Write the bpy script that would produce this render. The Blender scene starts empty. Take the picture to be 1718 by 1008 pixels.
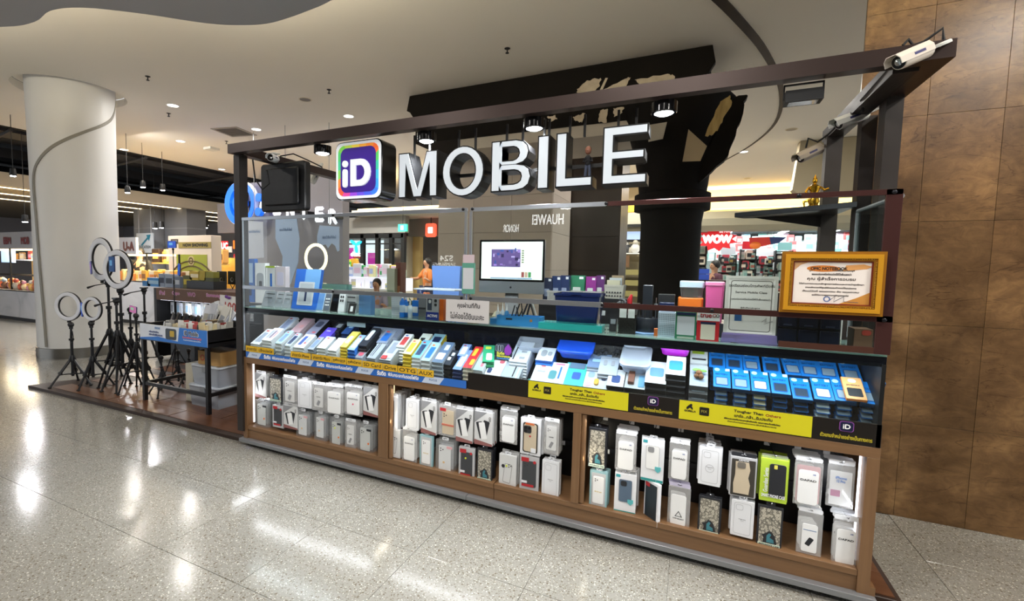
import bpy, bmesh, math, random
# scene: phone accessory kiosk in a shopping mall hall
EXPO = 0.0; WORLD = 1.7; LAMP_NEAR = 50; SPOT_E = 100; BAY_L = 2.1; COVE = 20; TRAY_L = 3.3; DEEP = 150

from mathutils import Vector, Matrix
PI = math.pi
rnd = random.Random(7)
S = bpy.context.scene
COL = S.collection

# ------------------------------------------------------------------ camera
F_PX, YAW, PITCH, ROLL = 794.7, .463, .071, .017
CAM = Vector((0, -2.651, 1.5)); OX, OY = -97.9, -1.2
_F = Vector((-math.sin(YAW)*math.cos(PITCH), math.cos(YAW)*math.cos(PITCH), -math.sin(PITCH)))
_R0 = Vector((math.cos(YAW), math.sin(YAW), 0)); _U0 = _R0.cross(_F)
_R = _R0*math.cos(ROLL)+_U0*math.sin(ROLL); _U = -_R0*math.sin(ROLL)+_U0*math.cos(ROLL)
cd = bpy.data.cameras.new('camera'); cam = bpy.data.objects.new('camera', cd); COL.objects.link(cam)
cam.matrix_world = Matrix((( _R.x,_U.x,-_F.x,CAM.x),(_R.y,_U.y,-_F.y,CAM.y),(_R.z,_U.z,-_F.z,CAM.z),(0,0,0,1)))
cd.sensor_width = 36; cd.lens = 36*F_PX/1718; cd.shift_x = -OX/1718; cd.shift_y = OY/1718; cd.clip_start = .02; cd.clip_end = 200
S.camera = cam
# ------------------------------------------------------------------ world, exposure, hall lamps
S.view_settings.view_transform = 'Standard'; S.view_settings.look = 'None'
S.view_settings.exposure = EXPO; S.view_settings.gamma = 1; S.view_settings.use_curve_mapping = False
w = bpy.data.worlds.new('hall_light'); S.world = w; w.use_nodes = True
w.node_tree.nodes['Background'].inputs[0].default_value = (.75, .80, .87, 1)
w.node_tree.nodes['Background'].inputs[1].default_value = WORLD
try: S.cycles.max_bounces = 8; S.cycles.transparent_max_bounces = 24; S.cycles.caustics_reflective = False; S.cycles.caustics_refractive = False
except Exception: pass
def lamp(kind, loc, energy, color=(1, .96, .9), size=.2, rot=(0, 0, 0), size_y=None, spread=None, angle=None):
    l = bpy.data.lights.new('lamp_light', kind); l.energy = energy; l.color = color
    if kind == 'AREA':
        l.size = size
        if size_y: l.shape = 'RECTANGLE'; l.size_y = size_y
        else: l.shape = 'DISK'
        if spread: l.spread = spread
    if kind == 'SPOT': l.spot_size = angle or 1.5; l.spot_blend = .6; l.shadow_soft_size = size
    o = bpy.data.objects.new('lamp_light', l); COL.objects.link(o); o.location = loc; o.rotation_euler = rot
    return o
CEIL = 4.1

# ------------------------------------------------------------------ pixel -> world (measuring helper)
def at(u, v, ax, val):
    r = _F + _R*((u-859-OX)/F_PX) - _U*((v-504-OY)/F_PX)
    t = (val-CAM[ax])/r[ax]
    return CAM + r*t
def aty(u, v, y): return at(u, v, 1, y)
def atf(u, v, z=0.): return at(u, v, 2, z)

# ------------------------------------------------------------------ materials
def lin(c):
    if isinstance(c, str) and len(c) == 4: c = '#'+''.join(q*2 for q in c[1:])
    if isinstance(c, str):
        c = c.lstrip('#'); c = [int(c[i:i+2], 16)/255 for i in (0, 2, 4)]
    return tuple((x/12.92 if x <= .04045 else ((x+.055)/1.055)**2.4) for x in c[:3])+(1,)
MATS = {}
def mat(col, rough=.5, metal=0, es=0, spec=.5, ecol=None):
    k = (col, rough, metal, es, spec, ecol)
    if k in MATS: return MATS[k]
    m = bpy.data.materials.new('surface_'+str(len(MATS))); m.use_nodes = True; b = m.node_tree.nodes['Principled BSDF']
    b.inputs['Base Color'].default_value = lin(col); b.inputs['Roughness'].default_value = rough
    b.inputs['Metallic'].default_value = metal; b.inputs['Specular IOR Level'].default_value = spec
    if es: b.inputs['Emission Color'].default_value = lin(ecol or col); b.inputs['Emission Strength'].default_value = es
    if not es and rough > .12 and metal < .5:   # slight procedural variation of the gloss
        nt = m.node_tree; n = nt.nodes.new('ShaderNodeTexNoise'); n.inputs['Scale'].default_value = 9
        r = nt.nodes.new('ShaderNodeMapRange'); r.inputs[3].default_value = rough*.85; r.inputs[4].default_value = min(1, rough*1.15)
        nt.links.new(n.outputs[0], r.inputs[0]); nt.links.new(r.outputs[0], b.inputs['Roughness'])
    MATS[k] = m; return m
def noisemat(name, stops, scale=5, detail=4, rough=.5, stretch=(1, 1, 1), bump=0, kind='noise', metal=0, dist=0, spec=.5, rnd_amt=0):
    m = bpy.data.materials.new(name); m.use_nodes = True; nt = m.node_tree; N = nt.nodes; L = nt.links; b = N['Principled BSDF']
    tc = N.new('ShaderNodeTexCoord'); mp = N.new('ShaderNodeMapping'); mp.inputs['Scale'].default_value = stretch
    geo = N.new('ShaderNodeNewGeometry'); L.new(geo.outputs['Position'], mp.inputs[0])
    if kind == 'noise':
        t = N.new('ShaderNodeTexNoise'); t.inputs['Detail'].default_value = detail; t.inputs['Distortion'].default_value = dist; o = t.outputs[0]
    else:
        t = N.new('ShaderNodeTexVoronoi'); o = t.outputs['Color' if kind == 'cells' else 'Distance']
    t.inputs['Scale'].default_value = scale; L.new(mp.outputs[0], t.inputs['Vector'])
    cr = N.new('ShaderNodeValToRGB'); L.new(o, cr.inputs[0]); els = cr.color_ramp.elements
    for i, (p, c) in enumerate(stops):
        e = els[i] if i < 2 else els.new(p)
        e.position = p; e.color = lin(c)
    out = cr.outputs[0]
    if rnd_amt:
        oi = N.new('ShaderNodeObjectInfo'); hs = N.new('ShaderNodeHueSaturation'); mr = N.new('ShaderNodeMapRange')
        mr.inputs[3].default_value = 1-rnd_amt; mr.inputs[4].default_value = 1+rnd_amt
        L.new(oi.outputs['Random'], mr.inputs[0]); L.new(mr.outputs[0], hs.inputs['Value']); L.new(out, hs.inputs['Color']); out = hs.outputs[0]
    L.new(out, b.inputs['Base Color']); b.inputs['Roughness'].default_value = rough; b.inputs['Metallic'].default_value = metal
    b.inputs['Specular IOR Level'].default_value = spec
    if bump:
        bp = N.new('ShaderNodeBump'); bp.inputs['Strength'].default_value = bump; bp.inputs['Distance'].default_value = .01
        L.new(o, bp.inputs['Height']); L.new(bp.outputs[0], b.inputs['Normal'])
    return m
def thin(name, tint='#ffffff', refl=1., diff=0., rough=.02):
    """thin transparent sheet: fresnel mirror over clear tint, optionally milky"""
    m = bpy.data.materials.new(name); m.use_nodes = True; nt = m.node_tree; N = nt.nodes; L = nt.links
    N.remove(N['Principled BSDF']); out = N['Material Output']
    tr = N.new('ShaderNodeBsdfTransparent'); tr.inputs[0].default_value = lin(tint)
    gl = N.new('ShaderNodeBsdfGlossy'); gl.inputs['Roughness'].default_value = rough
    fr = N.new('ShaderNodeLayerWeight'); fr.inputs['Blend'].default_value = .5   # Schlick: .04 + .96 (1-cos)^5
    pw = N.new('ShaderNodeMath'); pw.operation = 'POWER'; pw.inputs[1].default_value = 5; L.new(fr.outputs['Facing'], pw.inputs[0])
    mu = N.new('ShaderNodeMath'); mu.operation = 'MULTIPLY_ADD'; mu.inputs[1].default_value = .9*refl; mu.inputs[2].default_value = .035*refl; L.new(pw.outputs[0], mu.inputs[0]); mu.use_clamp = True
    base = tr.outputs[0]
    if diff:
        df = N.new('ShaderNodeBsdfDiffuse'); df.inputs[0].default_value = lin(tint); m1 = N.new('ShaderNodeMixShader'); m1.inputs[0].default_value = diff
        L.new(tr.outputs[0], m1.inputs[1]); L.new(df.outputs[0], m1.inputs[2]); base = m1.outputs[0]
    mx = N.new('ShaderNodeMixShader'); L.new(mu.outputs[0], mx.inputs[0]); L.new(base, mx.inputs[1]); L.new(gl.outputs[0], mx.inputs[2])
    L.new(mx.outputs[0], out.inputs[0]); return m

# ------------------------------------------------------------------ mesh builder
def rrect(x0, x1, z0, z1, r=.01, n=3):
    r = min(r, (x1-x0)/2.01, (z1-z0)/2.01); p = []
    for cx, cz, a in ((x1-r, z1-r, 0), (x0+r, z1-r, 90), (x0+r, z0+r, 180), (x1-r, z0+r, 270)):
        for i in range(n+1):
            t = math.radians(a+90*i/n); p.append((cx+r*math.cos(t), cz+r*math.sin(t)))
    return p
def circ(cx, cz, r, n=16, rz=None): return [(cx+r*math.cos(2*PI*i/n), cz+(rz or r)*math.sin(2*PI*i/n)) for i in range(n)]
def inset(poly, d):
    n = len(poly); out = []
    A = sum(poly[i][0]*poly[(i+1) % n][1]-poly[(i+1) % n][0]*poly[i][1] for i in range(n)); sg = 1 if A > 0 else -1
    for i in range(n):
        a, b, c = Vector(poly[i-1]), Vector(poly[i]), Vector(poly[(i+1) % n])
        e1 = (b-a); e2 = (c-b)
        if e1.length < 1e-9 or e2.length < 1e-9: out.append(tuple(b)); continue
        e1.normalize(); e2.normalize(); n1 = Vector((-e1.y, e1.x))*sg; n2 = Vector((-e2.y, e2.x))*sg
        m = n1+n2
        if m.length < .2: out.append(tuple(b)); continue
        m.normalize(); out.append(tuple(b+m*(d/max(.4, m.dot(n1)))))
    return out
FONT = {}
def glyphs(s):
    if s not in FONT:
        c = bpy.data.curves.new('t', 'FONT'); c.body = s; c.resolution_u = 3; o = bpy.data.objects.new('t', c)
        m = bpy.data.meshes.new_from_object(o); vs = [v.co.copy() for v in m.vertices]; fs = [tuple(p.vertices) for p in m.polygons]
        bpy.data.objects.remove(o); bpy.data.curves.remove(c); bpy.data.meshes.remove(m)
        x0 = min(v.x for v in vs); x1 = max(v.x for v in vs); y0 = min(v.y for v in vs); y1 = max(v.y for v in vs)
        FONT[s] = (vs, fs, x0, x1, y0, y1)
    return FONT[s]
class MB:
    def __init__(s, X=None): s.v = []; s.f = []; s.X = X
    def add(s, vs, fs, X=None):
        k = len(s.v); M = X if X is not None else s.X
        for p in vs:
            p = Vector(p); s.v.append(M @ p if M is not None else p)
        s.f += [tuple(i+k for i in f) for f in fs]; return s
    def box(s, x0, x1, y0, y1, z0, z1, X=None):
        return s.add([(x0,y0,z0),(x1,y0,z0),(x1,y1,z0),(x0,y1,z0),(x0,y0,z1),(x1,y0,z1),(x1,y1,z1),(x0,y1,z1)],
                     [(0,3,2,1),(4,5,6,7),(0,1,5,4),(1,2,6,5),(2,3,7,6),(3,0,4,7)], X)
    def prism(s, poly, y0, y1, bev=0, X=None):
        """outline in x,z; front at y0, back at y1"""
        n = len(poly)
        rings = [(y0, poly), (y1, poly)] if not bev else [(y0, inset(poly, bev)), (y0+bev, poly), (y1-bev, poly), (y1, inset(poly, bev))]
        vs = [(p[0], y, p[1]) for y, P in rings for p in P]; fs = []
        for k in range(len(rings)-1):
            for i in range(n): j = (i+1) % n; fs.append((k*n+i, k*n+j, (k+1)*n+j, (k+1)*n+i))
        fs.append(tuple(range(n))[::-1]); fs.append(tuple((len(rings)-1)*n+i for i in range(n)))
        return s.add(vs, fs, X)
    def frame(s, outer, inner, y0, y1, X=None):
        n = len(outer); vs = [(p[0], y, p[1]) for y, P in ((y0, outer), (y0, inner), (y1, inner), (y1, outer)) for p in P]; fs = []
        for k in range(4):
            for i in range(n): j = (i+1) % n; a = k*n; b = ((k+1) % 4)*n; fs.append((a+i, a+j, b+j, b+i))
        return s.add(vs, fs, X)
    def lathe(s, prof, n=20, X=None, cx=0, cy=0, cap=True, sx=1, sy=1):
        vs = [(cx+r*sx*math.cos(2*PI*i/n), cy+r*sy*math.sin(2*PI*i/n), z) for r, z in prof for i in range(n)]; fs = []
        for k in range(len(prof)-1):
            for i in range(n): j = (i+1) % n; fs.append((k*n+i, k*n+j, (k+1)*n+j, (k+1)*n+i))
        if cap: fs.append(tuple(range(n))[::-1]); fs.append(tuple((len(prof)-1)*n+i for i in range(n)))
        return s.add(vs, fs, X)
    def tube(s, pts, r, n=8, X=None, closed=False):
        pts = [Vector(p) for p in pts]; m = len(pts); rs = r if isinstance(r, (list, tuple)) else [r]*m; vs = []; up = None
        for i, p in enumerate(pts):
            a = pts[i-1] if (i or closed) else p; b = pts[(i+1) % m] if (i < m-1 or closed) else p
            d = (b-a); d = d.normalized() if d.length > 1e-9 else Vector((0, 0, 1))
            if up is None: up = Vector((0, 0, 1)) if abs(d.z) < .9 else Vector((1, 0, 0))
            x = d.cross(up)
            if x.length < 1e-4: x = d.cross(Vector((0, 1, 0)))
            x.normalize(); y = x.cross(d).normalized(); up = y
            for k in range(n):
                t = 2*PI*k/n; vs.append(p+(x*math.cos(t)+y*math.sin(t))*rs[i])
        fs = []
        for i in range(m if closed else m-1):
            for k in range(n): j = (k+1) % n; i2 = (i+1) % m; fs.append((i*n+k, i*n+j, i2*n+j, i2*n+k))
        if not closed: fs.append(tuple(range(n))[::-1]); fs.append(tuple((m-1)*n+k for k in range(n)))
        return s.add(vs, fs, X)
    def ball(s, c, r, n=12, m=8, sx=1, sy=1, sz=1, X=None):
        prof = [(max(1e-4, math.sin(PI*i/m)), -math.cos(PI*i/m)) for i in range(m+1)]
        vs = [(c[0]+a*r*sx*math.cos(2*PI*i/n), c[1]+a*r*sy*math.sin(2*PI*i/n), c[2]+b*r*sz) for a, b in prof for i in range(n)]; fs = []
        for k in range(m):
            for i in range(n): j = (i+1) % n; fs.append((k*n+i, k*n+j, (k+1)*n+j, (k+1)*n+i))
        return s.add(vs, fs, X)
    def text(s, t, x, z, h=None, wd=None, y=0, X=None, align='c', bold=0, flip=False):
        """flat lettering in the x,z plane facing -y; h = cap height box, wd = total width"""
        vs, fs, x0, x1, y0, y1 = glyphs(t)
        kx = wd/(x1-x0) if wd else h/(y1-y0); kz = h/(y1-y0) if h else kx
        ox = {'c': -(x0+x1)/2, 'l': -x0, 'r': -x1}[align]
        offs = [(0, 0)] if not bold else [(-bold, 0), (bold, 0), (0, bold), (0, -bold)]
        for q, (bx, bz) in enumerate(offs):
            sgn = -1 if flip else 1
            s.add([(x+((v.x+ox)*kx+bx)*sgn, y-q*2e-5, z+(v.y-(y0+y1)/2)*kz+bz) for v in vs], [f if not flip else f[::-1] for f in fs], X)
        return s
FLAT = Matrix(((1,0,0,0),(0,0,1,0),(0,-1,0,0),(0,0,0,1)))
def TR(x=0, y=0, z=0, rz=0, rx=0, ry=0): return Matrix.Translation((x, y, z)) @ Matrix.Rotation(rz, 4, 'Z') @ Matrix.Rotation(rx, 4, 'X') @ Matrix.Rotation(ry, 4, 'Y')

def ordn(i):
    A = ['first', 'second', 'third', 'fourth', 'fifth', 'sixth', 'seventh', 'eighth', 'ninth', 'tenth', 'eleventh', 'twelfth', 'thirteenth', 'fourteenth', 'fifteenth', 'sixteenth', 'seventeenth', 'eighteenth', 'nineteenth']
    if i < 19: return A[i]
    t = (i+1)//10; r = (i+1) % 10; T = {2: 'twenty', 3: 'thirty', 4: 'forty', 5: 'fifty', 6: 'sixty', 7: 'seventy', 8: 'eighty'}[t]
    return T[:-1]+'ieth' if r == 0 else T+'-'+A[r-1]
def cname(c):
    c = c.lstrip('#'); r, g, b = [int(c[i:i+2], 16)/255 for i in (0, 2, 4)]; mx, mn = max(r, g, b), min(r, g, b)
    if mx-mn < .1: return 'white' if mx > .8 else 'pale grey' if mx > .6 else 'grey' if mx > .3 else 'black'
    h = (60*((g-b)/(mx-mn)) if mx == r else 120+60*((b-r)/(mx-mn)) if mx == g else 240+60*((r-g)/(mx-mn))) % 360
    n = 'red' if h < 14 or h > 340 else 'orange' if h < 32 else 'golden' if h < 48 else 'yellow' if h < 65 else 'green' if h < 165 else 'teal' if h < 195 else 'blue' if h < 255 else 'violet' if h < 300 else 'pink'
    if n in ('orange', 'red', 'golden') and mx < .6: n = 'brown'
    return ('dark ' if mx < .4 else 'pale ' if mx-mn < .25 and mx > .7 else '')+n
# ------------------------------------------------------------------ objects
INV = {}
def props(o, label=None, cat=None, group=None, kind=None):
    if label: o['label'] = label
    if cat: o['category'] = cat
    if group: o['group'] = group
    if kind: o['kind'] = kind
    return o
def build(name, mb, m, smooth=False, inv=None):
    me = bpy.data.meshes.new(name); vs = [inv @ v for v in mb.v] if inv is not None else mb.v
    me.from_pydata(vs, [], mb.f); me.materials.append(m)
    if smooth:
        me.shade_smooth()
        try: me.set_sharp_from_angle(angle=math.radians(40))
        except Exception: pass
    o = bpy.data.objects.new(name, me); COL.objects.link(o); return o
def thing(name, label, cat, loc=(0, 0, 0), rz=0, group=None):
    o = bpy.data.objects.new(name, None); COL.objects.link(o); o.empty_display_size = .05
    o.location = loc; o.rotation_euler = (0, 0, rz); INV[o.name] = TR(*loc, rz=rz).inverted()
    return props(o, label, cat, group)
def part(name, mb, m, parent, smooth=False, world=False, label=None, kind=None):
    inv = INV.get(parent.name); o = build(name, mb, m, smooth, inv if world else None)
    o.parent = parent; INV[o.name] = inv
    if label: o['label'] = label
    if kind: o['kind'] = kind
    return o
def wpart(name, mb, m, parent, smooth=False, label=None, kind=None): return part(name, mb, m, parent, smooth, True, label, kind)
def solo(name, label, cat, mb, m, smooth=False, group=None, kind=None):
    xs = [v.x for v in mb.v]; ys = [v.y for v in mb.v]; zs = [v.z for v in mb.v]
    c = Vector(((min(xs)+max(xs))/2, (min(ys)+max(ys))/2, min(zs))); inv = Matrix.Translation(-c)
    o = build(name, mb, m, smooth, inv); o.location = c; INV[o.name] = inv
    return props(o, label, cat, group, kind)
def struct(name, mb, m, smooth=False):
    o = build(name, mb, m, smooth); o['kind'] = 'structure'; INV[o.name] = Matrix.Identity(4); return o
def dup(root, loc, rz=None, label=None, group=None):
    r = root.copy(); COL.objects.link(r); r.location = loc
    if rz is not None: r.rotation_euler = (0, 0, rz)
    if label: r['label'] = label
    if group: r['group'] = group
    for ch in list(root.children):
        c = ch.copy(); COL.objects.link(c); c.parent = r
        for g in ch.children: d = g.copy(); COL.objects.link(d); d.parent = c
    return r

# ------------------------------------------------------------------ shared surfaces
WOOD = noisemat('oak_laminate', [(0, '#6a4c32'), (.5, '#7a5a3c'), (1, '#8b6a49')], 3.5, 6, .42, (.6, 6, 14), dist=.6)
WOODV = noisemat('oak_laminate_upright', [(0, '#6a4c32'), (.5, '#7a5a3c'), (1, '#8b6a49')], 3.5, 6, .42, (14, 6, .6), dist=.6)
DARK = mat('#2b2522', .45, 0, 0, .4); BLACK = mat('#0c0c0e', .5); GLOSSB = mat('#08080a', .12)
BRONZE = mat('#3a2d29', .35, .5); ALU = mat('#b9bec4', .28, .9); CHROME = mat('#c8c8c8', .12, 1); STEEL = mat('#8f8d88', .3, .85)
WHITE = mat('#eceef0', .45); OFFW = mat('#d9d9d4', .6); CREAM = mat('#d8cfba', .7); GREYP = mat('#8b8e92', .5); RUB = mat('#141416', .7)
GLASS = thin('clear_glass', '#f6faf9', 1.0, 0, 0.); CLEAR = thin('clear_plastic', '#fafbfc', 1.5, .1, .08); MILK = thin('milky_plastic', '#dfe6f2', 1.2, .5, .15)
RED = mat('#c3202b', .4); BLUE = mat('#1d6fd0', .35); NAVY = mat('#17264d', .35); YEL = mat('#e3c414', .5); ORANGE = mat('#e2702a', .45); TEAL = mat('#1c9d94', .45)
# ================================================================== THE HALL
def terrazzo(name, joints=False):
    m = bpy.data.materials.new(name); m.use_nodes = True; nt = m.node_tree; N = nt.nodes; L = nt.links; b = N['Principled BSDF']
    g = N.new('ShaderNodeNewGeometry'); mp = N.new('ShaderNodeMapping'); L.new(g.outputs['Position'], mp.inputs[0])
    n0 = N.new('ShaderNodeTexNoise'); n0.inputs['Scale'].default_value = 30; L.new(mp.outputs[0], n0.inputs['Vector'])
    ad = N.new('ShaderNodeMixRGB'); ad.blend_type = 'ADD'; ad.inputs[0].default_value = .02; L.new(mp.outputs[0], ad.inputs[1]); L.new(n0.outputs['Color'], ad.inputs[2])
    col = None
    base = N.new('ShaderNodeTexNoise'); base.inputs['Scale'].default_value = 1.2; L.new(mp.outputs[0], base.inputs['Vector'])
    cr0 = N.new('ShaderNodeValToRGB'); cr0.color_ramp.elements[0].color = lin('#85827a'); cr0.color_ramp.elements[1].color = lin('#95938c'); L.new(base.outputs[0], cr0.inputs[0]); col = cr0.outputs[0]
    for sc, th, c in ((64, .3, '#625848'), (85, .22, '#dcd7ca'), (110, .27, '#6d6454')):
        v = N.new('ShaderNodeTexVoronoi'); v.inputs['Scale'].default_value = sc; L.new(ad.outputs[0], v.inputs['Vector'])
        r = N.new('ShaderNodeMapRange'); r.inputs[1].default_value = th; r.inputs[2].default_value = th+.07; r.inputs[3].default_value = 1; r.inputs[4].default_value = 0
        L.new(v.outputs['Distance'], r.inputs[0])
        k = N.new('ShaderNodeSeparateColor'); L.new(v.outputs['Color'], k.inputs[0])
        mu = N.new('ShaderNodeMath'); mu.operation = 'MULTIPLY'; L.new(r.outputs[0], mu.inputs[0]); L.new(k.outputs[0], mu.inputs[1])
        mx = N.new('ShaderNodeMixRGB'); L.new(mu.outputs[0], mx.inputs[0]); L.new(col, mx.inputs[1]); mx.inputs[2].default_value = lin(c); col = mx.outputs[0]
    oi = N.new('ShaderNodeObjectInfo'); hs = N.new('ShaderNodeHueSaturation'); mr = N.new('ShaderNodeMapRange'); mr.inputs[3].default_value = .965; mr.inputs[4].default_value = 1.035
    L.new(oi.outputs['Random'], mr.inputs[0]); L.new(mr.outputs[0], hs.inputs['Value']); L.new(col, hs.inputs['Color'])
    L.new(hs.outputs[0], b.inputs['Base Color']); b.inputs['Roughness'].default_value = .17
    n2 = N.new('ShaderNodeTexNoise'); n2.inputs['Scale'].default_value = 22; n2.inputs['Detail'].default_value = 3; L.new(mp.outputs[0], n2.inputs['Vector'])
    r2 = N.new('ShaderNodeMapRange'); r2.inputs[3].default_value = .1; r2.inputs[4].default_value = .2; L.new(n2.outputs[0], r2.inputs[0]); L.new(r2.outputs[0], b.inputs['Roughness'])
    bp = N.new('ShaderNodeBump'); bp.inputs['Strength'].default_value = .05; bp.inputs['Distance'].default_value = .004; L.new(n2.outputs[0], bp.inputs['Height']); L.new(bp.outputs[0], b.inputs['Normal'])
    return m
TERR = terrazzo('terrazzo')
fl = struct('floor', MB().box(-30, 14, -9, 26, -.3, -.004), TERR)
T0 = .6
tile_mesh = {}
ntile = 0
for i in range(-15, 7):
    for j in range(-5, 9):
        x = -1.83+T0*i; y = -.6+T0*j
        d = Vector((x+.3-CAM.x, y+.3-CAM.y, -CAM.z)); z = d @ _F
        if z < .3: continue
        u = 859+OX+F_PX*(d @ _R)/z; vv = 504+OY-F_PX*(d @ _U)/z
        if not (-120 < u < 1900 and vv < 1200) or ntile >= 290: continue
        if -3.3 < x+.3 < .9 and y > .45: continue
        me = tile_mesh.get('t')
        if me is None:
            t = build('tile', MB().prism(rrect(.0012, T0-.0012, .0012, T0-.0012, .002, 1), -.0, .006, .0008, FLAT), TERR)
            tile_mesh['t'] = t.data
        else:
            t = bpy.data.objects.new('tile', me); COL.objects.link(t)
        t.location = (x, y, 0); t.parent = fl; ntile += 1

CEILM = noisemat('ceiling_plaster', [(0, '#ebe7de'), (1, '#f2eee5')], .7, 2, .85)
# ceiling with the round recess around the column
CX, CY, CR = -8.78, 1.46, .546
m = MB(); ring = [(CX+.72*math.cos(2*PI*i/48), CY+.72*math.sin(2*PI*i/48)) for i in range(48)]
x0, x1, y0, y1 = -12.2, 9, -6.5, 16.6
sq = []
for i in range(48):
    a = 2*PI*i/48; dx, dy = math.cos(a), math.sin(a); t = 1e9
    if dx > 1e-6: t = min(t, (x1-CX)/dx)
    if dx < -1e-6: t = min(t, (x0-CX)/dx)
    if dy > 1e-6: t = min(t, (y1-CY)/dy)
    if dy < -1e-6: t = min(t, (y0-CY)/dy)
    sq.append((CX+dx*t, CY+dy*t))
for q, nm in enumerate(((x1, y1), (x0, y1), (x0, y0), (x1, y0))):
    best = min(range(48), key=lambda k: (sq[k][0]-nm[0])**2+(sq[k][1]-nm[1])**2); sq[best] = nm
vs = [(p[0], p[1], z) for z in (CEIL, CEIL+.12) for P in (ring, sq) for p in P]; fs = []
for i in range(48):
    j = (i+1) % 48; fs += [(i, j, 48+j, 48+i), (96+i, 144+i, 144+j, 96+j), (i, 96+i, 96+j, j), (48+i, 48+j, 144+j, 144+i)]
m.add(vs, fs); struct('ceiling', m, CEILM)
struct('trim_1', MB().lathe([(.72, CEIL+.125), (.72, CEIL+.13), (.5, CEIL+.13), (.5, CEIL+.125)], 32, cx=CX, cy=CY), CEILM)
# lower curved soffit with a cove lamp behind its edge
edge = [(-9.5, -1.1), (-7.4, -.75), (-6.41, -.26), (-5.95, -.16), (-5.55, -.2), (-5.2, -.1), (-4.8, .2), (-4.4, .58), (-4.1, .76), (-3.85, .84), (-3.6, .85), (-3.3, .83), (-2.95, .78), (-2, .55), (-.5, .1), (1, -.2), (4, -.5), (9, -.6)]
def smooth_path(P, n=4):
    out = []
    for i in range(len(P)-1):
        p0, p1, p2, p3 = [Vector(P[max(0, min(len(P)-1, k))]) for k in (i-1, i, i+1, i+2)]
        for q in range(n):
            t = q/n; out.append(tuple(.5*((2*p1)+(-p0+p2)*t+(2*p0-5*p1+4*p2-p3)*t*t+(-p0+3*p1-3*p2+p3)*t**3)))
    out.append(tuple(P[-1])); return out
SOF = 3.6; edge = [(x*.894, -2.651+(y+2.651)*.894) for x, y in edge]
ed = smooth_path(edge)
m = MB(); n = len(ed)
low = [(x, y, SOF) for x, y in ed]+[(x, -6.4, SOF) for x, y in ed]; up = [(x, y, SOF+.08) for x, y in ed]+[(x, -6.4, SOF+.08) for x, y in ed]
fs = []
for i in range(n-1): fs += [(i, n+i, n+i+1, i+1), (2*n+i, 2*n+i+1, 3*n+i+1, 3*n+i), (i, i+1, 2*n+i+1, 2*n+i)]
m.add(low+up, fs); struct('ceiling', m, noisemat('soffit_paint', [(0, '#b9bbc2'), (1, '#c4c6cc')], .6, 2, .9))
m = MB(); pth = [(x, y-.3, 3.72) for x, y in ed]
for i in range(n-1):
    a, b = Vector(pth[i]), Vector(pth[i+1]); m.tube([a, b], .012, 5)
solo('cove_lamp_strip', 'warm white lamp strip hidden in the gap above the curved grey ceiling soffit', 'lamp strip', m, mat('#ffdf9a', .5, 0, 7.))
for x, y in ((-6.6, -1.1), (-4.7, -.75), (-3.3, .15), (-1.5, -.3), (1.0, -.95), (3.6, -1.1)): lamp('AREA', (x, y, 3.72), COVE*(2.6 if x > 0 else 1), (1, .88, .66) if x < 0 else (1, .84, .52), 2.0, rot=(math.radians(118), 0, 0), size_y=.08)
# curved dark slot across the ceiling
sl = smooth_path([(-.25, 1.9), (-.04, 2.35), (.27, 3.09), (.67, 4.22), (1.04, 5.72), (1.195, 7.43), (.99, 8.99), (.58, 10.4)], 5)
m = MB(); wv = []
for i, (x, y) in enumerate(sl):
    a = Vector(sl[max(0, i-1)]); b = Vector(sl[min(len(sl)-1, i+1)]); d = (b-a).normalized(); nn = Vector((-d.y, d.x))*(.05-.04*min(1, max(0, (y-2.5)/7))); wv += [(x+nn.x, y+nn.y, CEIL-.012), (x-nn.x, y-nn.y, CEIL-.012), (x-nn.x, y-nn.y, CEIL+.004), (x+nn.x, y+nn.y, CEIL+.004)]
fs = []
for i in range(len(sl)-1):
    for k in range(4): fs.append((4*i+k, 4*i+(k+1) % 4, 4*i+4+(k+1) % 4, 4*i+4+k))
m.add(wv, fs); struct('trim_2', m, mat('#241a17', .6))

# column
COLM = noisemat('column_paint', [(0, '#e4e4e2'), (1, '#ebebea')], .6, 2, .45)
col = thing('round_column', 'big round off-white column with a curved groove standing behind the ring lights', 'column', (CX, CY, 0))
part('shaft', MB().lathe([(CR*.995, 0.001), (CR*.995, 2.6), (CR*1.01, 3.6), (CR*1.03, CEIL+.125)], 64), COLM, col, True)
part('metal_base_ring', MB().lathe([(CR+.012, .0), (CR+.012, .15), (CR+.004, .155), (CR-.01, .155)], 64, cap=False), STEEL, col, True)
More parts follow.
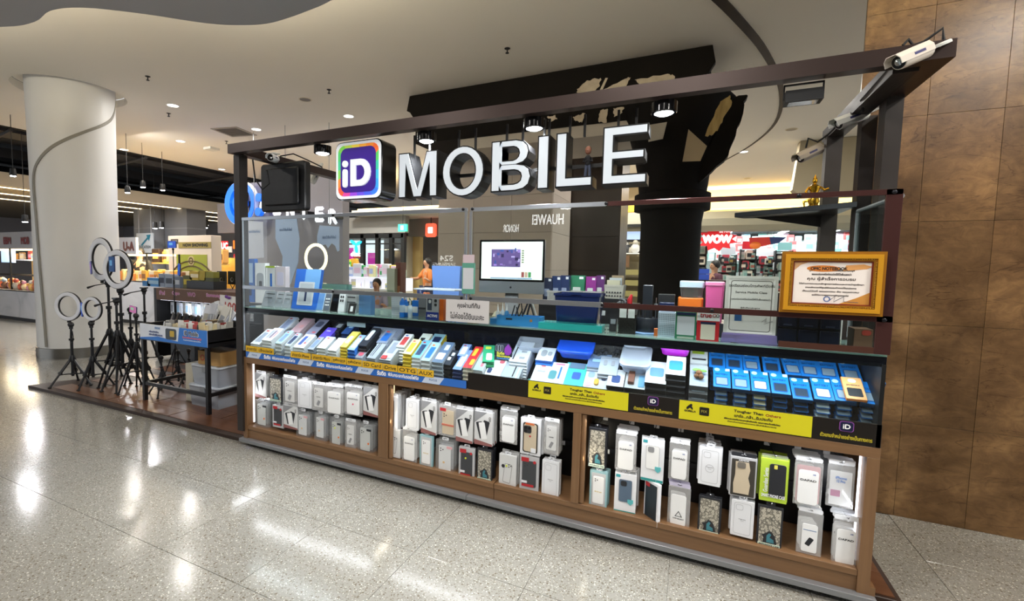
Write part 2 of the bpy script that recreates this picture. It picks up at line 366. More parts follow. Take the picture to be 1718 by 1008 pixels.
# groove: curved recessed dark line following the surface
g = []
for u, v in [(193, 148), (193, 170), (189, 195), (176, 208), (140, 222), (110, 234), (85, 248), (68, 265), (58, 285), (56, 310), (60, 360), (66, 440), (73, 520), (78, 582)]:
    # ray against the column cylinder
    r = _F + _R*((u-859-OX)/F_PX) - _U*((v-504-OY)/F_PX); dx, dy = r.x, r.y; ex, ey = CAM.x-CX, CAM.y-CY
    A = dx*dx+dy*dy; B = 2*(ex*dx+ey*dy); C_ = ex*ex+ey*ey-(CR*1.012)**2; D = max(0, B*B-4*A*C_); t = (-B-math.sqrt(D))/(2*A); p = CAM+r*t
    a = math.atan2(p.y-CY, p.x-CX); g.append((a if a > -PI/2-2 else a+2*PI, p.z))
g = [(a, z) for a, z in g]
gs = smooth_path(g, 6); m = MB(); vs = []
for i, (a, z) in enumerate(gs):
    q = gs[max(0, i-1)]; p = gs[min(len(gs)-1, i+1)]; t = Vector(((p[0]-q[0])*CR, p[1]-q[1])); t = t.normalized() if t.length > 1e-6 else Vector((0, 1)); nx, nz = -t.y*.02, t.x*.02
    for s_, rr in ((1, 1.0), (1, 1.022), (-1, 1.022), (-1, 1.0)):
        aa = a+s_*nx/CR; R_ = CR*rr+.003; vs.append((CX+R_*math.cos(aa), CY+R_*math.sin(aa), z+s_*nz))
fs = []
for i in range(len(gs)-1):
    for k in range(4): fs.append((4*i+k, 4*i+(k+1) % 4, 4*i+4+(k+1) % 4, 4*i+4+k))
wpart('groove_trim', m.add(vs, fs), mat('#8f8b81', .5), col, label='curved grey shadow-gap trim winding down the column')

# marble wall at the right, slab by slab
MARB = noisemat('beige_marble', [(0, '#40301c'), (.36, '#665036'), (.5, '#786044'), (.62, '#886e4e'), (.8, '#987e5c')], 1.6, 9, .33, (1, 1, 1.4), dist=1.6, rnd_amt=.17, spec=.3, bump=.12)
nt = MARB.node_tree
_n = nt.nodes.new('ShaderNodeTexNoise'); _n.inputs['Scale'].default_value = 11; _n.inputs['Detail'].default_value = 12; _n.inputs['Roughness'].default_value = .7; _n.inputs['Distortion'].default_value = .8; nt.links.new([q for q in nt.nodes if q.type == 'MAPPING'][0].outputs[0], _n.inputs['Vector'])
_r = nt.nodes.new('ShaderNodeValToRGB'); _r.color_ramp.elements[0].position = .3; _r.color_ramp.elements[0].color = lin('#8a6a48'); _r.color_ramp.elements[1].position = .7; _r.color_ramp.elements[1].color = lin('#fff0d8'); nt.links.new(_n.outputs[0], _r.inputs[0])
_m = nt.nodes.new('ShaderNodeMixRGB'); _m.blend_type = 'MULTIPLY'; _m.inputs[0].default_value = .7; _hs = [q for q in nt.nodes if q.type == 'HUE_SAT'][0]; _c = [q for q in nt.nodes if q.type == 'VALTORGB'][0]
nt.links.new(_c.outputs[0], _m.inputs[1]); nt.links.new(_r.outputs[0], _m.inputs[2]); nt.links.new(_m.outputs[0], _hs.inputs['Color'])
# dark hairline veins
v = nt.nodes.new('ShaderNodeTexNoise'); v.inputs['Scale'].default_value = 1.7; v.inputs['Detail'].default_value = 5; v.inputs['Distortion'].default_value = 1.
mpp = [n_ for n_ in nt.nodes if n_.type == 'MAPPING'][0]; nt.links.new(mpp.outputs[0], v.inputs['Vector'])
s1 = nt.nodes.new('ShaderNodeMath'); s1.operation = 'SUBTRACT'; s1.inputs[1].default_value = .5; nt.links.new(v.outputs[0], s1.inputs[0])
s2 = nt.nodes.new('ShaderNodeMath'); s2.operation = 'ABSOLUTE'; nt.links.new(s1.outputs[0], s2.inputs[0])
s3 = nt.nodes.new('ShaderNodeMapRange'); s3.inputs[1].default_value = 0; s3.inputs[2].default_value = .008; s3.inputs[3].default_value = .55; s3.inputs[4].default_value = 0; nt.links.new(s2.outputs[0], s3.inputs[0])
hs = [n_ for n_ in nt.nodes if n_.type == 'HUE_SAT'][0]; mp2 = nt.nodes.new('ShaderNodeMapping'); mp2.inputs['Rotation'].default_value = (0, .7, 0); mp2.inputs['Scale'].default_value = (1, 1, 3.5); nt.links.new(mpp.outputs[0], mp2.inputs[0]); nt.links.new(mp2.outputs[0], v.inputs['Vector']); mx = nt.nodes.new('ShaderNodeMixRGB'); nt.links.new(s3.outputs[0], mx.inputs[0]); nt.links.new(hs.outputs[0], mx.inputs[1]); mx.inputs[2].default_value = lin('#35200f'); nt.links.new(mx.outputs[0], nt.nodes['Principled BSDF'].inputs['Base Color'])
MY = 1.128
wr = struct('wall_right', MB().prism([(.885, MY+.02), (6, MY+.02), (6, MY+1.3), (1.9, MY+1.3)], -(CEIL-.002), 0, 0, FLAT), MARB)
zs = [-.02, .59, 1.2, 1.81, 2.43, 3.05, 3.67, 4.08]
xs = [.88, 1.195, 1.517, 1.84, 2.16, 2.48, 2.8, 3.12]
for a, b in zip(xs, xs[1:]):
    for c_, d_ in zip(zs, zs[1:]):
        part('marble_slab', MB().prism(rrect(a+.0007, b-.0007, max(.0, c_)+.0007, d_-.0007, .001, 1), MY, MY+.02, .0007), MARB, wr)
for c_, d_ in []:   # narrow return face at the wall's left end
    part('marble_slab', MB().prism(rrect(MY+.022, MY+1.2, max(.0, c_)+.0012, d_-.0012, .002, 1), 0, .018, .0012, Matrix.Translation((.87, 0, 0)) @ Matrix(((0, 1, 0, 0), (1, 0, 0, 0), (0, 0, 1, 0), (0, 0, 0, 1)))), MARB, wr)

# shop platform: thin brown laminate floor under and beside the kiosk
PLAT = noisemat('walnut_laminate', [(0, '#4a2c1c'), (.5, '#64402a'), (1, '#7a5238')], 3, 6, .3, (1, 7, 1), dist=.5)
pl = struct('floor', MB().prism([(-6.85, .0), (.92, .07), (.92, 2.75), (-6.55, 2.75), (-6.6, .8)], -.0005, .03, .003, Matrix(((1,0,0,0),(0,0,1,0),(0,-1,0,.03),(0,0,0,1)))), mat('#2e1c12', .5))
k = 0
for j in range(14):
    ya = .09+.19*j
    for i in range(7):
        xa = -6.5+1.06*i+(.5 if j % 2 else 0)
        if xa+1.05 > .9: xb = .9
        else: xb = xa+1.05
        if xa > .8 or (ya > 1.3 and xa > -3.6): continue
        part('floor_plank', MB().box(xa, xb-.003, ya, ya+.187, .0306, .034), PLAT, pl); k += 1

# dark wrapped beam and black flared column behind the kiosk
WRAP = noisemat('black_wrap', [(0, '#0a0908'), (1, '#191512')], 3, 5, .75, spec=.15)
PEEL = noisemat('peeled_plaster', [(0, '#8c7a66'), (.5, '#c2b6a2'), (1, '#d9cfbd')], 8, 6, .8)
GOLDP = noisemat('peeled_gold_plaster', [(0, '#5c4a28'), (.5, '#a38c56'), (1, '#c7b078')], 6, 8, .7, (3, 3, .6))
bz = aty(735, 239, 3.9).z
bm_ = thing('wrapped_ceiling_beam', 'black wrapped beam under the ceiling with peeled plaster patches behind the letters', 'beam', (-1.9, 4.4, bz))
def rag(poly, amp=.03, sub=5, seed=1):
    r = random.Random(seed); out = []
    for i in range(len(poly)):
        a = Vector(poly[i]); b = Vector(poly[(i+1) % len(poly)])
        for q in range(sub): t = q/sub; p = a.lerp(b, t); out.append((p.x+r.uniform(-amp, amp)*(q > 0), p.y+r.uniform(-amp, amp)*(q > 0)))
    return out
BY = 3.82
wpart('beam_box', MB().box(-3.95, .1, BY+.01, BY+1.3, bz, CEIL-.003), WRAP, bm_)
wpart('upper_fascia', MB().prism([(-4.05, CEIL-.22), (-4.0, CEIL-.24), (-3.93, CEIL-.34), (.0, CEIL-.34), (.08, CEIL-.3), (.14, CEIL-.2), (.1, CEIL-.004), (-4.0, CEIL-.004)], BY-.1, BY, .008), WRAP, bm_)
def pxpoly(pts, y): return [(lambda p: (p.x, p.z))(aty(u, v, y)) for u, v in pts]
pk = 0
for pts in ([(968, 150), (985, 135), (1008, 131), (1006, 145), (990, 158), (970, 160)], [(1013, 150), (1050, 132), (1058, 130), (1050, 146), (1014, 153)], [(1065, 134), (1120, 124), (1132, 128), (1130, 140), (1075, 143)],
            [(962, 196), (975, 192), (982, 190), (976, 206), (965, 203)], [(1007, 186), (1020, 183), (1018, 206), (1004, 204)], [(1029, 182), (1048, 180), (1042, 190), (1030, 196)], [(1062, 178), (1080, 175), (1078, 182), (1064, 183)], [(918, 196), (932, 193), (935, 200), (922, 206)]):
    pk += 1; yy = BY-.101 if min(p[1] for p in pts) < 158 else BY-.0
    wpart('peeled_patch', MB().prism(rag(pxpoly(pts, yy), .012, 5, pk), yy-.006, yy+.004), PEEL, bm_, label='ragged cream patch where the black wrap peeled off')
wpart('corner_molding', MB().prism(pxpoly([(1006, 152), (1010, 153), (1020, 131), (1016, 131)], BY-.1), BY-.108, BY-.1), PEEL, bm_)
wpart('soffit_light_slab', MB().box(-3.2, .05, BY+.05, BY+1.25, bz-.16, bz-.002), mat('#b9b2a6', .6), bm_, label='pale grey underside slab')
bc = thing('wrapped_flared_column', 'black wrapped column flaring out towards the ceiling with torn gold plaster', 'column', (-.27, 4.15, 0))
part('shaft', MB().lathe([(.36, 0), (.36, 2.1), (.38, 2.25), (.45, 2.26), (.45, 2.46), (.40, 2.48), (.42, 2.7), (.47, 2.95), (.54, 3.2), (.64, 3.42), (.68, 3.55), (.62, 3.62), (.3, 3.66), (.3, CEIL-.004)], 36), WRAP, bc, True)
part('capital_rim', MB().prism(rag([(.50, -.62+.62), (.80, .30), (.92, .62), (1.0, 1.02), (1.02, 1.15), (.86, 1.12), (.72, .75), (.46, .25)], .02, 4, 5), -.1, .1, X=Matrix.Translation((-.12, -.2, 2.55)) @ Matrix.Scale(.85, 4)), WRAP, bc, label='torn black edge strip curling off the flare')
for pts in ([(1183, 228), (1207, 175), (1225, 160), (1228, 172), (1212, 205), (1196, 226)],):
    wpart('peeled_patch', MB().prism(rag(pxpoly(pts, 3.3), .012, 5, 77), 3.29, 3.31), GOLDP, bc, label='torn gold plaster patch on the flare')
wpart('panel', MB().prism(pxpoly([(1155, 217), (1186, 245), (1175, 270), (1145, 271)], 3.36), 3.355, 3.37), mat('#97876a', .6), bc, label='pale triangular facet')
wpart('panel', MB().prism(pxpoly([(1088, 210), (1119, 205), (1112, 233), (1088, 238)], 3.5), 3.49, 3.51), mat('#a39d90', .6), bc, label='pale grey facet beside the letter')
# beige tiled pillar and dark pillar behind it
PIL = noisemat('taupe_stone', [(0, '#b8ab9e'), (1, '#c9bdb0')], 2, 6, .35, rnd_amt=.05)
PIL2 = noisemat('dark_stone', [(0, '#2c241d'), (1, '#463a30')], 2, 6, .3, rnd_amt=.05)
pa = aty(735, 400, 4.95).x; pb = aty(925, 400, 4.95).x
tp = thing('stone_pillar', 'wide taupe stone-clad pillar behind the computer screen', 'pillar', ((pa+pb)/2, 5.6, 0))
wpart('core', MB().box(pa+.01, pb-.01, 4.97, 6.2, 0, CEIL-.005), PIL2, tp)
zj = [0, .84, 1.46, 2.08, 2.7, 3.32, CEIL-.006]
for i in range(3):
    for c_, d_ in zip(zj, zj[1:]):
        a = pa+(pb-pa)*i/3; b = pa+(pb-pa)*(i+1)/3
        wpart('stone_panel', MB().prism(rrect(a+.002, b-.002, c_+.002, d_-.002, .002, 1), 4.95, 4.975, .0015), PIL, tp)
for c_, d_ in zip(zj, zj[1:]):
    wpart('stone_panel', MB().box(pb-.012, pb+.005, 4.975, 6.2, c_+.002, d_-.002), PIL, tp)
da = aty(946, 400, 6.3).x; db_ = aty(1040, 400, 6.3).x
tp = thing('dark_pillar', 'dark brown stone pillar between the taupe pillar and the black column', 'pillar', ((da+db_)/2, 6.8, 0))
wpart('core', MB().box(da+.01, db_-.01, 6.32, 7.4, 0, CEIL-.005), BLACK, tp)
for c_, d_ in zip(zj, zj[1:]): wpart('stone_panel', MB().prism(rrect(da, db_, c_+.002, d_-.002, .002, 1), 6.3, 6.325, .0015), PIL2, tp)

ORD = ['first', 'second', 'third', 'fourth', 'fifth', 'sixth', 'seventh', 'eighth', 'ninth', 'tenth', 'eleventh']
# ---- ceiling fittings
LAMPW = mat('#fff6e8', .5, 0, 5)
k = 0
DL = [(290, 177, 'first from the column'), (303, 237, 'left of the square vent'), (585, 195, 'above the coloured logo box'), (430, 217, 'right of the square vent'), (372, 284, 'above the frame corner post'), (208, 251, 'at the edge of the dark ceiling next to the column')]
for u, v, wh in DL:
    p = atf(u, v, CEIL-.003); t = thing('downlight', 'round lit ceiling downlight '+wh, 'ceiling lamp', tuple(p), group='lit ceiling downlights')
    part('trim_ring', MB().lathe([(.085, -.004), (.1, 0), (.1, .002), (.078, .002)], 24, cap=False), WHITE, t, True)
    part('lens', MB().lathe([(.084, -.002), (.084, .004)], 24), LAMPW, t)
    lamp('AREA', (p.x, p.y, CEIL-.02), 15, size=.16)
for u, v, wh in [(512, 167, 'above the left part of the front beam'), (1328, 217, 'behind the floodlight'), (1254, 299, 'far back beside the flared column')]:
    p = atf(u, v, CEIL-.003); t = thing('downlight', 'round unlit ceiling downlight '+wh, 'ceiling lamp', tuple(p), group='unlit ceiling downlights')
    part('trim_ring', MB().lathe([(.085, -.004), (.1, 0), (.1, .002), (.078, .002)], 24, cap=False), CREAM, t, True)
    part('lens', MB().lathe([(.084, -.002), (.084, .004)], 24), mat('#6b655a', .4), t)
for u, v, wh in [(248, 133, 'nearest the column'), (283, 194, 'under the first downlight'), (552, 155, 'right of the unlit downlight'), (851, 87, 'above the black wrapped beam'), (380, 240, 'beside the smoke sensor')]:
    p = atf(u, v, CEIL-.04); t = thing('ceiling_sprinkler', 'small dark sprinkler head on the ceiling '+wh, 'sprinkler', (p.x, p.y, CEIL-.001))
    part('stem', MB().lathe([(.035, -.002), (.035, .001)], 16).lathe([(.008, -.05), (.008, 0)], 8), RUB, t)
    part('deflector', MB().lathe([(.022, -.055), (.022, -.05)], 12), RUB, t)
p = atf(355, 248, CEIL); solo('smoke_sensor', 'small square white sensor box on the ceiling left of the frame corner', 'sensor', MB().box(p.x-.12, p.x+.12, p.y-.12, p.y+.12, CEIL-.05, CEIL), OFFW)
p = atf(393, 221, CEIL); t = thing('ceiling_vent', 'square grey slatted air vent in the ceiling above the left corner post', 'vent', (p.x, p.y, CEIL), rz=.2)
part('frame', MB().frame([(-.3, -.3), (.3, -.3), (.3, .3), (-.3, .3)], [(-.25, -.25), (.25, -.25), (.25, .25), (-.25, .25)], -.012, .001, Matrix(((1,0,0,0),(0,0,-1,0),(0,1,0,0),(0,0,0,1)))), mat('#a59e90', .5), t)
part('backing', MB().box(-.25, .25, -.25, .25, -.002, -.0005), BLACK, t)
for i in range(9): part('slat', MB().box(-.25, .25, -.235+.055*i, -.215+.055*i, -.011, -.003), mat('#7d776c', .5), t)
for i, (x, y) in enumerate([(-6.5, 5.6), (-3.2, 6.6), (-3.6, 8.8), (.4, 6.4), (.9, 9.6), (-.5, 12.4), (-8, 7.2)]):  # downlights added at hidden spots to brighten the background
    t = thing('downlight', 'round ceiling downlight added to brighten the hall behind the kiosk, '+ORD[i]+' of the scattered ones', 'ceiling lamp', (x, y, CEIL-.003), group='added downlights behind the kiosk')
    part('trim_ring', MB().lathe([(.085, -.004), (.1, 0), (.1, .002), (.078, .002)], 16, cap=False), WHITE, t)
    part('lens', MB().lathe([(.084, -.002), (.084, .003)], 16), LAMPW, t)
    lamp('AREA', (x, y, CEIL-.02), DEEP, size=.3)
for i, (x, y) in enumerate([(-3, -3.2), (0, -3.4), (3, -3.2), (-6, -2.6), (-.5, -1.5), (2.3, -.9)]):
    t = thing('downlight', 'round lit ceiling downlight over the aisle behind the camera, '+ORD[i]+' of six', 'ceiling lamp', (x, y, SOF-.004), group='aisle downlights behind the camera')
    part('trim_ring', MB().lathe([(.085, -.004), (.1, 0), (.1, .002), (.078, .002)], 16, cap=False), WHITE, t)
    part('lens', MB().lathe([(.084, -.002), (.084, .003)], 16), LAMPW, t)
    lamp('AREA', (x, y, SOF-.02), LAMP_NEAR if i < 5 else 85, size=.3)
# fluorescent batten over the aisle: its reflection streaks the floor
if 0: t = thing('batten_lamp', 'long cool white batten lamp on the soffit over the aisle', 'ceiling lamp', (-2.1, -.05, 3.8), rz=.0)
if 0: part('housing', MB().box(-.9, .9, -.05, .05, .0, .046), WHITE, t); part('tube', MB().tube([(-.88, 0, -.015), (.88, 0, -.015)], .016, 8), mat('#f4f7ff', .5, 0, 14), t)
# ================================================================== THE KIOSK
XL, XR = -3.24, .78
kc = thing('display_counter', 'long oak display counter with three lit bays of hanging phone cases', 'counter', ((XL+XR)/2, .3, 0))
KD = .46   # counter depth
def kb(n, a, m=WOOD, label=None): return wpart(n, MB().prism(rrect(a[0], a[1], a[4], a[5], .002, 1), a[2], a[3], .0012), m, kc, label=label)
kb('top_board', (XL, XR, 0, .5, .688, .735)); kb('left_end_panel', (XL, XL+.045, 0, .5, .06, .688), WOODV); kb('right_end_panel', (XR-.045, XR, 0, .5, .06, .688), WOODV)
kb('upright', (-1.893, -1.813, 0, .45, .165, .688), WOODV); kb('upright', (-.556, -.512, 0, .45, .165, .688), WOODV)
for a, b in ((XL+.045, -1.03), (-1.027, XR-.045)): kb('bottom_board', (a, b, .004, .5, .135, .165))
for a, b in ((XL+.045, -1.03), (-1.027, XR-.045)): kb('plinth_panel', (a, b, .012, .03, .05, .135))
for a, b in ((XL-.02, -1.2), (-1.197, XR+.02)): wpart('kick_plate', MB().prism(rrect(a, b, .034, .062, .002, 1), -.03, .012, .001), mat('#8f9194', .32, .5), kc)
kb('back_board', (XL+.045, XR-.045, .34, .36, .165, .688), mat('#08080b', .35), label='glossy black back board')
wpart('side_rail', MB().box(XR-.001, XR+.02, .0, .5, .03, .1), WOOD, kc)
# hook rails on the back board
for a, b in ((XL+.06, -1.9), (-1.80, -.565), (-.5, XR-.06)):
    for z in (.585, .385): wpart('hook_rail', MB().box(a, b, .325, .34, z-.012, z+.012), mat('#15151a', .3), kc)
# vertical LED strips at the bay sides
LED = mat('#f3f6ff', .5, 0, 2.5); LEDW = mat('#ffe9b8', .5, 0, 1.2)
for x, s_, m_, e, c_ in ((XL+.05, 1, LED, .8, (.93, .96, 1)), (-1.809, 1, LEDW, .9, (1, .9, .72)), (-.508, 1, LEDW, .9, (1, .9, .72)), (XR-.05, -1, LED, .35, (.93, .96, 1))):
    wpart('light_strip', MB().box(x-.003, x+.003, .06, .072, .18, .68), m_, kc, label='thin lit lamp strip at the bay side')
    lamp('AREA', (x+.012*s_, .066, .43), e, c_, .02, rot=(PI/2, 0, PI/2*s_ if s_ < 0 else PI/2*s_), size_y=.46).rotation_euler = (0, -PI/2*s_, 0)
for a, b in ((XL+.1, -1.95), (-1.78, -.6), (-.48, XR-.1)): lamp('AREA', ((a+b)/2, .012, .66), BAY_L, (.93, .96, 1), b-a, rot=(math.radians(-38), 0, 0), size_y=.02)  # fill lamps added under the top board of each bay, no fitting there
# rounded light-wood fillets beside the warm strips
for x in (-1.806, -.506): wpart('corner_fillet', MB().tube([(x+.006, .022, .172), (x+.006, .022, .682)], .016, 12), WOODV, kc, True)

# ---- tray (sloping black base behind the low fascia)
TY0, TZ0, TANG = .012, .735, math.radians(24)
def trayz(y): return .75+max(0, y-.03)*math.tan(TANG)
tr = thing('product_tray', 'sloping black tray under the glass shelf holding boxed accessories', 'tray', ((XL+XR)/2, .25, .735))
m = MB(Matrix(((0, 1, 0, 0), (1, 0, 0, 0), (0, 0, 1, 0), (0, 0, 0, 1))))
m.prism([(.02, .736), (.5, .736), (.5, trayz(.47)), (.47, trayz(.47)), (.02, trayz(.02))], XL+.05, XR-.02)
wpart('sloping_base', m, mat('#101219', .25), tr)
wpart('back_panel', MB().box(XL+.05, XR-.02, .47, .5, trayz(.47), 1.105), mat('#0f1524', .12), tr)
wpart('right_side', MB().box(XR-.02, XR-.005, 0.0, .5, .736, 1.105), BLACK, tr)
wpart('fascia', MB().prism(rrect(-1.215, XR-.002, .736, .84, .002, 1), 0, .012, .001), mat('#17120f', .3), tr, label='black front strip of the right half')
wpart('fascia', MB().prism(rrect(XL+.04, -1.22, .736, .785, .002, 1), 0, .012, .001), mat('#10131c', .3), tr, label='low black front strip of the left half')
# ---- shelf
sh = thing('counter_shelf', 'black-edged glass and black shelf running along the counter below the lower rail', 'shelf', ((XL+XR)/2, .25, 1.11))
wpart('shelf_board', MB().prism(rrect(XL+.005, XR-.002, 1.112, 1.138, .002, 1), .012, .5, .001), mat('#10131a', .15), sh)
wpart('front_lip', MB().box(XL+.03, XR-.004, .008, .02, 1.094, 1.1125), mat('#10131a', .15), sh)
wpart('glass_edge', MB().box(XL+.01, XR-.004, .006, .5, 1.1385, 1.146), thin('green_glass_edge', '#bfe0d8', 1., .35), sh)
wpart('light_strip', MB().box(XL+.08, XR-.05, .035, .047, 1.104, 1.1115), mat('#e9f1ff', .5, 0, 4), sh, label='thin lit strip under the front edge of the shelf')
for i in range(4): lamp('AREA', (XL+.5+1.0*i, .05, 1.1), TRAY_L, (.84, .92, 1), .05, rot=(math.radians(12), 0, 0), size_y=.02).data.size = .95
# ---- glass case
gc = thing('glass_case', 'clear acrylic screen case with silver rails on top of the counter', 'display case', ((XL+XR)/2, 0, .785))
for a, b in ((XL+.03, -1.232), (-1.222, XR-.006)):
    wpart('front_pane', MB().box(a, b, .0, .004, .84 if a > -2 else .79, 1.108), GLASS, gc, label='lower glass pane')
    wpart('front_pane', MB().box(a, b, -.004, .0, 1.15, 1.835), GLASS, gc, label='upper glass pane')
wpart('side_pane', MB().box(XR-.006, XR-.002, .01, .6, 1.15, 1.83), GLASS, gc)
ROSE = mat('#5c3b38', .25, .6)
for z0, z1, y0 in ((1.832, 1.856, -.012), (1.29, 1.318, -.012)):
    for a, b, m_, l_ in ((XL+.02, -2.28, ALU, None), (-2.278, -1.235, ALU, None), (-1.215, -.42, ALU, None), (-.418, XR, ROSE, 'brownish reflective rail')):
        wpart('rail', MB().prism(rrect(a, b, z0, z1, .006, 2), y0, y0+.012, .001), m_, gc, True, label=l_)
for x in (-1.245, -1.212): wpart('vertical_rail', MB().box(x-.008, x+.008, -.01, .0, 1.318, 1.832), ALU, gc)
wpart('vertical_rail', MB().box(XL+.02, XL+.034, -.01, .003, .79, 1.835), ALU, gc)
wpart('vertical_rail', MB().prism(rrect(XR-.055, XR, 1.15, 1.856, .002, 1), -.012, .004, .001), ROSE, gc, label='wide brownish right post of the screen')
wpart('bottom_rail', MB().box(.38, XR-.055, -.01, .0, 1.15, 1.178), mat('#5a3a30', .3, .4), gc)
sb = MB(); [sb.tube([Vector(a), Vector(b)], .011, 8) for a, b in (((XR+.004, .6, 1.15), (XR+.004, .6, 1.82)), ((XR+.004, .02, 1.83), (XR+.004, .6, 1.83)))]
wpart('side_frame', sb, GREYP, gc, True)
for x, z in [(-2.28, 1.845), (-1.262, 1.846), (-1.2, 1.846), (-.42, 1.845), (.42, 1.844), (XR-.03, 1.843), (-2.28, 1.304), (-1.262, 1.304), (-1.2, 1.304), (-.42, 1.304), (XR-.03, 1.3), (.1, 1.304)]:
    wpart('rail_screw', MB(TR(x, -.012, z, rx=PI/2)).lathe([(.009, 0), (.009, .006), (.005, .009)], 12), mat('#26262a', .3, .7), gc, True)
# ---- steel frame over the counter
fr = thing('overhead_frame', 'dark bronze box-section frame carrying the shop letters above the counter', 'frame', ((XL+XR)/2, .5, 0))
def fb(n, *a, m=BRONZE): return wpart(n, MB().box(*a), m, fr)
fb('front_beam', XL-.03, .88, -.084, -.02, 2.345, 2.415); fb('front_beam_lip', XL-.03, .87, -.02, .0, 2.365, 2.40)
fb('side_beam', XL-.03, XL+.05, .0, 1.2, 2.345, 2.41); fb('side_beam', .716, .80, .0, 1.2, 2.335, 2.405, m=DARK); fb('side_beam_outer', .80, .88, -.02, .45, 2.345, 2.412)
fb('corner_post', XL-.045, XL+.018, -.02, .06, .12, 2.345, m=DARK)
fb('corner_post', .80, .865, .36, .46, .03, 2.345, m=DARK); fb('corner_post', .785, .85, .66, .74, .03, 2.34, m=DARK); fb('corner_post', .71, .79, 1.04, 1.12, .03, 2.34, m=DARK)
pass
# grey glazed door leaf beside the right posts
wpart('post_cover', MB().box(.852, .866, .47, .66, 1.15, 2.34), mat('#50525a', .25, .3), fr)

# ---- channel letters
LET = mat('#b4bbc2', .4, 0, .36, .5, '#e4ecf2')
LZ0, LZ1 = 1.94, 2.262
def letter(ch, x0, x1, z0, z1, polys, holes=None, lab=''):
    t = thing('channel_letter', 'big white lit letter '+ch+' with black sides, '+lab, 'sign letter', ((x0+x1)/2, .06, z0))
    back = MB(); face = MB()
    for P in polys:
        if isinstance(P, tuple):
            o, i = P; back.frame([(x0+a*(x1-x0), z0+b*(z1-z0)) for a, b in o], [(x0+a*(x1-x0), z0+b*(z1-z0)) for a, b in i], 0, .13)
            o2 = inset([(x0+a*(x1-x0), z0+b*(z1-z0)) for a, b in o], .008); i2 = inset([(x0+a*(x1-x0), z0+b*(z1-z0)) for a, b in i], -.008); face.frame(o2, i2, -.004, .0005)
        else:
            q = [(x0+a*(x1-x0), z0+b*(z1-z0)) for a, b in P]; back.prism(q, 0, .13); face.prism(inset(q, .008), -.004, .0005)
    wpart('black_side_return', back, mat('#060607', .4, 0, 0, .3), t); wpart('lit_face', face, LET, t)
    for x in (x0+.3*(x1-x0), x0+.7*(x1-x0)): wpart('hanging_rod', MB().box(x-.006, x+.006, .05, .062, z1-.02, 2.345), BLACK, t)
    return t
def ell(cx, cz, rx, rz, n=28): return [(cx+rx*math.cos(2*PI*i/n), cz+rz*math.sin(2*PI*i/n)) for i in range(n)]
letter('M', -1.742, -1.452, 1.936, 2.225, [[(0, 0), (.2, 0), (.2, .72), (.39, 0), (.61, 0), (.8, .72), (.8, 0), (1, 0), (1, 1), (.72, 1), (.5, .22), (.28, 1), (0, 1)]], lab='right of the coloured logo box')
letter('O', -1.418, -1.134, 1.925, 2.232, [(ell(.5, .5, .5, .5), ell(.5, .5, .29, .33))], lab='between M and B')
def dshape(z0, z1, xr, x0=0, n=8):
    c = (z0+z1)/2; h = (z1-z0)/2; return [(x0, z0)]+[(xr-.25+.25*math.sin(PI*i/n) if 0 < i < n else xr-.25, c-h*math.cos(PI*i/n)) for i in range(n+1)]+[(x0, z1)]
o = dshape(0, .53, 1.0)[:-1]+dshape(.53, 1.0, .94)[1:]
# B is one outline with two holes: stem, two bowls as frames
letter('B', -1.09, -.842, 1.94, 2.236, [[(0, 0), (.24, 0), (.24, 1), (0, 1)], ([(.24, 0), (.62, 0), (.82, .035), (.95, .12), (1.0, .27), (.95, .42), (.84, .5), (.62, .54), (.24, .54)], [(.24, .15), (.58, .15), (.67, .17), (.73, .21), (.75, .28), (.73, .34), (.67, .38), (.58, .40), (.24, .40)]),
       ([(.24, .5), (.62, .5), (.80, .54), (.90, .62), (.94, .75), (.90, .88), (.80, .96), (.62, 1.0), (.24, 1.0)], [(.24, .61), (.55, .61), (.62, .63), (.67, .67), (.69, .73), (.67, .79), (.62, .83), (.55, .85), (.24, .85)])], lab='between O and I')
letter('I', -.808, -.74, 1.942, 2.24, [[(0, 0), (1, 0), (1, 1), (0, 1)]], lab='between B and L')
letter('L', -.703, -.5, 1.944, 2.243, [[(0, 0), (1, 0), (1, .185), (.31, .185), (.31, 1), (0, 1)]], lab='left of the final E')
letter('E', -.452, -.227, 1.944, 2.247, [[(0, 0), (1, 0), (1, .175), (.26, .175), (.26, .42), (.94, .42), (.94, .58), (.26, .58), (.26, .825), (1, .825), (1, 1), (0, 1)]], lab='last of the row')
# thin rail behind the letters
wpart('letter_rail', MB().box(-1.75, -.25, .132, .15, 2.07, 2.09), BLACK, fr)
# ---- logo box
lg = thing('logo_sign', 'square rounded logo box with rainbow border and white iD on purple', 'sign', (-2.07, .09, 1.94))
lx0, lx1, lz0, lz1 = -2.268, -1.872, 1.945, 2.343
wpart('box', MB().prism(rrect(lx0, lx1, lz0, lz1, .05, 5), 0, .17, .004), GLOSSB, lg, True)
wpart('white_face', MB().prism(rrect(lx0+.008, lx1-.008, lz0+.008, lz1-.008, .045, 5), -.003, .001), mat('#e8ecef', .35, 0, .5), lg)
def rainbow(ring_o, ring_i, n):
    cols = ['#e8452c', '#f08a2c', '#e9d33c', '#8fd14a', '#3cc45a', '#2fb8c4', '#2f7fe0', '#5a4fe0', '#a14ad6', '#e04aa8', '#e8452c', '#f0702c']
    return cols
ro = rrect(lx0+.026, lx1-.026, lz0+.026, lz1-.026, .05, 5); ri = rrect(lx0+.052, lx1-.05, lz0+.052, lz1-.048, .05, 5); N_ = len(ro)
seg = [('#d83a5a', 0, 2), ('#f0802c', 2, 5), ('#e8c53c', 5, 7), ('#62c64a', 7, 10), ('#3cc07a', 10, 12), ('#e0602c', 12, 15), ('#c84ad0', 15, 18), ('#3a6fe0', 18, 21), ('#3fb0e6', 21, 24)]
